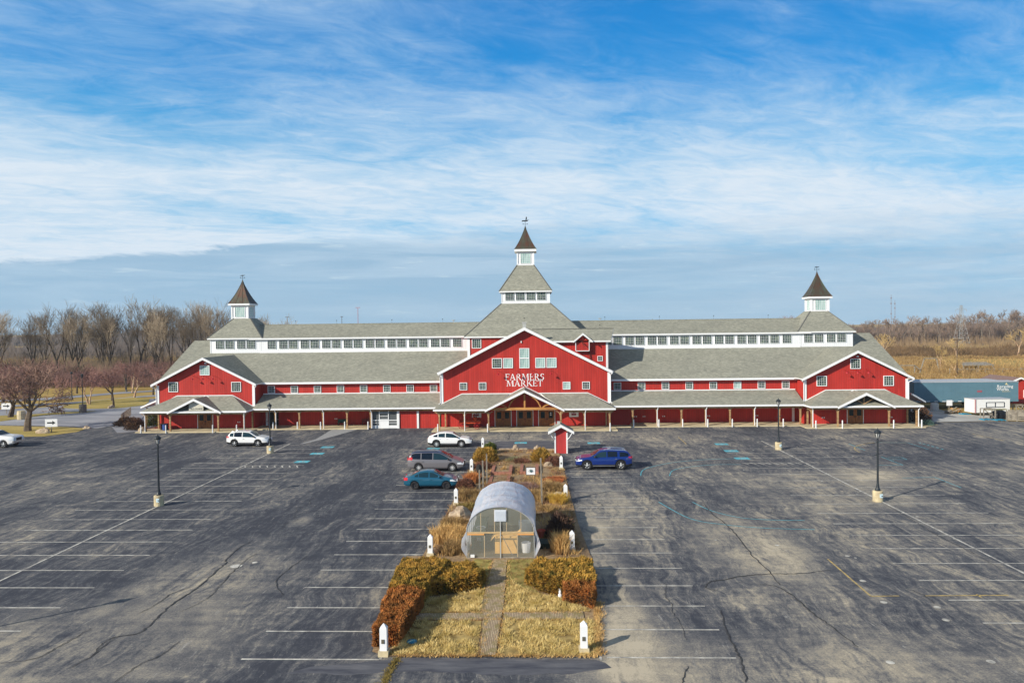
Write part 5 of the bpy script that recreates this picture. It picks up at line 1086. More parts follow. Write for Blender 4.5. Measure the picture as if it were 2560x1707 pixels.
root = empty('site_sign', (58.9, 105.6, 0), 'blank white board on a post beside the trailer', 'sign'); mb = MB(); mb.box(58.95, 59.75, 105.6, 105.65, .9, 1.7); mb.build('board', white, root); mb = MB(); mb.box(59.3, 59.4, 105.66, 105.74, 0, 1.6); mb.build('post', wood_g, root)
bx, by = 75.5, 116.0
root = empty('red_barn', (bx, by, 0), 'red barn with white trim cut off by the right edge', 'barn')
mb = MB(); mb.box(bx-3.0, bx+4, by, by+7, 0, 2.6); mb.prism([(bx-3.0, by, 2.6), (bx+4, by, 2.6), (bx+.5, by, 3.95)], (0, 7, 0)); mb.build('wall', red, root)
mb = MB(); mb.slab([(bx-3.5, by-.4, 2.4), (bx+.5, by-.4, 4.1), (bx+.5, by+7.4, 4.1), (bx-3.5, by+7.4, 2.4)][::-1], .12); mb.build('roof', [mat('brown_roof', lin(126, 104, 98), .9, noise=.1), white, soffit], root); mb = MB(); mb.slab([(bx+4.5, by-.4, 2.4), (bx+4.5, by+7.4, 2.4), (bx+.5, by+7.4, 4.1), (bx+.5, by-.4, 4.1)][::-1], .12); mb.build('roof', [MATS['brown_roof'], white, soffit], root)
for s in (-1, 1): mb = MB(); mb.prism([(bx+.5+s*4.0, by-.45, 2.45), (bx+.5, by-.45, 4.14), (bx+.5, by-.45, 3.9), (bx+.5+s*4.0, by-.45, 2.2)], (0, .1, 0)); mb.build('barge_board', white, root)
mb = MB(); mb.box(bx+1.1, bx+2.1, by-.06, by, .9, 2.1); w_ = mb.build('window', white, root); mb = MB(); mb.box(bx+1.2, bx+2.0, by-.08, by-.061, 1.0, 2.0); mb.build('glass', MATS['window_glass'], w_)
# ================================================================== porch things
root = empty('farm_wagon', (-8.7, 91.4, .12), 'old orange-red farm wagon with spoked wheels under the left of the entrance porch', 'wagon')
wr_ = mat('wagon_red', lin(186, 70, 36), .7, noise=.15); wrd = mat('wagon_wheel_red', lin(150, 26, 30), .6)
mb = MB(); mb.box(-9.95, -7.2, 91.0, 92.2, .78, 1.14); mb.build('bed', wr_, root)
mb = MB(); mb.box(-8.15, -7.75, 91.05, 92.15, 1.14, 1.5); mb.box(-8.2, -8.1, 91.05, 92.15, 1.5, 1.85); mb.build('seat', wr_, root)
mb = MB(); mb.bar((-9.8, 91.6, .6), (-7.3, 91.6, .6), .1, .1); mb.bar((-7.3, 91.6, .5), (-6.6, 91.6, .3), .06, .06); mb.build('axle_beam', plastic, root)
for x, r_ in ((-9.6, .48), (-7.68, .38)):
    for y in (90.95, 92.25):
        mb = MB(); pts = [(x+math.cos(2*math.pi*k/16)*r_, y, .13+r_+math.sin(2*math.pi*k/16)*r_) for k in range(17)]; mb.path(pts, .035, 5)
        for k in range(8): mb.bar((x, y, .13+r_), pts[k*2], .035, .035)
        mb.tube((x, y-.06, .13+r_), (x, y+.06, .13+r_), .08, n=8); mb.build('wheel', wrd, root)
def bench(x, y, label, m_):
    root = empty('bench', (x, y, .12), label, 'bench'); mb = MB(); mb.box(x-.7, x+.7, y-.2, y+.25, .5, .56); mb.build('seat', m_, root); mb = MB(); mb.box(x-.7, x+.7, y+.26, y+.3, .56, .95) ; mb.build('backrest', m_, root)
    for dx in (-.55, .55): mb = MB(); mb.box(x+dx-.04, x+dx+.04, y-.15, y+.2, .12, .5); mb.build('leg', black, root)
dg_ = mat('dark_green_paint', (.03, .07, .05), .6); bench(-26.0, 95.0, 'dark green bench on the long left porch', dg_); bench(-22.8, 95.1, 'red-brown bench left of the glazed vestibule', mat('redbrown', lin(120, 50, 44), .7))
root = empty('picnic_table', (-48.8, 92.3, .13), 'dark picnic table in the left wing porch', 'table'); mb = MB(); mb.box(-49.3, -48.2, 91.9, 92.7, .85, .9); mb.build('top', plastic, root)
for dx in (-49.1, -48.4): mb = MB(); mb.box(dx-.05, dx+.05, 92.0, 92.6, .13, .85); mb.build('leg', plastic, root)
mb = MB(); mb.lathe([(.22, 0), (.28, .1), (.28, .7), (.3, .75)], (-48.35, 91.6, .13), 12); o = mb.build('bin', mat('blue_bin', (.03, .08, .3), .6)); o['label'] = 'blue bin beside the picnic table'; o['category'] = 'bin'
# ================================================================== kiosk
kx, ky = 2.38, 74.0
root = empty('garden_kiosk', (kx, ky, 0), 'narrow red kiosk with white trim and gabled roof behind the planted island', 'kiosk')
mb = MB(); mb.box(kx-.6, kx+.6, ky-.6, ky+1.0, 0, 2.15); mb.prism([(kx-.6, ky-.6, 2.15), (kx+.6, ky-.6, 2.15), (kx, ky-.6, 2.75)], (0, 1.6, 0)); mb.build('wall', boards('worn_red', lin(178, 58, 58), lin(120, 60, 58), .19, 2, .25), root)
for s in (-1, 1):
    mb = MB(); p = [(kx+s*1.3, ky-1.05, 2.27), (kx, ky-1.05, 2.97), (kx, ky+1.4, 2.97), (kx+s*1.3, ky+1.4, 2.27)]; mb.slab(p if s > 0 else p[::-1], .12); mb.build('roof', RF, root)
    mb = MB(); mb.prism([(kx+s*1.32, ky-1.09, 2.3), (kx, ky-1.09, 3.0), (kx, ky-1.09, 2.72), (kx+s*1.32, ky-1.09, 2.02)], (0, .08, 0)); mb.build('barge_board', white, root)
    mb = MB(); mb.box(kx+s*.6-.07, kx+s*.6+.07, ky-.65, ky-.55, 0, 2.1); mb.build('corner_trim', white, root)
    mb = MB(); mb.path([(kx+s*.62, ky-.6, 1.4), (kx+s*.85, ky-.8, 1.65), (kx+s*1.15, ky-.85, 2.15)], .045); mb.build('bracket', white, root)
mb = MB(); mb.box(kx-.35, kx-.05, ky+.3, ky+.65, 2.8, 3.15); mb.build('vent', MATS['galv'], root)
mb = MB(); mb.lathe([(.06, 0), (.06, .05)], (0, 0, 0), 8); o = mb.build('tap', MATS['rust'], root); o.location = (.12, -.66, .62)
# ================================================================== planted island
sheet('garden_bed', [(-6.1, 75.9), (-6.25, 64), (-6.4, 50), (-6.5, 44), (-6.6, 40.3), (2.9, 40.3), (2.6, 47), (2.45, 55), (2.35, 62), (2.3, 70), (2.1, 75.0), (1.9, 75.9)], 0.05, MATS['mulch'])
sheet('garden_bed', [(-7.5, 40.35), (-7.2, 34), (-6.7, 28.3), (-6.0, 27.9), (2.0, 27.95), (2.35, 29), (2.55, 32.4), (2.75, 36), (2.95, 40.35)], 0.045, MATS['mulch'])
M, t, b = ntree('brick_paving'); g = NT(t); co = g.n('ShaderNodeTexCoord').outputs['Object']; bt = t.nodes.new('ShaderNodeTexBrick'); g.l(g.map(co, (1, 1, 1), rot=(0, 0, R(90))), bt.inputs['Vector'])
bt.inputs['Scale'].default_value = 3.4; bt.inputs['Color1'].default_value = (*lin(200, 178, 146), 1); bt.inputs['Color2'].default_value = (*lin(172, 148, 120), 1); bt.inputs['Mortar'].default_value = (*lin(96, 84, 64), 1); bt.inputs['Mortar Size'].default_value = .035
g.l(g.mix(g.r(g.noise(co, 2.2, 7, .7), .46, .58, 0, .75), bt.outputs['Color'], lin(132, 120, 70)), b.inputs['Base Color']); b.inputs['Roughness'].default_value = .95
sheet('brick_path', [(-2.34, 27.98), (-1.74, 27.98), (-1.72, 31.4), (-1.66, 33.0), (-1.78, 39.5), (-2.5, 39.5), (-2.7, 33.0), (-2.5, 31.4)], 0.085, M)
sheet('brick_path', [(-5.8, 31.35), (-2.53, 31.38), (-2.55, 32.2), (-5.8, 32.05)], 0.083, M); sheet('brick_path', [(-1.61, 31.38), (1.95, 31.5), (1.95, 32.35), (-1.61, 32.2)], 0.083, M)
rg = random.Random(21)
def blades(mb, x, y, z, n_, spread, h_, w_, lean=.5, rnd=rg, mi=0, bend=True):
    for _ in range(n_):
        a = rnd.uniform(0, 6.283); r_ = spread*math.sqrt(rnd.random()); bx_, by_ = x+math.cos(a)*r_*.5, y+math.sin(a)*r_*.5
        hh = h_*rnd.uniform(.5, 1.1); l_ = lean*rnd.uniform(.2, 1.2)*hh; tx, ty = bx_+math.cos(a)*l_, by_+math.sin(a)*l_
        t2 = rnd.uniform(0, 3.14); dx, dy = math.cos(t2)*w_, math.sin(t2)*w_
        if bend:
            mx, my = bx_+math.cos(a)*l_*.35, by_+math.sin(a)*l_*.35
            i = len(mb.v); mb.v += [(bx_-dx, by_-dy, z), (bx_+dx, by_+dy, z), (mx+dx*.8, my+dy*.8, z+hh*.62), (mx-dx*.8, my-dy*.8, z+hh*.62), (tx, ty, z+hh)]
            mb.f += [(i, i+1, i+2, i+3), (i+3, i+2, i+4)]; mb.m += [mi, mi]
        else:
            i = len(mb.v); mb.v += [(bx_-dx, by_-dy, z), (bx_+dx, by_+dy, z), (tx, ty, z+hh)]; mb.f.append((i, i+1, i+2)); mb.m.append(mi)
def leafmat(name, c1, c2, scale=1.2, detail=4):
    M = mat(name, c1, .9, col2=c2, nscale=scale, spec=.1, detail=detail); return M
straw = leafmat('straw', lin(232, 196, 132), lin(168, 128, 76), 1.6); strawd = leafmat('dull_straw', lin(190, 158, 106), lin(116, 90, 60), 1.8); gold = leafmat('golden_grass', lin(232, 196, 96), lin(178, 140, 62), 2)
dryl = leafmat('dry_lawn', lin(240, 216, 152), lin(176, 152, 84), 1.3, 6); olive = leafmat('olive_grass', lin(160, 140, 80), lin(104, 92, 52), 1.2)
# front lawn quarters: one mat of dead grass blades
mb = MB()
def in_poly(x, y, P_):
    c = False; n_ = len(P_)
    for i in range(n_):
        (x1, y1), (x2, y2) = P_[i], P_[i-1]
        if (y1 > y) != (y2 > y) and x < (x2-x1)*(y-y1)/(y2-y1)+x1: c = not c
    return c
quads = [[(-6.0, 28.0), (-2.48, 28.0), (-2.55, 31.3), (-5.6, 31.3)], [(-1.64, 28.0), (2.25, 28.0), (2.5, 31.4), (-1.6, 31.35)], [(-5.4, 32.1), (-2.72, 32.25), (-2.65, 35.2), (-5.4, 33.8)], [(-1.6, 32.25), (2.3, 32.4), (1.4, 33.8), (.2, 34.4), (-.9, 35.3), (-1.4, 36.5)]]
for Q_ in quads:
    xs_, ys_ = [p[0] for p in Q_], [p[1] for p in Q_]; area = (max(xs_)-min(xs_))*(max(ys_)-min(ys_))
    for _ in range(int(area*150)):
        x, y = rg.uniform(min(xs_), max(xs_)), rg.uniform(min(ys_), max(ys_))
        if in_poly(x, y, Q_) and mnoise.noise(Vector((x*1.3, y*1.3, 0))) > -.35: blades(mb, x, y, .04, 5, .09, .15*(1+1.1*mnoise.noise(Vector((x*2.6, y*1.0, 3)))), .013, 1.0, bend=False)
o = mb.build('dead_grass', dryl); o['kind'] = 'stuff'; o['label'] = 'tufted straw-coloured dead grass in the front lawn quarters'; o['category'] = 'grass'
for Q_ in quads: sheet('lawn', Q_, .06, mat('thatch', lin(190, 164, 104), 1, col2=lin(96, 78, 40), nscale=1.4, detail=9))
sheet('lawn', [(-1.62, 33.5), (.2, 34.2), (-.8, 36.5), (-.3, 39.8), (-1.75, 39.6)], .055, mat('greenish_thatch', lin(168, 154, 88), 1, col2=lin(112, 106, 54), nscale=1.8, detail=9)); sheet('lawn', [(-2.75, 35.2), (-2.6, 39.6), (-3.6, 39.8), (-3.2, 35.2)], .055, MATS['greenish_thatch'])
mb = MB()
for _ in range(6500):
    x, y = rg.uniform(-6.3, 2.35), rg.uniform(40.2, 75.6)
    if -4.3 < x < .2 and 39 < y < 47.5: continue
    nz_ = mnoise.noise(Vector((x*.9, y*.6, 1)))
    if nz_ < -.22 or (y > 66 and nz_ < .05): continue
    blades(mb, x, y, .04, 6, .22, (.3 if y < 61 else .18)*(1+nz_), .014, .9, bend=False, mi=0 if mnoise.noise(Vector((x*.6, y*.5, 7))) > -.05 else (1 if mnoise.noise(Vector((x*.8, y*.7, 17))) > 0 else 2))
for _ in range(900):
    s_ = rg.choice((0, 1, 2, 3))
    if s_ < 2: y = rg.uniform(28, 39.5); x = ((-2.34 if y < 32 else -2.6) if s_ == 0 else -1.68)+rg.gauss(0, .09)
    else: x = rg.uniform(-5.6, 1.95); y = (31.4 if s_ == 2 else 32.2)+rg.gauss(0, .05)
    blades(mb, x, y, .05, 4, .1, .1, .014, 1.0, bend=False, mi=2)
for _ in range(500):
    y = rg.uniform(28, 33.5); x = 2.15+(y-28)*.08+abs(rg.gauss(0, .14)); blades(mb, x, y, .03, 5, .12, .14, .013, 1.0, bend=False, mi=2)
for _ in range(260):
    x = rg.uniform(-5.8, 2.2); blades(mb, x, 27.95+rg.gauss(0, .06), .03, 5, .12, .11, .013, 1.0, bend=False, mi=2)
for _ in range(700):
    x, y = rg.uniform(-3.2, .2), rg.uniform(33.5, 39.8)
    if -2.7 < x < -1.6: continue
    blades(mb, x, y, .05, 5, .12, .1, .012, .9, bend=False)
o = mb.build('dead_ground_cover', [strawd, leafmat('rust_brown', lin(158, 116, 84), lin(96, 66, 50)), straw]); o['kind'] = 'stuff'; o['label'] = 'low dead stems covering the garden bed behind the greenhouse'; o['category'] = 'ground cover'
mb = MB()
for _ in range(260):
    t_ = rg.random(); x = -5.6-.16*t_+rg.gauss(0, .08); y = 27.8-2.3*t_; blades(mb, x, y, .01, 5, .12, .07, .014, 1.1, bend=False)
o = mb.build('weeds_in_crack', olive); o['kind'] = 'stuff'; o['label'] = 'strip of weeds growing in the tarmac joint at the front left corner'; o['category'] = 'weeds'
# ornamental clumps, each a thing
def clump(x, y, r_, h_, m_, label, n_=500, lean=.6, cat='ornamental grass', name='grass_clump', w_=.014, z=.04):
    mb = MB(); rnd = random.Random(int(x*77+y*13)); 
    for k in range(max(1, n_//40)):
        a, q = rnd.uniform(0, 6.28), r_*.75*math.sqrt(rnd.random()); hh = h_*(1-.35*(q/r_)**2)
        blades(mb, x+math.cos(a)*q, y+math.sin(a)*q, z, 40, r_*.3, hh*rnd.uniform(.8, 1.1), w_, lean, rnd)
    return at_origin(mb, name, m_, (x, y, 0), label=label, category=cat, group='dried grasses in the garden bed')
clump(-5.45, 43.3, 1.25, 1.05, straw, 'wide straw-coloured ornamental grass left of the greenhouse', 2600, .5); clump(-4.95, 41.0, .9, .75, strawd, 'brown grass clump behind the left juniper', 1500)
clump(-5.5, 46.6, 1.0, .6, strawd, 'low tan grass clump in front of the big left boulder', 1200); clump(-5.0, 50.6, 1.0, .55, olive, 'low olive grass clump behind the big left boulder', 1200)
clump(-5.2, 53.6, 1.0, .9, strawd, 'tawny grass clump beside the left bollard ahead of the teal car', 1700); clump(-4.4, 52.0, .9, .7, strawd, 'dull brown grass clump against the left flank of the greenhouse', 1200)
clump(1.35, 41.2, .85, 1.15, straw, 'tall straw grass fanning up behind the right juniper', 1700, .45); clump(1.7, 44.7, .5, 1.1, gold, 'small pale tuft beside the shaded dark shrub right of the greenhouse', 500, .4)
clump(1.5, 52.6, .75, .75, gold, 'golden yellow grass mound near the right boulder', 1800, .9); clump(1.1, 56.5, 1.1, .8, strawd, 'brown grass clump near the right edge behind the golden mound', 1600)
clump(-.2, 53.6, 1.1, .8, strawd, 'tan grass clump right behind the greenhouse roof', 1500); clump(-.9, 57.0, 1.1, .55, leafmat('mauve_stems', lin(158, 128, 118), lin(110, 84, 78)), 'mauve dried flower heads behind the greenhouse', 1500)
clump(.6, 50.6, .9, .35, strawd, 'flattened tan stems right of the greenhouse', 900, 1.2); clump(-2.8, 56.5, 1.0, .5, strawd, 'tan clump between the grey stakes and the brick bed', 900)
clump(1.4, 60.2, 1.1, .35, leafmat('rusty', lin(204, 124, 78), lin(146, 86, 54)), 'flat rust-orange patch of stems at the right side', 1400, .9); clump(-5.5, 59.6, .75, .95, leafmat('orange_grass', lin(220, 150, 92), lin(170, 104, 58)), 'bright orange grass clump beside the teal car bonnet', 1500, .45)
clump(-2.9, 64.2, .5, .55, straw, 'thin pale stems standing in the near brick bed', 120, .2)
def twiggy(x, y, rx, ry, h_, m_, label, n_=900, name='shrub', group='bare and evergreen shrubs in the garden', dome=True, tuft=.12, z0=.05):
    mb = MB(); rnd = random.Random(int(x*31+y*17+5))
    for _ in range(n_):
        a, u, v_ = rnd.uniform(0, 6.283), rnd.random()**.35, rnd.random()
        el_ = math.asin(v_); px_, py_, pz_ = math.cos(a)*math.cos(el_)*rx*u, math.sin(a)*math.cos(el_)*ry*u, math.sin(el_)*h_*u
        k_ = 1+.25*mnoise.noise(Vector((x+px_*1.8, y+py_*1.8, pz_*2))); px_ *= k_; py_ *= k_; pz_ *= k_
        d = Vector((px_/rx, py_/ry, pz_/h_+.5)).normalized()*tuft*rnd.uniform(.6, 1.5)+Vector((rnd.gauss(0, .3), rnd.gauss(0, .3), rnd.gauss(0, .3)))*tuft
        s_ = Vector((rnd.gauss(0, 1), rnd.gauss(0, 1), rnd.gauss(0, 1))).normalized()*tuft*.28; p = Vector((x+px_, y+py_, z0+max(0, pz_)))
        i = len(mb.v); mb.v += [tuple(p-s_), tuple(p+s_), tuple(p+d+s_*.3), tuple(p+d-s_*.3)]; mb.f.append((i, i+1, i+2, i+3)); mb.m.append(0)
    root = empty(name, (x, y, 0), label, 'shrub', group); mb.build('foliage', m_, root)
    st = MB()
    for k in range(9): a = rnd.uniform(0, 6.28); st.tube((x, y, 0), (x+math.cos(a)*rx*.6, y+math.sin(a)*ry*.6, h_*.7), .015, .006, 4)
    st.build('stem', mat('stem_bark', lin(96, 72, 54), .9), root); return root
juno = leafmat('juniper_orange', lin(216, 166, 78), lin(76, 78, 38), 2.4, 7); junr = leafmat('browned_hedge', lin(206, 134, 74), lin(96, 70, 40), 2.6, 7); jung = leafmat('green_conifer', lin(96, 108, 44), lin(48, 58, 26), 2)
redtw = leafmat('red_twigs', lin(142, 98, 80), lin(86, 58, 48), 2); browntw = leafmat('brown_twigs', lin(120, 92, 70), lin(70, 50, 42), 2)
twiggy(-5.1, 69.6, 1.25, 1.6, 1.25, juno, 'rounded golden-brown conifer at the nose of the minivan', 5200, tuft=.13); twiggy(-4.9, 73.6, .8, .8, 1.1, jung, 'small green conifer behind the golden one, near the porch end', 2000)
twiggy(-5.1, 65.6, .9, .9, .6, redtw, 'low reddish shrub in front of the rounded golden conifer', 1600, tuft=.1); twiggy(.3, 69.3, 1.0, 1.5, 1.15, juno, 'rounded golden-brown conifer before the red kiosk', 4200, tuft=.13); twiggy(1.4, 67.2, .8, 1.2, .75, redtw, 'low dark red shrub hugging the pinkish boulder by the blue SUV', 2000, tuft=.1)
twiggy(-5.75, 57.3, .75, .9, .8, redtw, 'dark red twiggy shrub at the nose of the teal car', 2200, tuft=.1); twiggy(-1.6, 68.4, .8, .9, .4, redtw, 'low red stems in the middle of the back bed', 900, tuft=.1); twiggy(-2.2, 69.2, .9, .7, .35, leafmat('grey_green', lin(150, 152, 116), lin(104, 106, 76)), 'low grey-green patch beside the red stems', 900, tuft=.08)
twiggy(1.3, 44.2, .85, 1.4, 1.3, leafmat('dark_twigs', lin(120, 94, 78), lin(66, 50, 44)), 'tall dark leafless shrub shaded by the greenhouse', 4200, tuft=.13)
# clipped hedges and spreading junipers
def hedge(poly, h_, m_, label, dens=330, tuft=.078, name='hedge', rough=.18, cx=None, splay=0.0):
    xs_, ys_ = [p[0] for p in poly], [p[1] for p in poly]; cx0, cy0 = sum(xs_)/len(xs_), sum(ys_)/len(ys_); rnd = random.Random(int(cx0*100+cy0)); mb = MB()
    per = sum(math.dist(poly[i], poly[i-1]) for i in range(len(poly))); ar = abs(sum(poly[i-1][0]*poly[i][1]-poly[i][0]*poly[i-1][1] for i in range(len(poly)))/2)
    def top_h(x, y): return h_*(1+rough*mnoise.noise(Vector((x*.9, y*.9, 4)))+rough*.6*mnoise.noise(Vector((x*2.6, y*2.6, 9))))
    def tuft_at(p, nrm):
        d = (Vector(nrm)+Vector((rnd.gauss(0, .55), rnd.gauss(0, .55), rnd.gauss(0, .35)+.15))).normalized()*tuft*rnd.uniform(.6, 1.6)
        s_ = Vector((rnd.gauss(0, 1), rnd.gauss(0, 1), rnd.gauss(0, 1))).normalized()*tuft*.3; p = Vector(p)
        i = len(mb.v); mb.v += [tuple(p-s_), tuple(p+s_), tuple(p+d+s_*.35), tuple(p+d-s_*.35)]; mb.f.append((i, i+1, i+2, i+3)); mb.m.append(0)
    n_ = int(ar*dens*2.2)
    for _ in range(n_):
        for _t in range(20):
            x, y = rnd.uniform(min(xs_), max(xs_)), rnd.uniform(min(ys_), max(ys_))
            if in_poly(x, y, poly): break
        g_ = mnoise.noise(Vector((x*3.2, y*3.2, 2)))
        if g_ < -.28: z = top_h(x, y)-rnd.uniform(.12, .35)
        else: z = top_h(x, y)-abs(rnd.gauss(0, .05))
        tuft_at((x, y, z), (splay*(1 if x > cx0 else -1)*.6, -.1, .8))
    for i in range(len(poly)):
        a, b_ = poly[i-1], poly[i]; L_ = math.dist(a, b_); nx, ny = (b_[1]-a[1])/L_, -(b_[0]-a[0])/L_
        if in_poly((a[0]+b_[0])/2+nx*.05, (a[1]+b_[1])/2+ny*.05, poly): nx, ny = -nx, -ny
        for _ in range(int(L_*h_*dens*2.2)):
            t_ = rnd.random(); x, y = a[0]+(b_[0]-a[0])*t_, a[1]+(b_[1]-a[1])*t_; z = rnd.uniform(.03, 1)*top_h(x, y); k_ = .10*mnoise.noise(Vector((x*2, y*2, z*2)))-rnd.uniform(0, .06)
            tuft_at((x+nx*k_, y+ny*k_, z), (nx, ny, .25))
    root = empty(name, (cx0, cy0, 0), label, 'hedge' if name == 'hedge' else 'shrub', 'orange-brown evergreens round the front lawn'); mb.build('foliage', m_, root)
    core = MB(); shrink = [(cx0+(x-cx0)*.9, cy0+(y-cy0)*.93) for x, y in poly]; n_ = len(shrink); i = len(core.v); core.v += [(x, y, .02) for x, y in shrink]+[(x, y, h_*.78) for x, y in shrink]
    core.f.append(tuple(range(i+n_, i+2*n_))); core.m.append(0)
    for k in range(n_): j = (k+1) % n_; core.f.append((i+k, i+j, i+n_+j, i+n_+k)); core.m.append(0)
    core.build('dark_core', mat('core_shade', lin(50, 38, 24), 1, col2=lin(26, 22, 16), nscale=4), root); return root  # solid core, darkened to stand for shade in the foliage gaps
hedge([(-6.75, 28.7), (-5.75, 28.8), (-5.6, 30.6), (-6.75, 30.7)], .85, junr, 'front end of the browned clipped hedge, behind the left front bollard', 620)
hedge([(-6.85, 30.7), (-5.6, 30.6), (-5.4, 33.0), (-6.95, 33.1)], .9, junr, 'middle block of the browned clipped hedge on the left', 560)
hedge([(-7.0, 33.1), (-5.4, 33.0), (-5.2, 34.5), (-4.7, 37.0), (-7.1, 37.2)], .95, juno, 'olive and orange clipped hedge corner at the back left', 460)
hedge([(-5.3, 34.2), (-4.1, 34.6), (-3.0, 35.2), (-2.8, 36.2), (-3.6, 37.0), (-4.8, 37.4)], .75, juno, 'spreading golden juniper left of the brick path', 420, .11, 'juniper', .3, splay=1)
hedge([(-.65, 35.9), (.1, 34.8), (1.2, 34.0), (2.6, 34.3), (2.72, 37.5), (.2, 37.6), (-.4, 36.9)], .8, juno, 'spreading golden juniper right of the brick path', 400, .11, 'juniper', .28, splay=1)
hedge([(1.15, 33.6), (2.45, 32.7), (2.65, 34.3), (1.3, 34.7)], .8, junr, 'small browned clipped hedge at the front right corner', 640)
# boulders
def boulder(x, y, rx, ry, h_, label, seed, m_=None):
    rnd = random.Random(seed); mb = MB(); n1, n2 = 12, 7
    for a in range(n2+1):
        for k in range(n1):
            th = 2*math.pi*k/n1; ph = math.pi/2*a/n2; v_ = Vector((math.cos(th)*math.cos(ph), math.sin(th)*math.cos(ph), math.sin(ph))); f_ = 1+.33*mnoise.noise(v_*1.7+Vector((seed, 0, 0)))+.1*mnoise.noise(v_*5)
            mb.v.append((v_.x*rx*f_, v_.y*ry*f_, v_.z*h_*f_-.05))
    for a in range(n2):
        for k in range(n1): j = (k+1) % n1; mb.f.append((a*n1+k, a*n1+j, (a+1)*n1+j, (a+1)*n1+k)); mb.m.append(0)
    o = mb.build('boulder', m_ or rock_m); o.location = (x, y, 0); o.rotation_euler = (0, 0, rnd.uniform(0, 3)); o['label'] = label; o['category'] = 'boulder'; o['group'] = 'boulders in the planted island'
boulder(-5.35, 48.7, .85, .7, .75, 'largest boulder, pink and white, left of the greenhouse', 3); boulder(-4.75, 76.2, .55, .35, .5, 'pale boulder at the back edge near the small green conifer', 5); boulder(-2.35, 75.9, .4, .35, .55, 'pointed pale boulder in the middle of the back edge', 8)
boulder(-.1, 76.0, .42, .35, .42, 'round pale boulder on the back edge nearer the kiosk', 11); boulder(1.0, 66.6, .5, .4, .5, 'pinkish boulder under the low red shrub by the blue SUV', 14); boulder(1.55, 54.6, .65, .45, .45, 'tan boulder behind the golden grass mound', 17); boulder(-4.95, 62.2, .45, .4, .85, 'tall grey-white boulder near the minivan front', 20)
mb = MB(); mb.box(.7, 1.75, 74.6, 75.5, .0, .14); o = mb.build('stepping_stone', concrete); o['label'] = 'flat buff stone slab left of the red kiosk'; o['category'] = 'stone slab'
mb = MB()
for k in range(22): mb.lathe([(.1, 0), (.08, .1), (.02, .13)], (-4.0+k*.135, 75.85+rg.uniform(-.05, .05), .03), 6)
o = mb.build('cobble_edging', rock_m); o['kind'] = 'stuff'; o['label'] = 'row of small pale cobbles edging the back of the bed'; o['category'] = 'edging'
# brick beds
brick_m = mat('paver_brick', lin(176, 124, 102), .9, col2=lin(140, 92, 76), nscale=3)
def bed(x0, x1, y0, y1, label, h_=.3, gap=True):
    root = empty('raised_bed', ((x0+x1)/2, (y0+y1)/2, 0), label, 'raised bed', 'brick raised beds'); w_ = .28
    for nm, a in (('side_wall', (x0, x0+w_, y0, y1)), ('side_wall', (x1-w_, x1, y0, y1)), ('front_wall', (x0+w_+.003, x1-w_-.003, y0, y0+w_))):
        mb = MB(); nL = 4
        vert = nm == 'side_wall'
        for k in range(nL):
            if vert: ya = a[2]+(a[3]-a[2])*k/nL; mb.box(a[0], a[1], ya+.012, ya+(a[3]-a[2])/nL, 0, h_-.01*(k % 2))
            else: xa = a[0]+(a[1]-a[0])*k/nL; mb.box(xa+.012, xa+(a[1]-a[0])/nL, a[2], a[3], 0, h_-.01*(k % 2))
        mb.build(nm, brick_m, root)
    mb = MB(); mb.poly([(x0+w_, y0+w_, .2), (x1-w_, y0+w_, .2), (x1-w_, y1, .2), (x0+w_, y1, .2)]); mb.build('soil', MATS['mulch'], root)
bed(-4.15, -2.3, 62.6, 65.9, 'U-shaped brick bed behind the two grey stakes'); bed(-1.6, .05, 62.8, 66.3, 'U-shaped brick bed behind the small white sign'); bed(-4.1, -2.35, 58.6, 61.6, 'U-shaped brick bed nearest the greenhouse', .25)
sg = empty('garden_sign', (-.62, 60.5, 0), 'small white square sign with green emblem on thin legs in the bed', 'sign'); mb = MB(); mb.box(-1.0, -.25, 60.48, 60.5, .5, 1.1); mb.build('board', white, sg)
mb = MB()
for a, b_ in (((-1.03, .48), (-1.03, 1.12)), ((-.22, .48), (-.22, 1.12)), ((-1.03, .48), (-.22, .48)), ((-1.03, 1.12), (-.22, 1.12)), ((-.95, 0), (-.95, .5)), ((-.3, 0), (-.3, .5))): mb.bar((a[0], 60.46, a[1]), (b_[0], 60.46, b_[1]), .03, .03)
mb.build('frame', black, sg); mb = MB()
for k in range(5): a = -.3+k*.6; mb.bar((-.62, 60.45, .72), (-.62+math.sin(a-.9)*.22, 60.45, .72+abs(math.cos(a-.9))*.24), .05, .02)
mb.lathe([(.13, 0), (.13, .012)], (0, 0, 0), 10); mb.build('emblem', mat('sign_green', lin(44, 88, 84), .7), sg)
for o in [q for q in kids(sg) if q.name.startswith('emblem')]: pass
for x, y, h_, lab in ((-4.2, 58.7, 2.6, 'tallest of the grey stakes left of the greenhouse'), (-4.35, 56.5, 2.45, 'middle grey stake left of the greenhouse'), (-4.5, 54.8, 2.05, 'shortest grey stake beside the left flank of the greenhouse'), (.26, 52.2, 3.4, 'tall grey stake behind the right side of the greenhouse')):
    mb = MB(); mb.box(-.05, .05, -.05, .05, 0, h_); o = mb.build('stake', wood_g); o.location = (x, y, 0); o.rotation_euler = (R(rg.uniform(-1, 1)), R(rg.uniform(-1, 1)), .2); o['label'] = lab; o['category'] = 'stake'
root = empty('birdhouse_stump', (-5.0, 60.6, 0), 'dark driftwood stump beside the orange grass clump', 'stump'); mb = MB(); mb.lathe([(.28, 0), (.24, .5), (.3, .9), (.2, 1.3), (.05, 1.35)], (-5.0, 60.6, 0), 9); mb.build('trunk', mat('charred', (.025, .024, .022), .9), root)
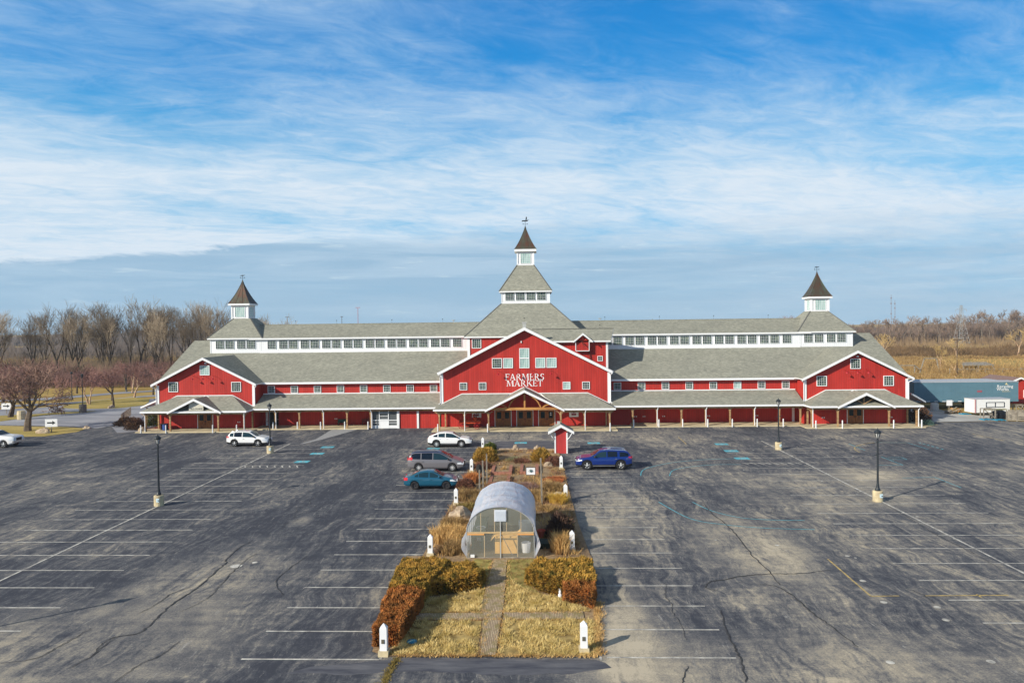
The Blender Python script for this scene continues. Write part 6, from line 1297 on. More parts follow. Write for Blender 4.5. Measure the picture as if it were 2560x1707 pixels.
# ================================================================== greenhouse
gy0, gy1, gxc, ghw = 40.0, 46.6, -2.14, 1.92
root = empty('greenhouse', (gxc, gy0, 0), 'round-roofed greenhouse of grey plastic film with clear timber-framed end wall', 'greenhouse')
def arch_pt(t_, grow=0):                 # t 0..1 left to right
    a = math.pi*(1-t_); return (gxc+math.cos(a)*(ghw+grow), 1.5+math.sin(a)*(1.42+grow))
M, t, b = ntree('poly_film'); g = NT(t); co = g.n('ShaderNodeTexCoord').outputs['Object']; n1 = g.noise(g.map(co, (2.2, .5, 2.0)), 1.0, 5, .6, .8); n2 = g.noise(g.map(co, (1, 3, 1)), 1.4, 4)
g.l(g.mix(g.r(n1, .35, .7), lin(204, 216, 234), lin(232, 230, 238)), b.inputs['Base Color']); b.inputs['Roughness'].default_value = .32; b.inputs['Specular IOR Level'].default_value = .5; ts_ = t.nodes.new('ShaderNodeBsdfTranslucent'); ts_.inputs[0].default_value = (.86, .89, .93, 1); mx_ = t.nodes.new('ShaderNodeMixShader'); mx_.inputs[0].default_value = .3; om_ = t.nodes['Material Output']; g.l(b.outputs[0], mx_.inputs[1]); g.l(ts_.outputs[0], mx_.inputs[2]); g.l(mx_.outputs[0], om_.inputs['Surface']); g.bump(g.m('ADD', n1, g.m('MULTIPLY', n2, .5)), .7, .12, b)
film = M
mb = MB(); ny, nt_ = 30, 36
for j in range(ny+1):
    y = gy0-.08+(gy1-gy0+.1)*j/ny
    for k in range(nt_+1):
        t_ = k/nt_; x, z = arch_pt(t_); sag = -.035*abs(math.sin(math.pi*j/ny*5))*(1 if z > 1.6 else .4)+.03*mnoise.noise(Vector((x*2.2, y*1.4, z*2)))
        a = math.pi*(1-t_); mb.v.append((x+math.cos(a)*sag, y, z+math.sin(a)*sag))
for j in range(ny):
    for k in range(nt_): i = j*(nt_+1)+k; mb.f.append((i, i+1, i+nt_+2, i+nt_+1)); mb.m.append(0)
mb.build('roof_film', film, root, smooth=True)
for s in (-1, 1):                        # loose side curtains billowing at the bottom
    mb = MB(); nz = 12
    for j in range(ny+1):
        y = gy0-.08+(gy1-gy0+.1)*j/ny
        for k in range(nz+1):
            u = k/nz; z = 1.5*(1-u)+.1*u; bul = (.28*math.sin(math.pi*u)**1.2)*max(0, 1-(y-gy0)/2.5)+.05*mnoise.noise(Vector((y*1.5, z*3, s))); mb.v.append((gxc+s*(ghw+.01+bul), y, z))
    for j in range(ny):
        for k in range(nz): i = j*(nz+1)+k; mb.f.append((i, i+1, i+nz+2, i+nz+1)); mb.m.append(0)
    mb.build('side_curtain', film, root, smooth=True)
for j in range(6):
    y = gy0+.02+(gy1-gy0-.05)*j/5; mb = MB(); pts = [(gxc-ghw+.03, y, .05)]+[(arch_pt(k/20, -.04)[0], y, arch_pt(k/20, -.04)[1]) for k in range(21)]+[(gxc+ghw-.03, y, .05)]; mb.path(pts, .022, 6); mb.build('hoop', MATS['galv'], root)
cf_ = bpy.data.materials.new('clear_film'); cf_.use_nodes = True; b = cf_.node_tree.nodes['Principled BSDF']; b.inputs['Base Color'].default_value = (.62, .62, .54, 1); b.inputs['Roughness'].default_value = .25; b.inputs['Alpha'].default_value = .2
mb = MB(); mb.poly([(gxc-ghw+.05, gy0-.01, .06)]+[(gxc+ghw-.05, gy0-.01, .06)]+[(arch_pt(1-k/24, -.04)[0], gy0-.01, arch_pt(1-k/24, -.04)[1]) for k in range(25)]); mb.build('end_wall_film', cf_, root)
mb = MB(); mb.poly([(gxc-ghw+.05, gy1, .06)]+[(gxc+ghw-.05, gy1, .06)]+[(arch_pt(1-k/24, -.04)[0], gy1, arch_pt(1-k/24, -.04)[1]) for k in range(25)]); mb.build('end_wall_film', mat('back_film', lin(170, 168, 146), .5), root)
stud = mat('pine_stud', lin(196, 168, 126), .7, noise=.12)
for a, b_, w_ in (((-3.24, 1.5), (-3.24, 2.6), .05), ((-2.47, 1.5), (-2.47, 2.85), .05), ((-1.8, 1.5), (-1.8, 2.85), .05), ((-.99, 1.5), (-.99, 2.55), .05), ((-3.05, .08), (-3.05, 1.42), .06), ((-1.19, .08), (-1.19, 1.42), .06)):
    mb = MB(); mb.box(a[0]-w_*.32, a[0]+w_*.32, gy0+.0, gy0+.035, a[1], b_[1]); mb.build('stud', stud, root)
mb = MB(); mb.box(gxc-ghw+.06, gxc+ghw-.06, gy0-.055, gy0-.013, 1.43, 1.5); mb.build('rail', stud, root)
mb = MB(); mb.box(gxc-ghw+.06, -3.05, gy0-.06, gy0-.056, 1.33, 1.42); mb.build('door_header', mat('amber_board', lin(216, 160, 100), .7), root); mb = MB(); mb.box(-1.19, gxc+ghw-.06, gy0-.06, gy0-.056, 1.33, 1.42); mb.build('door_header', MATS['amber_board'], root)
mb = MB(); mb.box(gxc-ghw, gxc+ghw, gy0-.06, gy0+.04, 0, .07); mb.build('sill', wood_g, root)
mb = MB(); mb.tube((-2.13, gy0-.07, .03), (-2.13, gy0-.07, 2.1), .03, n=8); mb.build('centre_pole', MATS['galv'], root)
mb = MB(); mb.box(-2.47, -1.8, gy0-.09, gy0-.056, 2.1, 2.75, 0)
for k in range(9): mb.bar((-2.44, gy0-.10, 2.15+k*.066), (-1.83, gy0-.10, 2.15+k*.066), .045, .03, 0)
mb.build('louvre_vent', mat('louvre', lin(206, 212, 220), .4), root)
mb = MB(); mb.bar((-2.1, gy0+.2, 1.3), (-1.5, gy0+.3, .1), .04, .04); mb.build('strut', wood_g, root)
ply = mat('plywood', lin(214, 168, 96), .8, noise=.1)
bx_ = empty('cardboard_box', (-1.9, 41.2, 0), 'large tan box with an open flap inside the greenhouse', 'box'); mb = MB(); mb.box(-2.5, -1.25, 40.7, 41.7, .05, 1.05); mb.build('carton', ply, bx_); mb = MB(); mb.poly([(-2.5, 40.7, 1.05), (-2.5, 41.7, 1.05), (-2.75, 41.7, .75), (-2.75, 40.7, .75)]); mb.poly([(-1.25, 40.7, 1.05), (-1.25, 41.7, 1.05), (-1.05, 41.7, 1.2), (-1.05, 40.7, 1.2)]); mb.build('flap', ply, bx_)
for x, y, r_, h_, c_, lab in ((-.75, 41.0, .28, .55, (.6, .6, .6), 'white tub in the right corner inside the greenhouse'), (-3.5, 43.3, .3, .8, (.5, .5, .5), 'white bucket on the left inside the greenhouse'), (-.8, 44.2, .45, .9, (.6, .62, .6), 'pale drum at the back right inside the greenhouse')):
    mb = MB(); mb.lathe([(r_*.85, .0), (r_, h_), (r_*.9, h_), (r_*.8, h_*.9)], (x, y, .05), 14); at_origin(mb, 'tub', mat('tub_%d' % int(x*100), c_, .5), (x, y, 0), label=lab, category='tub')
mb = MB(); mb.box(-3.95, -3.2, 41.5, 46, .75, .8); 
for y in (41.6, 43.7, 45.9): mb.box(-3.9, -3.8, y-.04, y+.04, 0, .75); mb.box(-3.35, -3.25, y-.04, y+.04, 0, .75)
o = mb.build('potting_bench', mat('bench_green', lin(96, 108, 92), .8)); o['label'] = 'grey-green potting bench along the left side inside the greenhouse'; o['category'] = 'bench'
mb = MB(); mb.poly([(-3.95, 40.05, .065), (-.3, 40.05, .065), (-.3, 46.5, .065), (-3.95, 46.5, .065)]); o = mb.build('greenhouse_floor', mat('dark_soil', lin(94, 84, 66), 1, noise=.2)); o['kind'] = 'structure'
for x, y, lab in ((.75, 43.95, 'terracotta pot right of the greenhouse, nearer the dark shrub'), (.15, 43.9, 'terracotta pot close to the greenhouse wall')):
    mb = MB(); mb.lathe([(.15, 0), (.24, .38), (.27, .38), (.27, .45), (.2, .44), (.18, .38)], (x, y, .05), 14); at_origin(mb, 'plant_pot', mat('terracotta', lin(186, 88, 66), .8), (x, y, 0), label=lab, category='pot', group='terracotta pots')
mb = MB(); mb.box(-.05, .75, 41.6, 42.6, .05, .35); at_origin(mb, 'planter_box', mat('green_black', (.02, .035, .025), .8), (.35, 42.1, 0), label='low dark planter box right of the greenhouse door end', category='planter')
rb = empty('rabbit_statue', (.98, 34.0, 0), 'small white rabbit statue at the edge of the right juniper', 'statue'); mb = MB(); mb.lathe([(.07, .0), (.1, .07), (.1, .14), (.06, .22), (.05, .24), (.07, .29), (.05, .34), (.01, .36)], (.98, 34.0, .05), 10)
for s in (-1, 1): mb.tube((.98+s*.025, 34.0, .38), (.98+s*.04, 34.02, .5), .016, .01, 5)
mb.build('body', white, rb)
mb = MB(); mb.lathe([(.2, 0), (.22, .02), (.2, .05), (.03, .07)], (-5.25, 29.15, .06), 14); at_origin(mb, 'blue_lid', mat('lid_blue', lin(24, 118, 150), .5), (-5.25, 29.15, 0), label='round blue lid lying in the hedge shade at the front left', category='lid')
mb = MB(); mb.box(-3.82, -3.6, 39.86, 39.9, .1, .26); at_origin(mb, 'paper_sign', white, (-3.7, 39.9, 0), label='small white card leaning at the greenhouse foot on the left', category='card')
# ================================================================== bare trees
def bare_tree(seed, H_, style):
    rnd = random.Random(seed); T_, Cw = MB(), MB()
    def grow(p, d, L_, r_, lev, maxl):
        n_ = 3 if lev < 2 else 2; q = p.copy(); dd = d.copy(); rr_ = r_
        for k in range(n_):
            dd = (dd+Vector((rnd.gauss(0, 1), rnd.gauss(0, 1), rnd.gauss(0, .5)))*style['wob']+Vector((0, 0, style['up']))).normalized()
            q2 = q+dd*(L_/n_); r2 = rr_*(.86 if lev < 2 else .8)
            (T_ if lev <= style['tl'] else Cw).tube(q, q2, rr_, r2, 6 if lev < 2 else (4 if lev <= style['tl'] else 3), caps=False)
            if lev >= 1 and lev < maxl and rnd.random() < .75:
                side(q2, dd, L_, r2, lev, maxl)
            q, rr_ = q2, r2
        if lev < maxl:
            for _ in range(style['fork'][min(lev, len(style['fork'])-1)]): side(q, dd, L_, rr_, lev, maxl, True)
    def side(q, dd, L_, rr_, lev, maxl, end=False):
        a = rnd.uniform(0, 6.283); o_ = dd.orthogonal().normalized(); o2 = dd.cross(o_); s_ = style['spread'][min(lev, len(style['spread'])-1)]*rnd.uniform(.6, 1.3)
        nd_ = (dd*math.cos(s_)+(o_*math.cos(a)+o2*math.sin(a))*math.sin(s_)).normalized()
        grow(q, nd_, L_*style['ratio']*rnd.uniform(.75, 1.15), max(style['rmin'], rr_*.66), lev+1, maxl)
    grow(Vector((0, 0, -.1)), Vector((rnd.gauss(0, .04), rnd.gauss(0, .04), 1)).normalized(), H_*style['trunk'], style['r0'], 0, style['lev'])
    # scale so that the tree is exactly H_ tall
    zmax = max(v_[2] for v_ in Cw.v); k = H_/zmax
    T_.v = [(x*k, y*k, z*k) for x, y, z in T_.v]; Cw.v = [(x*k, y*k, z*k) for x, y, z in Cw.v]
    return T_, Cw
ST_TALL = dict(trunk=.27, r0=.36, wob=.06, up=.13, spread=[.26, .28, .36, .44, .5], ratio=.77, rmin=.026, lev=5, tl=2, fork=[3, 3, 2, 2, 2, 1])
ST_WOOD = dict(trunk=.34, r0=.34, wob=.07, up=.06, spread=[.45, .5, .6, .7], ratio=.66, rmin=.055, lev=4, tl=1, fork=[3, 3, 3, 2, 1])
ST_ROUND = dict(trunk=.17, r0=.28, wob=.09, up=.03, spread=[.75, .6, .6, .65, .7], ratio=.80, rmin=.017, lev=6, tl=2, fork=[4, 2, 2, 2, 2, 1])
ST_SMALL = dict(trunk=.24, r0=.13, wob=.10, up=.05, spread=[.55, .5, .6, .7], ratio=.74, rmin=.018, lev=4, tl=1, fork=[3, 3, 3, 2, 2])
barkd = mat('dark_bark', lin(104, 90, 76), .95, col2=lin(64, 56, 50), nscale=2); twigp = mat('pale_twigs', lin(178, 162, 138), .95, col2=lin(120, 106, 92), nscale=.3)
twigr = mat('reddish_twigs', lin(150, 112, 104), .95, col2=lin(104, 74, 70), nscale=.5); birchb = mat('birch_bark', lin(214, 188, 158), .9, col2=lin(150, 112, 88), nscale=2); twigb = mat('grey_twigs', lin(160, 140, 122), .95, col2=lin(108, 92, 84), nscale=.2); barkg = mat('grey_bark', lin(128, 116, 102), .95, col2=lin(84, 74, 68), nscale=1)
def tree_proto(name, seed, H_, style, bm_, tm, cat='tree', group=None):
    T_, Cw = bare_tree(seed, H_, style); root = empty(name, (0, 0, 0), '', cat, group)
    T_.build('trunk', bm_, root, off=(0, 0, 0)); Cw.build('crown', tm, root, off=(0, 0, 0)); return tree_of(root)
print('tree faces', [len(bare_tree(1, 20, s)[1].f) for s in (ST_TALL, ST_WOOD, ST_ROUND, ST_SMALL)])
def scatter(protos, pts, labeler, hs=None, rnd=random.Random(2)):
    used = set()
    for i, (x, y, s_) in enumerate(pts):
        k = i % len(protos); first = k not in used; used.add(k)
        o = place(protos[k], (x, y, 0), rnd.uniform(0, 6.28), s_ if isinstance(s_, tuple) else (s_*rnd.uniform(.9, 1.15), s_*rnd.uniform(.9, 1.15), s_), label=labeler(i), first=first)
# tall cottonwoods left
tall = [tree_proto('bare_tree', 11+k, 21, ST_TALL, barkd, twigp, group='tall bare trees in the wood behind the left lawns') for k in range(4)]
rt = random.Random(8); pts = []
prof = [(-150, 18.5), (-136, 19.5), (-128, 18), (-124, 22), (-118, 21.5), (-112, 19.5), (-108, 22.5), (-102, 23), (-95, 21), (-90, 21.5), (-84, 21.5), (-78, 19.5), (-72, 18.5), (-66, 17.5)]
x = -150
while x < -66:
    pts.append((x, 183+rt.uniform(-9, 9), interp(prof, x)*rt.uniform(.86, 1.05)/21)); x += rt.uniform(1.3, 2.6)
pts.sort(key=lambda p: p[0]/p[1])
scatter(tall, pts, lambda i: 'tall bare tree in the wood behind the left lawns, '+ordinal(i+1)+' from the left')
wood = [tree_proto('bare_tree', 31+k, 16, ST_WOOD, barkg, twigb, group='bare trees of the far wood on the right rise') for k in range(4)]
pts = []; x = 150
while x < 292:
    h_ = interp([(150, 13), (175, 13.5), (195, 15), (210, 17.5), (222, 15.5), (232, 18), (250, 19.5), (292, 19)], x); pts.append((x, 402+rt.uniform(-10, 14), h_*rt.uniform(.72, 1.08)/16)); x += rt.uniform(2.2, 4.4)
pts.sort(key=lambda p: p[0]/p[1])
scatter(wood, pts, lambda i: 'bare tree along the far wood on the right rise, '+ordinal(i+1)+' from the left')
# far-off woods that read as one mass
def mass(name, xs_, ys_, hfun, n_, m_, label, w_=.12, seed=4, cat='wood', lean=.3):
    rnd = random.Random(seed); mb = MB()
    for _ in range(n_):
        x, y = rnd.uniform(*xs_), rnd.uniform(*ys_); h_ = hfun(x)*rnd.uniform(.6, 1.05)
        for k in range(6):
            z0 = h_*rnd.uniform(0, .55); a = rnd.uniform(0, 6.28); l_ = h_*rnd.uniform(.25, .45); dx, dy = math.cos(a)*l_*lean, math.sin(a)*l_*lean; z1 = min(h_, z0+l_); i = len(mb.v); px_ = x+rnd.gauss(0, h_*.08)
            mb.v += [(px_-w_, y, z0), (px_+w_, y, z0), (px_+dx+w_*.2, y+dy, z1), (px_+dx-w_*.2, y+dy, z1)]; mb.f.append((i, i+1, i+2, i+3)); mb.m.append(0)
    o = mb.build(name, m_); o['kind'] = 'stuff'; o['label'] = label; o['category'] = cat; return o
mass('far_wood', (130, 330), (415, 470), lambda x: interp([(130, 11), (195, 12), (232, 13.5), (250, 14.5), (330, 15)], x)*(1+.12*math.sin(x*.31)), 4200, mat('far_wood', lin(150, 128, 112), 1, col2=lin(104, 90, 84), nscale=.05), 'grey-brown far wood filling the right rise behind the front trees', .16)
mass('far_wood', (-420, -60), (330, 420), lambda x: 9+2*math.sin(x*.05), 4200, mat('far_wood_dim', lin(112, 102, 96), 1, col2=lin(84, 78, 78), nscale=.05), 'dim far wood seen between the tall trunks on the left', .25, 5)
mass('far_wood', (-900, 900), (700, 820), lambda x: 15+4*math.sin(x*.013)+2*math.sin(x*.07), 14000, MATS['far_wood_dim'], 'distant dark line of woodland along the horizon', .6, 6)
mass('brush', (-150, -58), (163, 200), lambda x: 5.2+1.6*math.sin(x*.3)+math.sin(x*.83), 9500, mat('brush_red', lin(150, 112, 104), 1, col2=lin(92, 72, 68), nscale=.12), 'pinkish leafless brush under the tall trees on the left', .045, 7, 'brush', .5)
mass('brush', (-150, -58), (176, 215), lambda x: 7+2*math.sin(x*.21), 5200, mat('brush_tan', lin(150, 130, 104), 1, col2=lin(84, 74, 62), nscale=.12), 'tan saplings filling the wood on the left', .05, 8, 'brush', .25)
mass('brush', (90, 300), (255, 262), lambda x: 1.2+.5*math.sin(x*.3), 2600, strawd, 'near tan strip of dry brush across the right fields', .10, 9, 'brush', .5)
mass('brush', (105, 320), (268, 325), lambda x: 3.0+1.2*math.sin(x*.13)+.7*math.sin(x*.41), 8500, mat('brush_brown', lin(140, 112, 78), 1, col2=lin(92, 74, 54), nscale=.08), 'brown thicket band across the right fields', .09, 10, 'brush', .5)
mass('saplings', (115, 290), (345, 396), lambda x: 6+2.5*math.sin(x*.17), 1100, mat('sapling_tan', lin(176, 150, 112), 1, col2=lin(120, 98, 76), nscale=.08), 'pale saplings before the far wood on the right', .08, 11, 'brush', .15)
mass('brush', (85, 128), (150, 250), lambda x: 2.2+.8*math.sin(x*.4), 2600, strawd, 'dry weeds on the slope behind the right end of the hall', .06, 12, 'brush', .4)
mass('far_grass', (80, 200), (120, 255), lambda x: .5, 9000, straw, 'tall dry grass in the field behind the trailers', .05, 13, 'grass', .4)
# individual trees near the left drive
big = tree_proto('bare_tree', 77, 10.0, ST_ROUND, mat('lawn_tree_bark', lin(124, 108, 92), .95, col2=lin(82, 72, 62), nscale=2), mat('lawn_tree_twigs', lin(158, 128, 112), .95, col2=lin(112, 88, 80), nscale=.4)); place(big, (-67.3, 92.6, 0), .6, (1.12, 1.12, .97), 'large spreading bare tree with forked trunk on the left lawn near the pickup', True)
b2 = tree_proto('bare_tree', 78, 9.2, ST_ROUND, barkd, twigr); place(b2, (-81.3, 108.2, 0), 1, (1.15, 1.15, .95), 'dark bare tree at the left edge behind the large spreading one', True)
place(b2, (-93, 122, 0), 2.2, 1.0, 'bare tree behind the two nearest ones at the left edge')
bi = tree_proto('birch_tree', 81, 6.4, ST_SMALL, birchb, twigr, group='pale-barked birches'); place(bi, (-81.1, 127.2, 0), 0, (1.1, 1.1, 1.0), 'pale birch with several stems beside the tall drive lamp', True); place(bi, (-80.3, 126.4, 0), 2.0, (.9, .9, 1.05), 'second pale birch stem growing beside the first')
place(bi, (-79.4, 139.2, 0), 3.0, (1.2, 1.2, 1.1), 'pale birch standing alone on the rear lawn'); place(bi, (-86, 150, 0), 4.1, 1.15, 'pale birch near the wood edge, behind the small trees')
sm_ = tree_proto('bare_tree', 91, 6.6, ST_SMALL, barkd, twigr, group='small ornamental trees on the left lawns')
for i, (x, y, s_, lab) in enumerate(((-72.8, 121.2, .98, 'small dark bare tree at the near lawn tip by the drive'), (-80.2, 133.0, .95, 'small bare tree behind the lawn-tip tree'), (-78.8, 145.0, .95, 'small bare tree just left of the building corner'), (-98, 150, 1.0, 'small reddish tree at the wood edge, left of the birches'), (-92, 158, 1.05, 'small reddish tree at the wood edge between lamps'), (-84, 160, 1.05, 'small reddish tree at the wood edge nearest the hall'), (-104, 140, 1.0, 'small reddish tree on the far left lawn'), (-75, 158, 1.1, 'small reddish tree rising behind the hall corner'))):
    place(sm_, (x, y, 0), i*1.3, s_, lab, i == 0)
rd = tree_proto('bare_tree', 95, 16, ST_TALL, barkd, twigp); place(rd, (-80.5, 230, 0), 0, 1.06, 'lone bare tree peeping out right of the left cupola', True); place(rd, (-72.0, 228, 0), 1, .85, 'low bare tree top showing over the left roof ridge')
cr_ = tree_proto('bare_tree', 96, 18, ST_TALL, barkd, twigr); place(cr_, (143, 400, 0), 0, (1.3, 1.3, 1.0), 'reddish tree crown peeping over the ridge left of the right cupola', True); place(cr_, (147.5, 402, 0), 2, (1.2, 1.2, .97), 'second reddish crown beside the one left of the right cupola')
st = tree_proto('bare_tree', 97, 7.5, ST_SMALL, birchb, mat('yellow_twigs', lin(190, 162, 108), .95), group='pale scrub trees in the right fields')
for i, (x, y, s_, lab) in enumerate(((150, 262, 1.0, 'pale scrub tree standing in the field right of the tall pole light'), (113, 205, .95, 'pale scrub tree beside the tall pole light'), (128, 270, 1.25, 'pale leaning scrub tree left of the pylon'), (176, 270, 1.5, 'pale scrub tree near the right edge of the fields'), (120, 300, 1.4, 'pale scrub tree just right of the hall roof end'), (98, 172, .75, 'low scrub tree behind the blue trailers'))): place(st, (x, y, 0), i*1.1, s_, lab, i == 0)
# evergreens hinted deep in the left wood and shrubs at the hall ends
twiggy(-53.2, 93.4, 1.3, 1.4, 1.5, browntw, 'bare brown shrub beside the left porch end', 2600, tuft=.16, group='shrubs at the ends of the hall'); twiggy(-52.3, 96.4, .9, .9, 2.6, jung, 'dark green upright conifer at the left wing corner', 2200, tuft=.16, group='shrubs at the ends of the hall')
twiggy(-56.6, 97.0, 1.5, 1.2, 1.1, browntw, 'reddish twiggy shrub by the picket railing', 2400, tuft=.16, group='shrubs at the ends of the hall'); twiggy(50.0, 95.6, 1.2, 1.6, 2.0, browntw, 'brown twiggy shrub at the right porch end', 2800, tuft=.16, group='shrubs at the ends of the hall'); twiggy(48.9, 91.9, .75, .6, .65, leafmat('bluegreen', lin(92, 120, 112), lin(52, 74, 70)), 'low blue-green shrub on the kerb at the right porch end', 1500, tuft=.1, group='shrubs at the ends of the hall')
root = empty('picket_railing', (-61.2, 106, 0), 'weathered picket railing left of the left porch', 'railing')
for i in range(16):
    t_ = i/15; x, y = -59.6-3.8*t_, 101.0+9*t_; mb = MB(); mb.box(x-.05, x+.05, y-.05, y+.05, 0, 1.15); mb.build('picket', wood_g, root)
mb = MB(); mb.bar((-59.6, 101, 1.15), (-63.4, 110, 1.15), .1, .08); mb.build('top_rail', wood_g, root)
# lamps and signs on the left drive
def drive_lamp(x, y, h_, foot, lab):
    root = empty('drive_lamp', (x, y, 0), lab, 'street lamp', 'tall drive lamps on the left'); mb = MB(); mb.lathe([(.55 if foot else .2, 0), (.55 if foot else .2, 1.3 if foot else .4), (.12, 1.35 if foot else .45)], (x, y, 0), 14); mb.build('foot', mat('dark_base', lin(112, 106, 98), .9), root)
    mb = MB(); mb.lathe([(.12, .4), (.07, 1.6), (.05, h_-.7), (.12, h_-.65), (.2, h_-.25), (.22, h_-.2), (.05, h_)], (x, y, 0), 10); mb.build('pole', black, root)
drive_lamp(-73.4, 113.7, 6.3, True, 'tall black drive lamp on a round concrete drum'); drive_lamp(-90.1, 136.3, 5.4, False, 'black drive lamp further back on the lawn left of the birches'); drive_lamp(-88.9, 152.8, 5.2, False, 'black drive lamp farthest back near the wood edge')
mb = MB(); mb.lathe([(.55, 0), (.58, .9), (.5, 1.3)], (-77.5, 105.4, 0), 12); at_origin(mb, 'concrete_drum', basec, (-77.5, 105.4, 0), label='pale concrete drum beside the left drive', category='drum')
def arrow_sign(x, y, lab, rz):
    root = empty('arrow_sign', (x, y, 0), lab, 'sign', 'white arrow signs on boulders', rz); mb = MB(); mb.box(-.75, .75, -.03, .03, .75, 1.75); mb.build('board', white, root, off=(0, 0, 0))
    mb = MB(); mb.prism([(-.5, -.031, 1.18), (.15, -.031, 1.18), (.15, -.031, 1.02), (.52, -.031, 1.27), (.15, -.031, 1.52), (.15, -.031, 1.36), (-.5, -.031, 1.36)], (0, -.015, 0)); mb.build('arrow', black, root, off=(0, 0, 0))
    mb = MB(); mb.box(-.05, .05, -.02, .05, 0, .8); mb.build('post', wood_g, root, off=(0, 0, 0))
arrow_sign(-63.1, 91.2, 'white sign with black arrow on the near left lawn', .15); arrow_sign(-85.3, 112.7, 'white sign with black arrow at the far left lawn edge', .1)
boulder(-63.7, 90.6, .9, .5, .7, 'boulder at the foot of the near arrow sign', 31); boulder(-60.6, 94.6, .5, .4, .4, 'small boulder at the tip of the near left lawn', 32); boulder(-72.9, 120.6, .8, .5, .5, 'boulder at the foot of the lawn-tip tree', 33); boulder(-51.3, 91.6, .7, .5, .55, 'dark boulder at the left porch kerb', 34)
# far poles, pylon, masts
def pole_light(x, y, h_, lab, arm=.9, m_=None, g_='far pole lights'):
    root = empty('pole_light', (x, y, 0), lab, 'pole light', g_); mb = MB(); mb.tube((x, y, 0), (x, y, h_), .14, .1, 8); mb.build('pole', m_ or mat('brown_steel', lin(84, 70, 62), .7), root)
    mb = MB(); mb.box(x-arm, x+arm, y-.1, y+.1, h_, h_+.14); mb.box(x-arm, x-arm+.4, y-.25, y+.25, h_-.08, h_+.02); mb.box(x+arm-.4, x+arm, y-.25, y+.25, h_-.08, h_+.02); mb.build('lamp_head', m_ or MATS['brown_steel'], root)
pole_light(100.7, 176, 8.65, 'tall brown twin-head pole light in the field behind the trailers')
pole_light(-104.8, 300, 18.4, 'far slim pole light over the left ridge, the leftmost one', .8); pole_light(-81.65, 300, 18.3, 'far slim pole light over the left ridge, the middle one', .5); pole_light(-74.8, 300, 22.0, 'far pink-toned pole light over the left ridge, the tallest', .9, mat('pink_steel', lin(168, 96, 110), .6))
root = empty('power_pylon', (219.5, 380, 0), 'grey lattice power pylon before the far wood on the right', 'pylon'); gal = mat('pylon_steel', lin(150, 152, 152), .6)
def lat(n0, n1, w0, w1, nn, nm, arms=()):
    mb = MB(); cx, cy = 219.5, 380
    for k in range(nn):
        za, zb_ = n0+(n1-n0)*k/nn, n0+(n1-n0)*(k+1)/nn; wa, wb = w0+(w1-w0)*k/nn, w0+(w1-w0)*(k+1)/nn
        for sx_, sy_ in ((-1, -1), (1, -1), (1, 1), (-1, 1)):
            mb.bar((cx+sx_*wa, cy+sy_*wa, za), (cx+sx_*wb, cy+sy_*wb, zb_), .11, .11)
        for sx_ in (-1, 1): mb.bar((cx+sx_*wb, cy-wb, zb_), (cx+sx_*wb, cy+wb, zb_), .07, .07)
        for sy_ in (-1, 1): mb.bar((cx-wa, cy+sy_*wa, za), (cx+wb, cy+sy_*wb, zb_), .08, .08); mb.bar((cx+wa, cy+sy_*wa, za), (cx-wb, cy+sy_*wb, zb_), .08, .08); mb.bar((cx-wb, cy+sy_*wb, zb_), (cx+wb, cy+sy_*wb, zb_), .07, .07)
    mb.build(nm, gal, root)
lat(0, 14.3, 3.2, .85, 6, 'lattice_leg'); lat(14.3, 21.6, .85, .4, 4, 'lattice_mast')
for z, a in ((19.4, 2.7), (14.3, 2.5)):
    mb = MB(); mb.bar((219.5-a, 380, z), (219.5+a, 380, z), .12, .12); mb.bar((219.5-a, 380, z), (219.5, 380, z+1.0), .08, .08); mb.bar((219.5+a, 380, z), (219.5, 380, z+1.0), .08, .08)
    for s in (-1, 1): mb.tube((219.5+s*a, 380, z), (219.5+s*a, 380, z-1.2), .08, n=5)
    mb.build('cross_arm', gal, root)
for x, h_, lab in ((290.4, 36.4, 'taller of the two thin radio masts over the right wood'), (293.4, 31.4, 'shorter of the two thin radio masts over the right wood')):
    root = empty('radio_mast', (x, 600, 0), lab, 'mast'); mb = MB(); mb.tube((x, 600, 0), (x, 600, h_), .28, .14, 5); mb.build('mast', mat('mast_grey', lin(128, 120, 128), .7), root)
    for z in (h_*.55, h_*.78, h_*.9): mb = MB(); mb.box(x-.5, x+.5, 599.8, 600.2, z, z+.9); mb.build('antenna', MATS['mast_grey'], root)
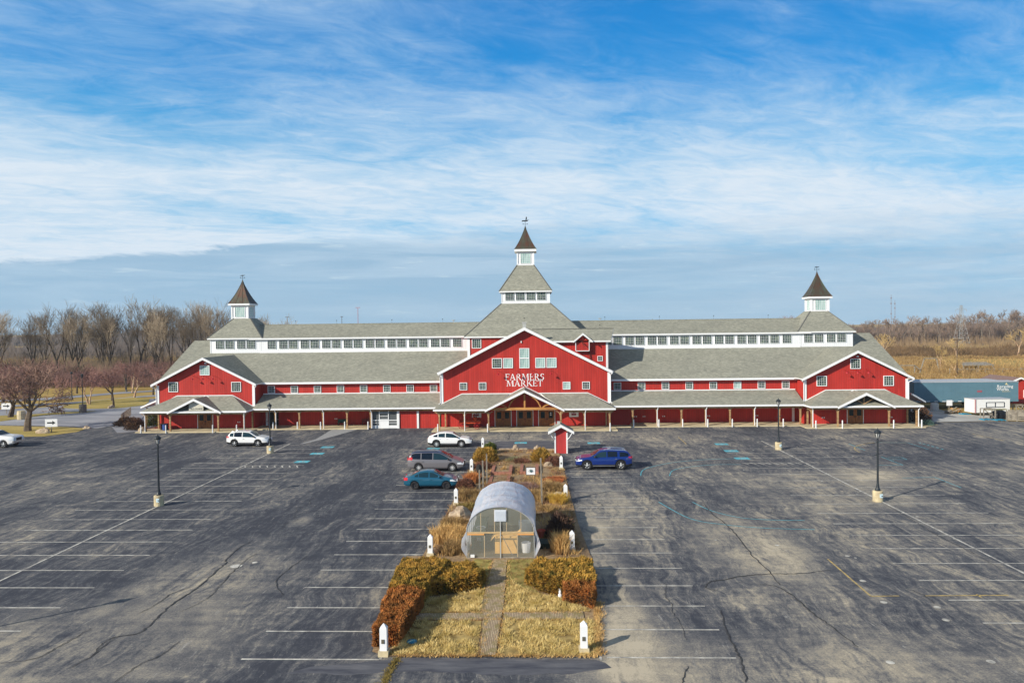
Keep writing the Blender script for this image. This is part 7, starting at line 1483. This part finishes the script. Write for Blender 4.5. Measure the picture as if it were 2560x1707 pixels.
# timber play frame and trailer bed in the field
root = empty('timber_swing_frame', (99, 185, 0), 'weathered timber play frame in the dry field', 'play frame')
for i, (a, b_) in enumerate((((96, 184, 0), (97.2, 184, 3.9)), ((101.0, 184, 0), (100.2, 184, 3.9)), ((97.2, 184, 3.9), (100.2, 184, 3.9)), ((88, 184, 0), (88, 184, 2.2)), ((94.8, 184, 0), (94.8, 184, 2.2)), ((88, 184, 2.2), (94.8, 184, 2.2)), ((94.8, 184, 2.2), (96.6, 184, 0.8)))): mb = MB(); mb.bar(a, b_, .22, .22); mb.build('beam', wood_g, root)
root = empty('shed_frame', (113, 190, 0), 'long low grey canopy frame in the dry field at right', 'shelter')
mb = MB(); mb.slab([(109, 188, 1.9), (117, 188, 1.9), (116.5, 191, 2.5), (110, 191, 2.5)], .15, 0, 0, 0); mb.build('canopy', wood_g, root)
for x in (109.3, 113, 116.7): mb = MB(); mb.box(x-.1, x+.1, 188.1, 188.3, 0, 1.8); mb.build('post', wood_g, root)
root = empty('field_fence', (112, 186, 0), 'post and rail fence across the dry field at right', 'fence')
for k in range(14): mb = MB(); x = 104+k*2.2; mb.box(x-.08, x+.08, 184.9, 185.1, 0, 1.3); mb.build('post', wood_g, root)
mb = MB(); mb.box(104, 132.8, 184.86, 184.9, .95, 1.08); mb.build('rail', wood_g, root)
root = empty('far_house', (-99, 285, 0), 'tan building glimpsed between the left tree trunks', 'house'); mb = MB(); mb.box(-101, -96, 283, 288, 0, 3); mb.build('wall', mat('tan_wall', lin(216, 180, 130), .8), root); mb = MB(); mb.slab([(-101.5, 282.5, 3), (-95.5, 282.5, 3), (-95.5, 285.5, 4.4), (-101.5, 285.5, 4.4)], .15); mb.build('roof', [MATS['brown_roof'], white, soffit], root)
mb = MB(); mb.box(-99.6, -98.6, 282.9, 283.0, .8, 2.0); mb.build('window', white, root)
# ================================================================== air
mb = MB(); mb.box(-1500, 1500, -60, 1500, -1.0, 60)
o = mb.build('haze', (hz_ := bpy.data.materials.new('air'))); o['kind'] = 'stuff'; o['label'] = 'thin bluish winter air softening the far woods'; o['category'] = 'haze'
hz_.use_nodes = True; t = hz_.node_tree; t.nodes.clear(); ou = t.nodes.new('ShaderNodeOutputMaterial'); pv = t.nodes.new('ShaderNodeVolumePrincipled'); pv.inputs['Color'].default_value = (.82, .90, 1.0, 1); pv.inputs['Density'].default_value = .00016; t.links.new(pv.outputs[0], ou.inputs['Volume'])
sc.cycles.volume_bounces = 0; sc.cycles.volume_step_rate = 10
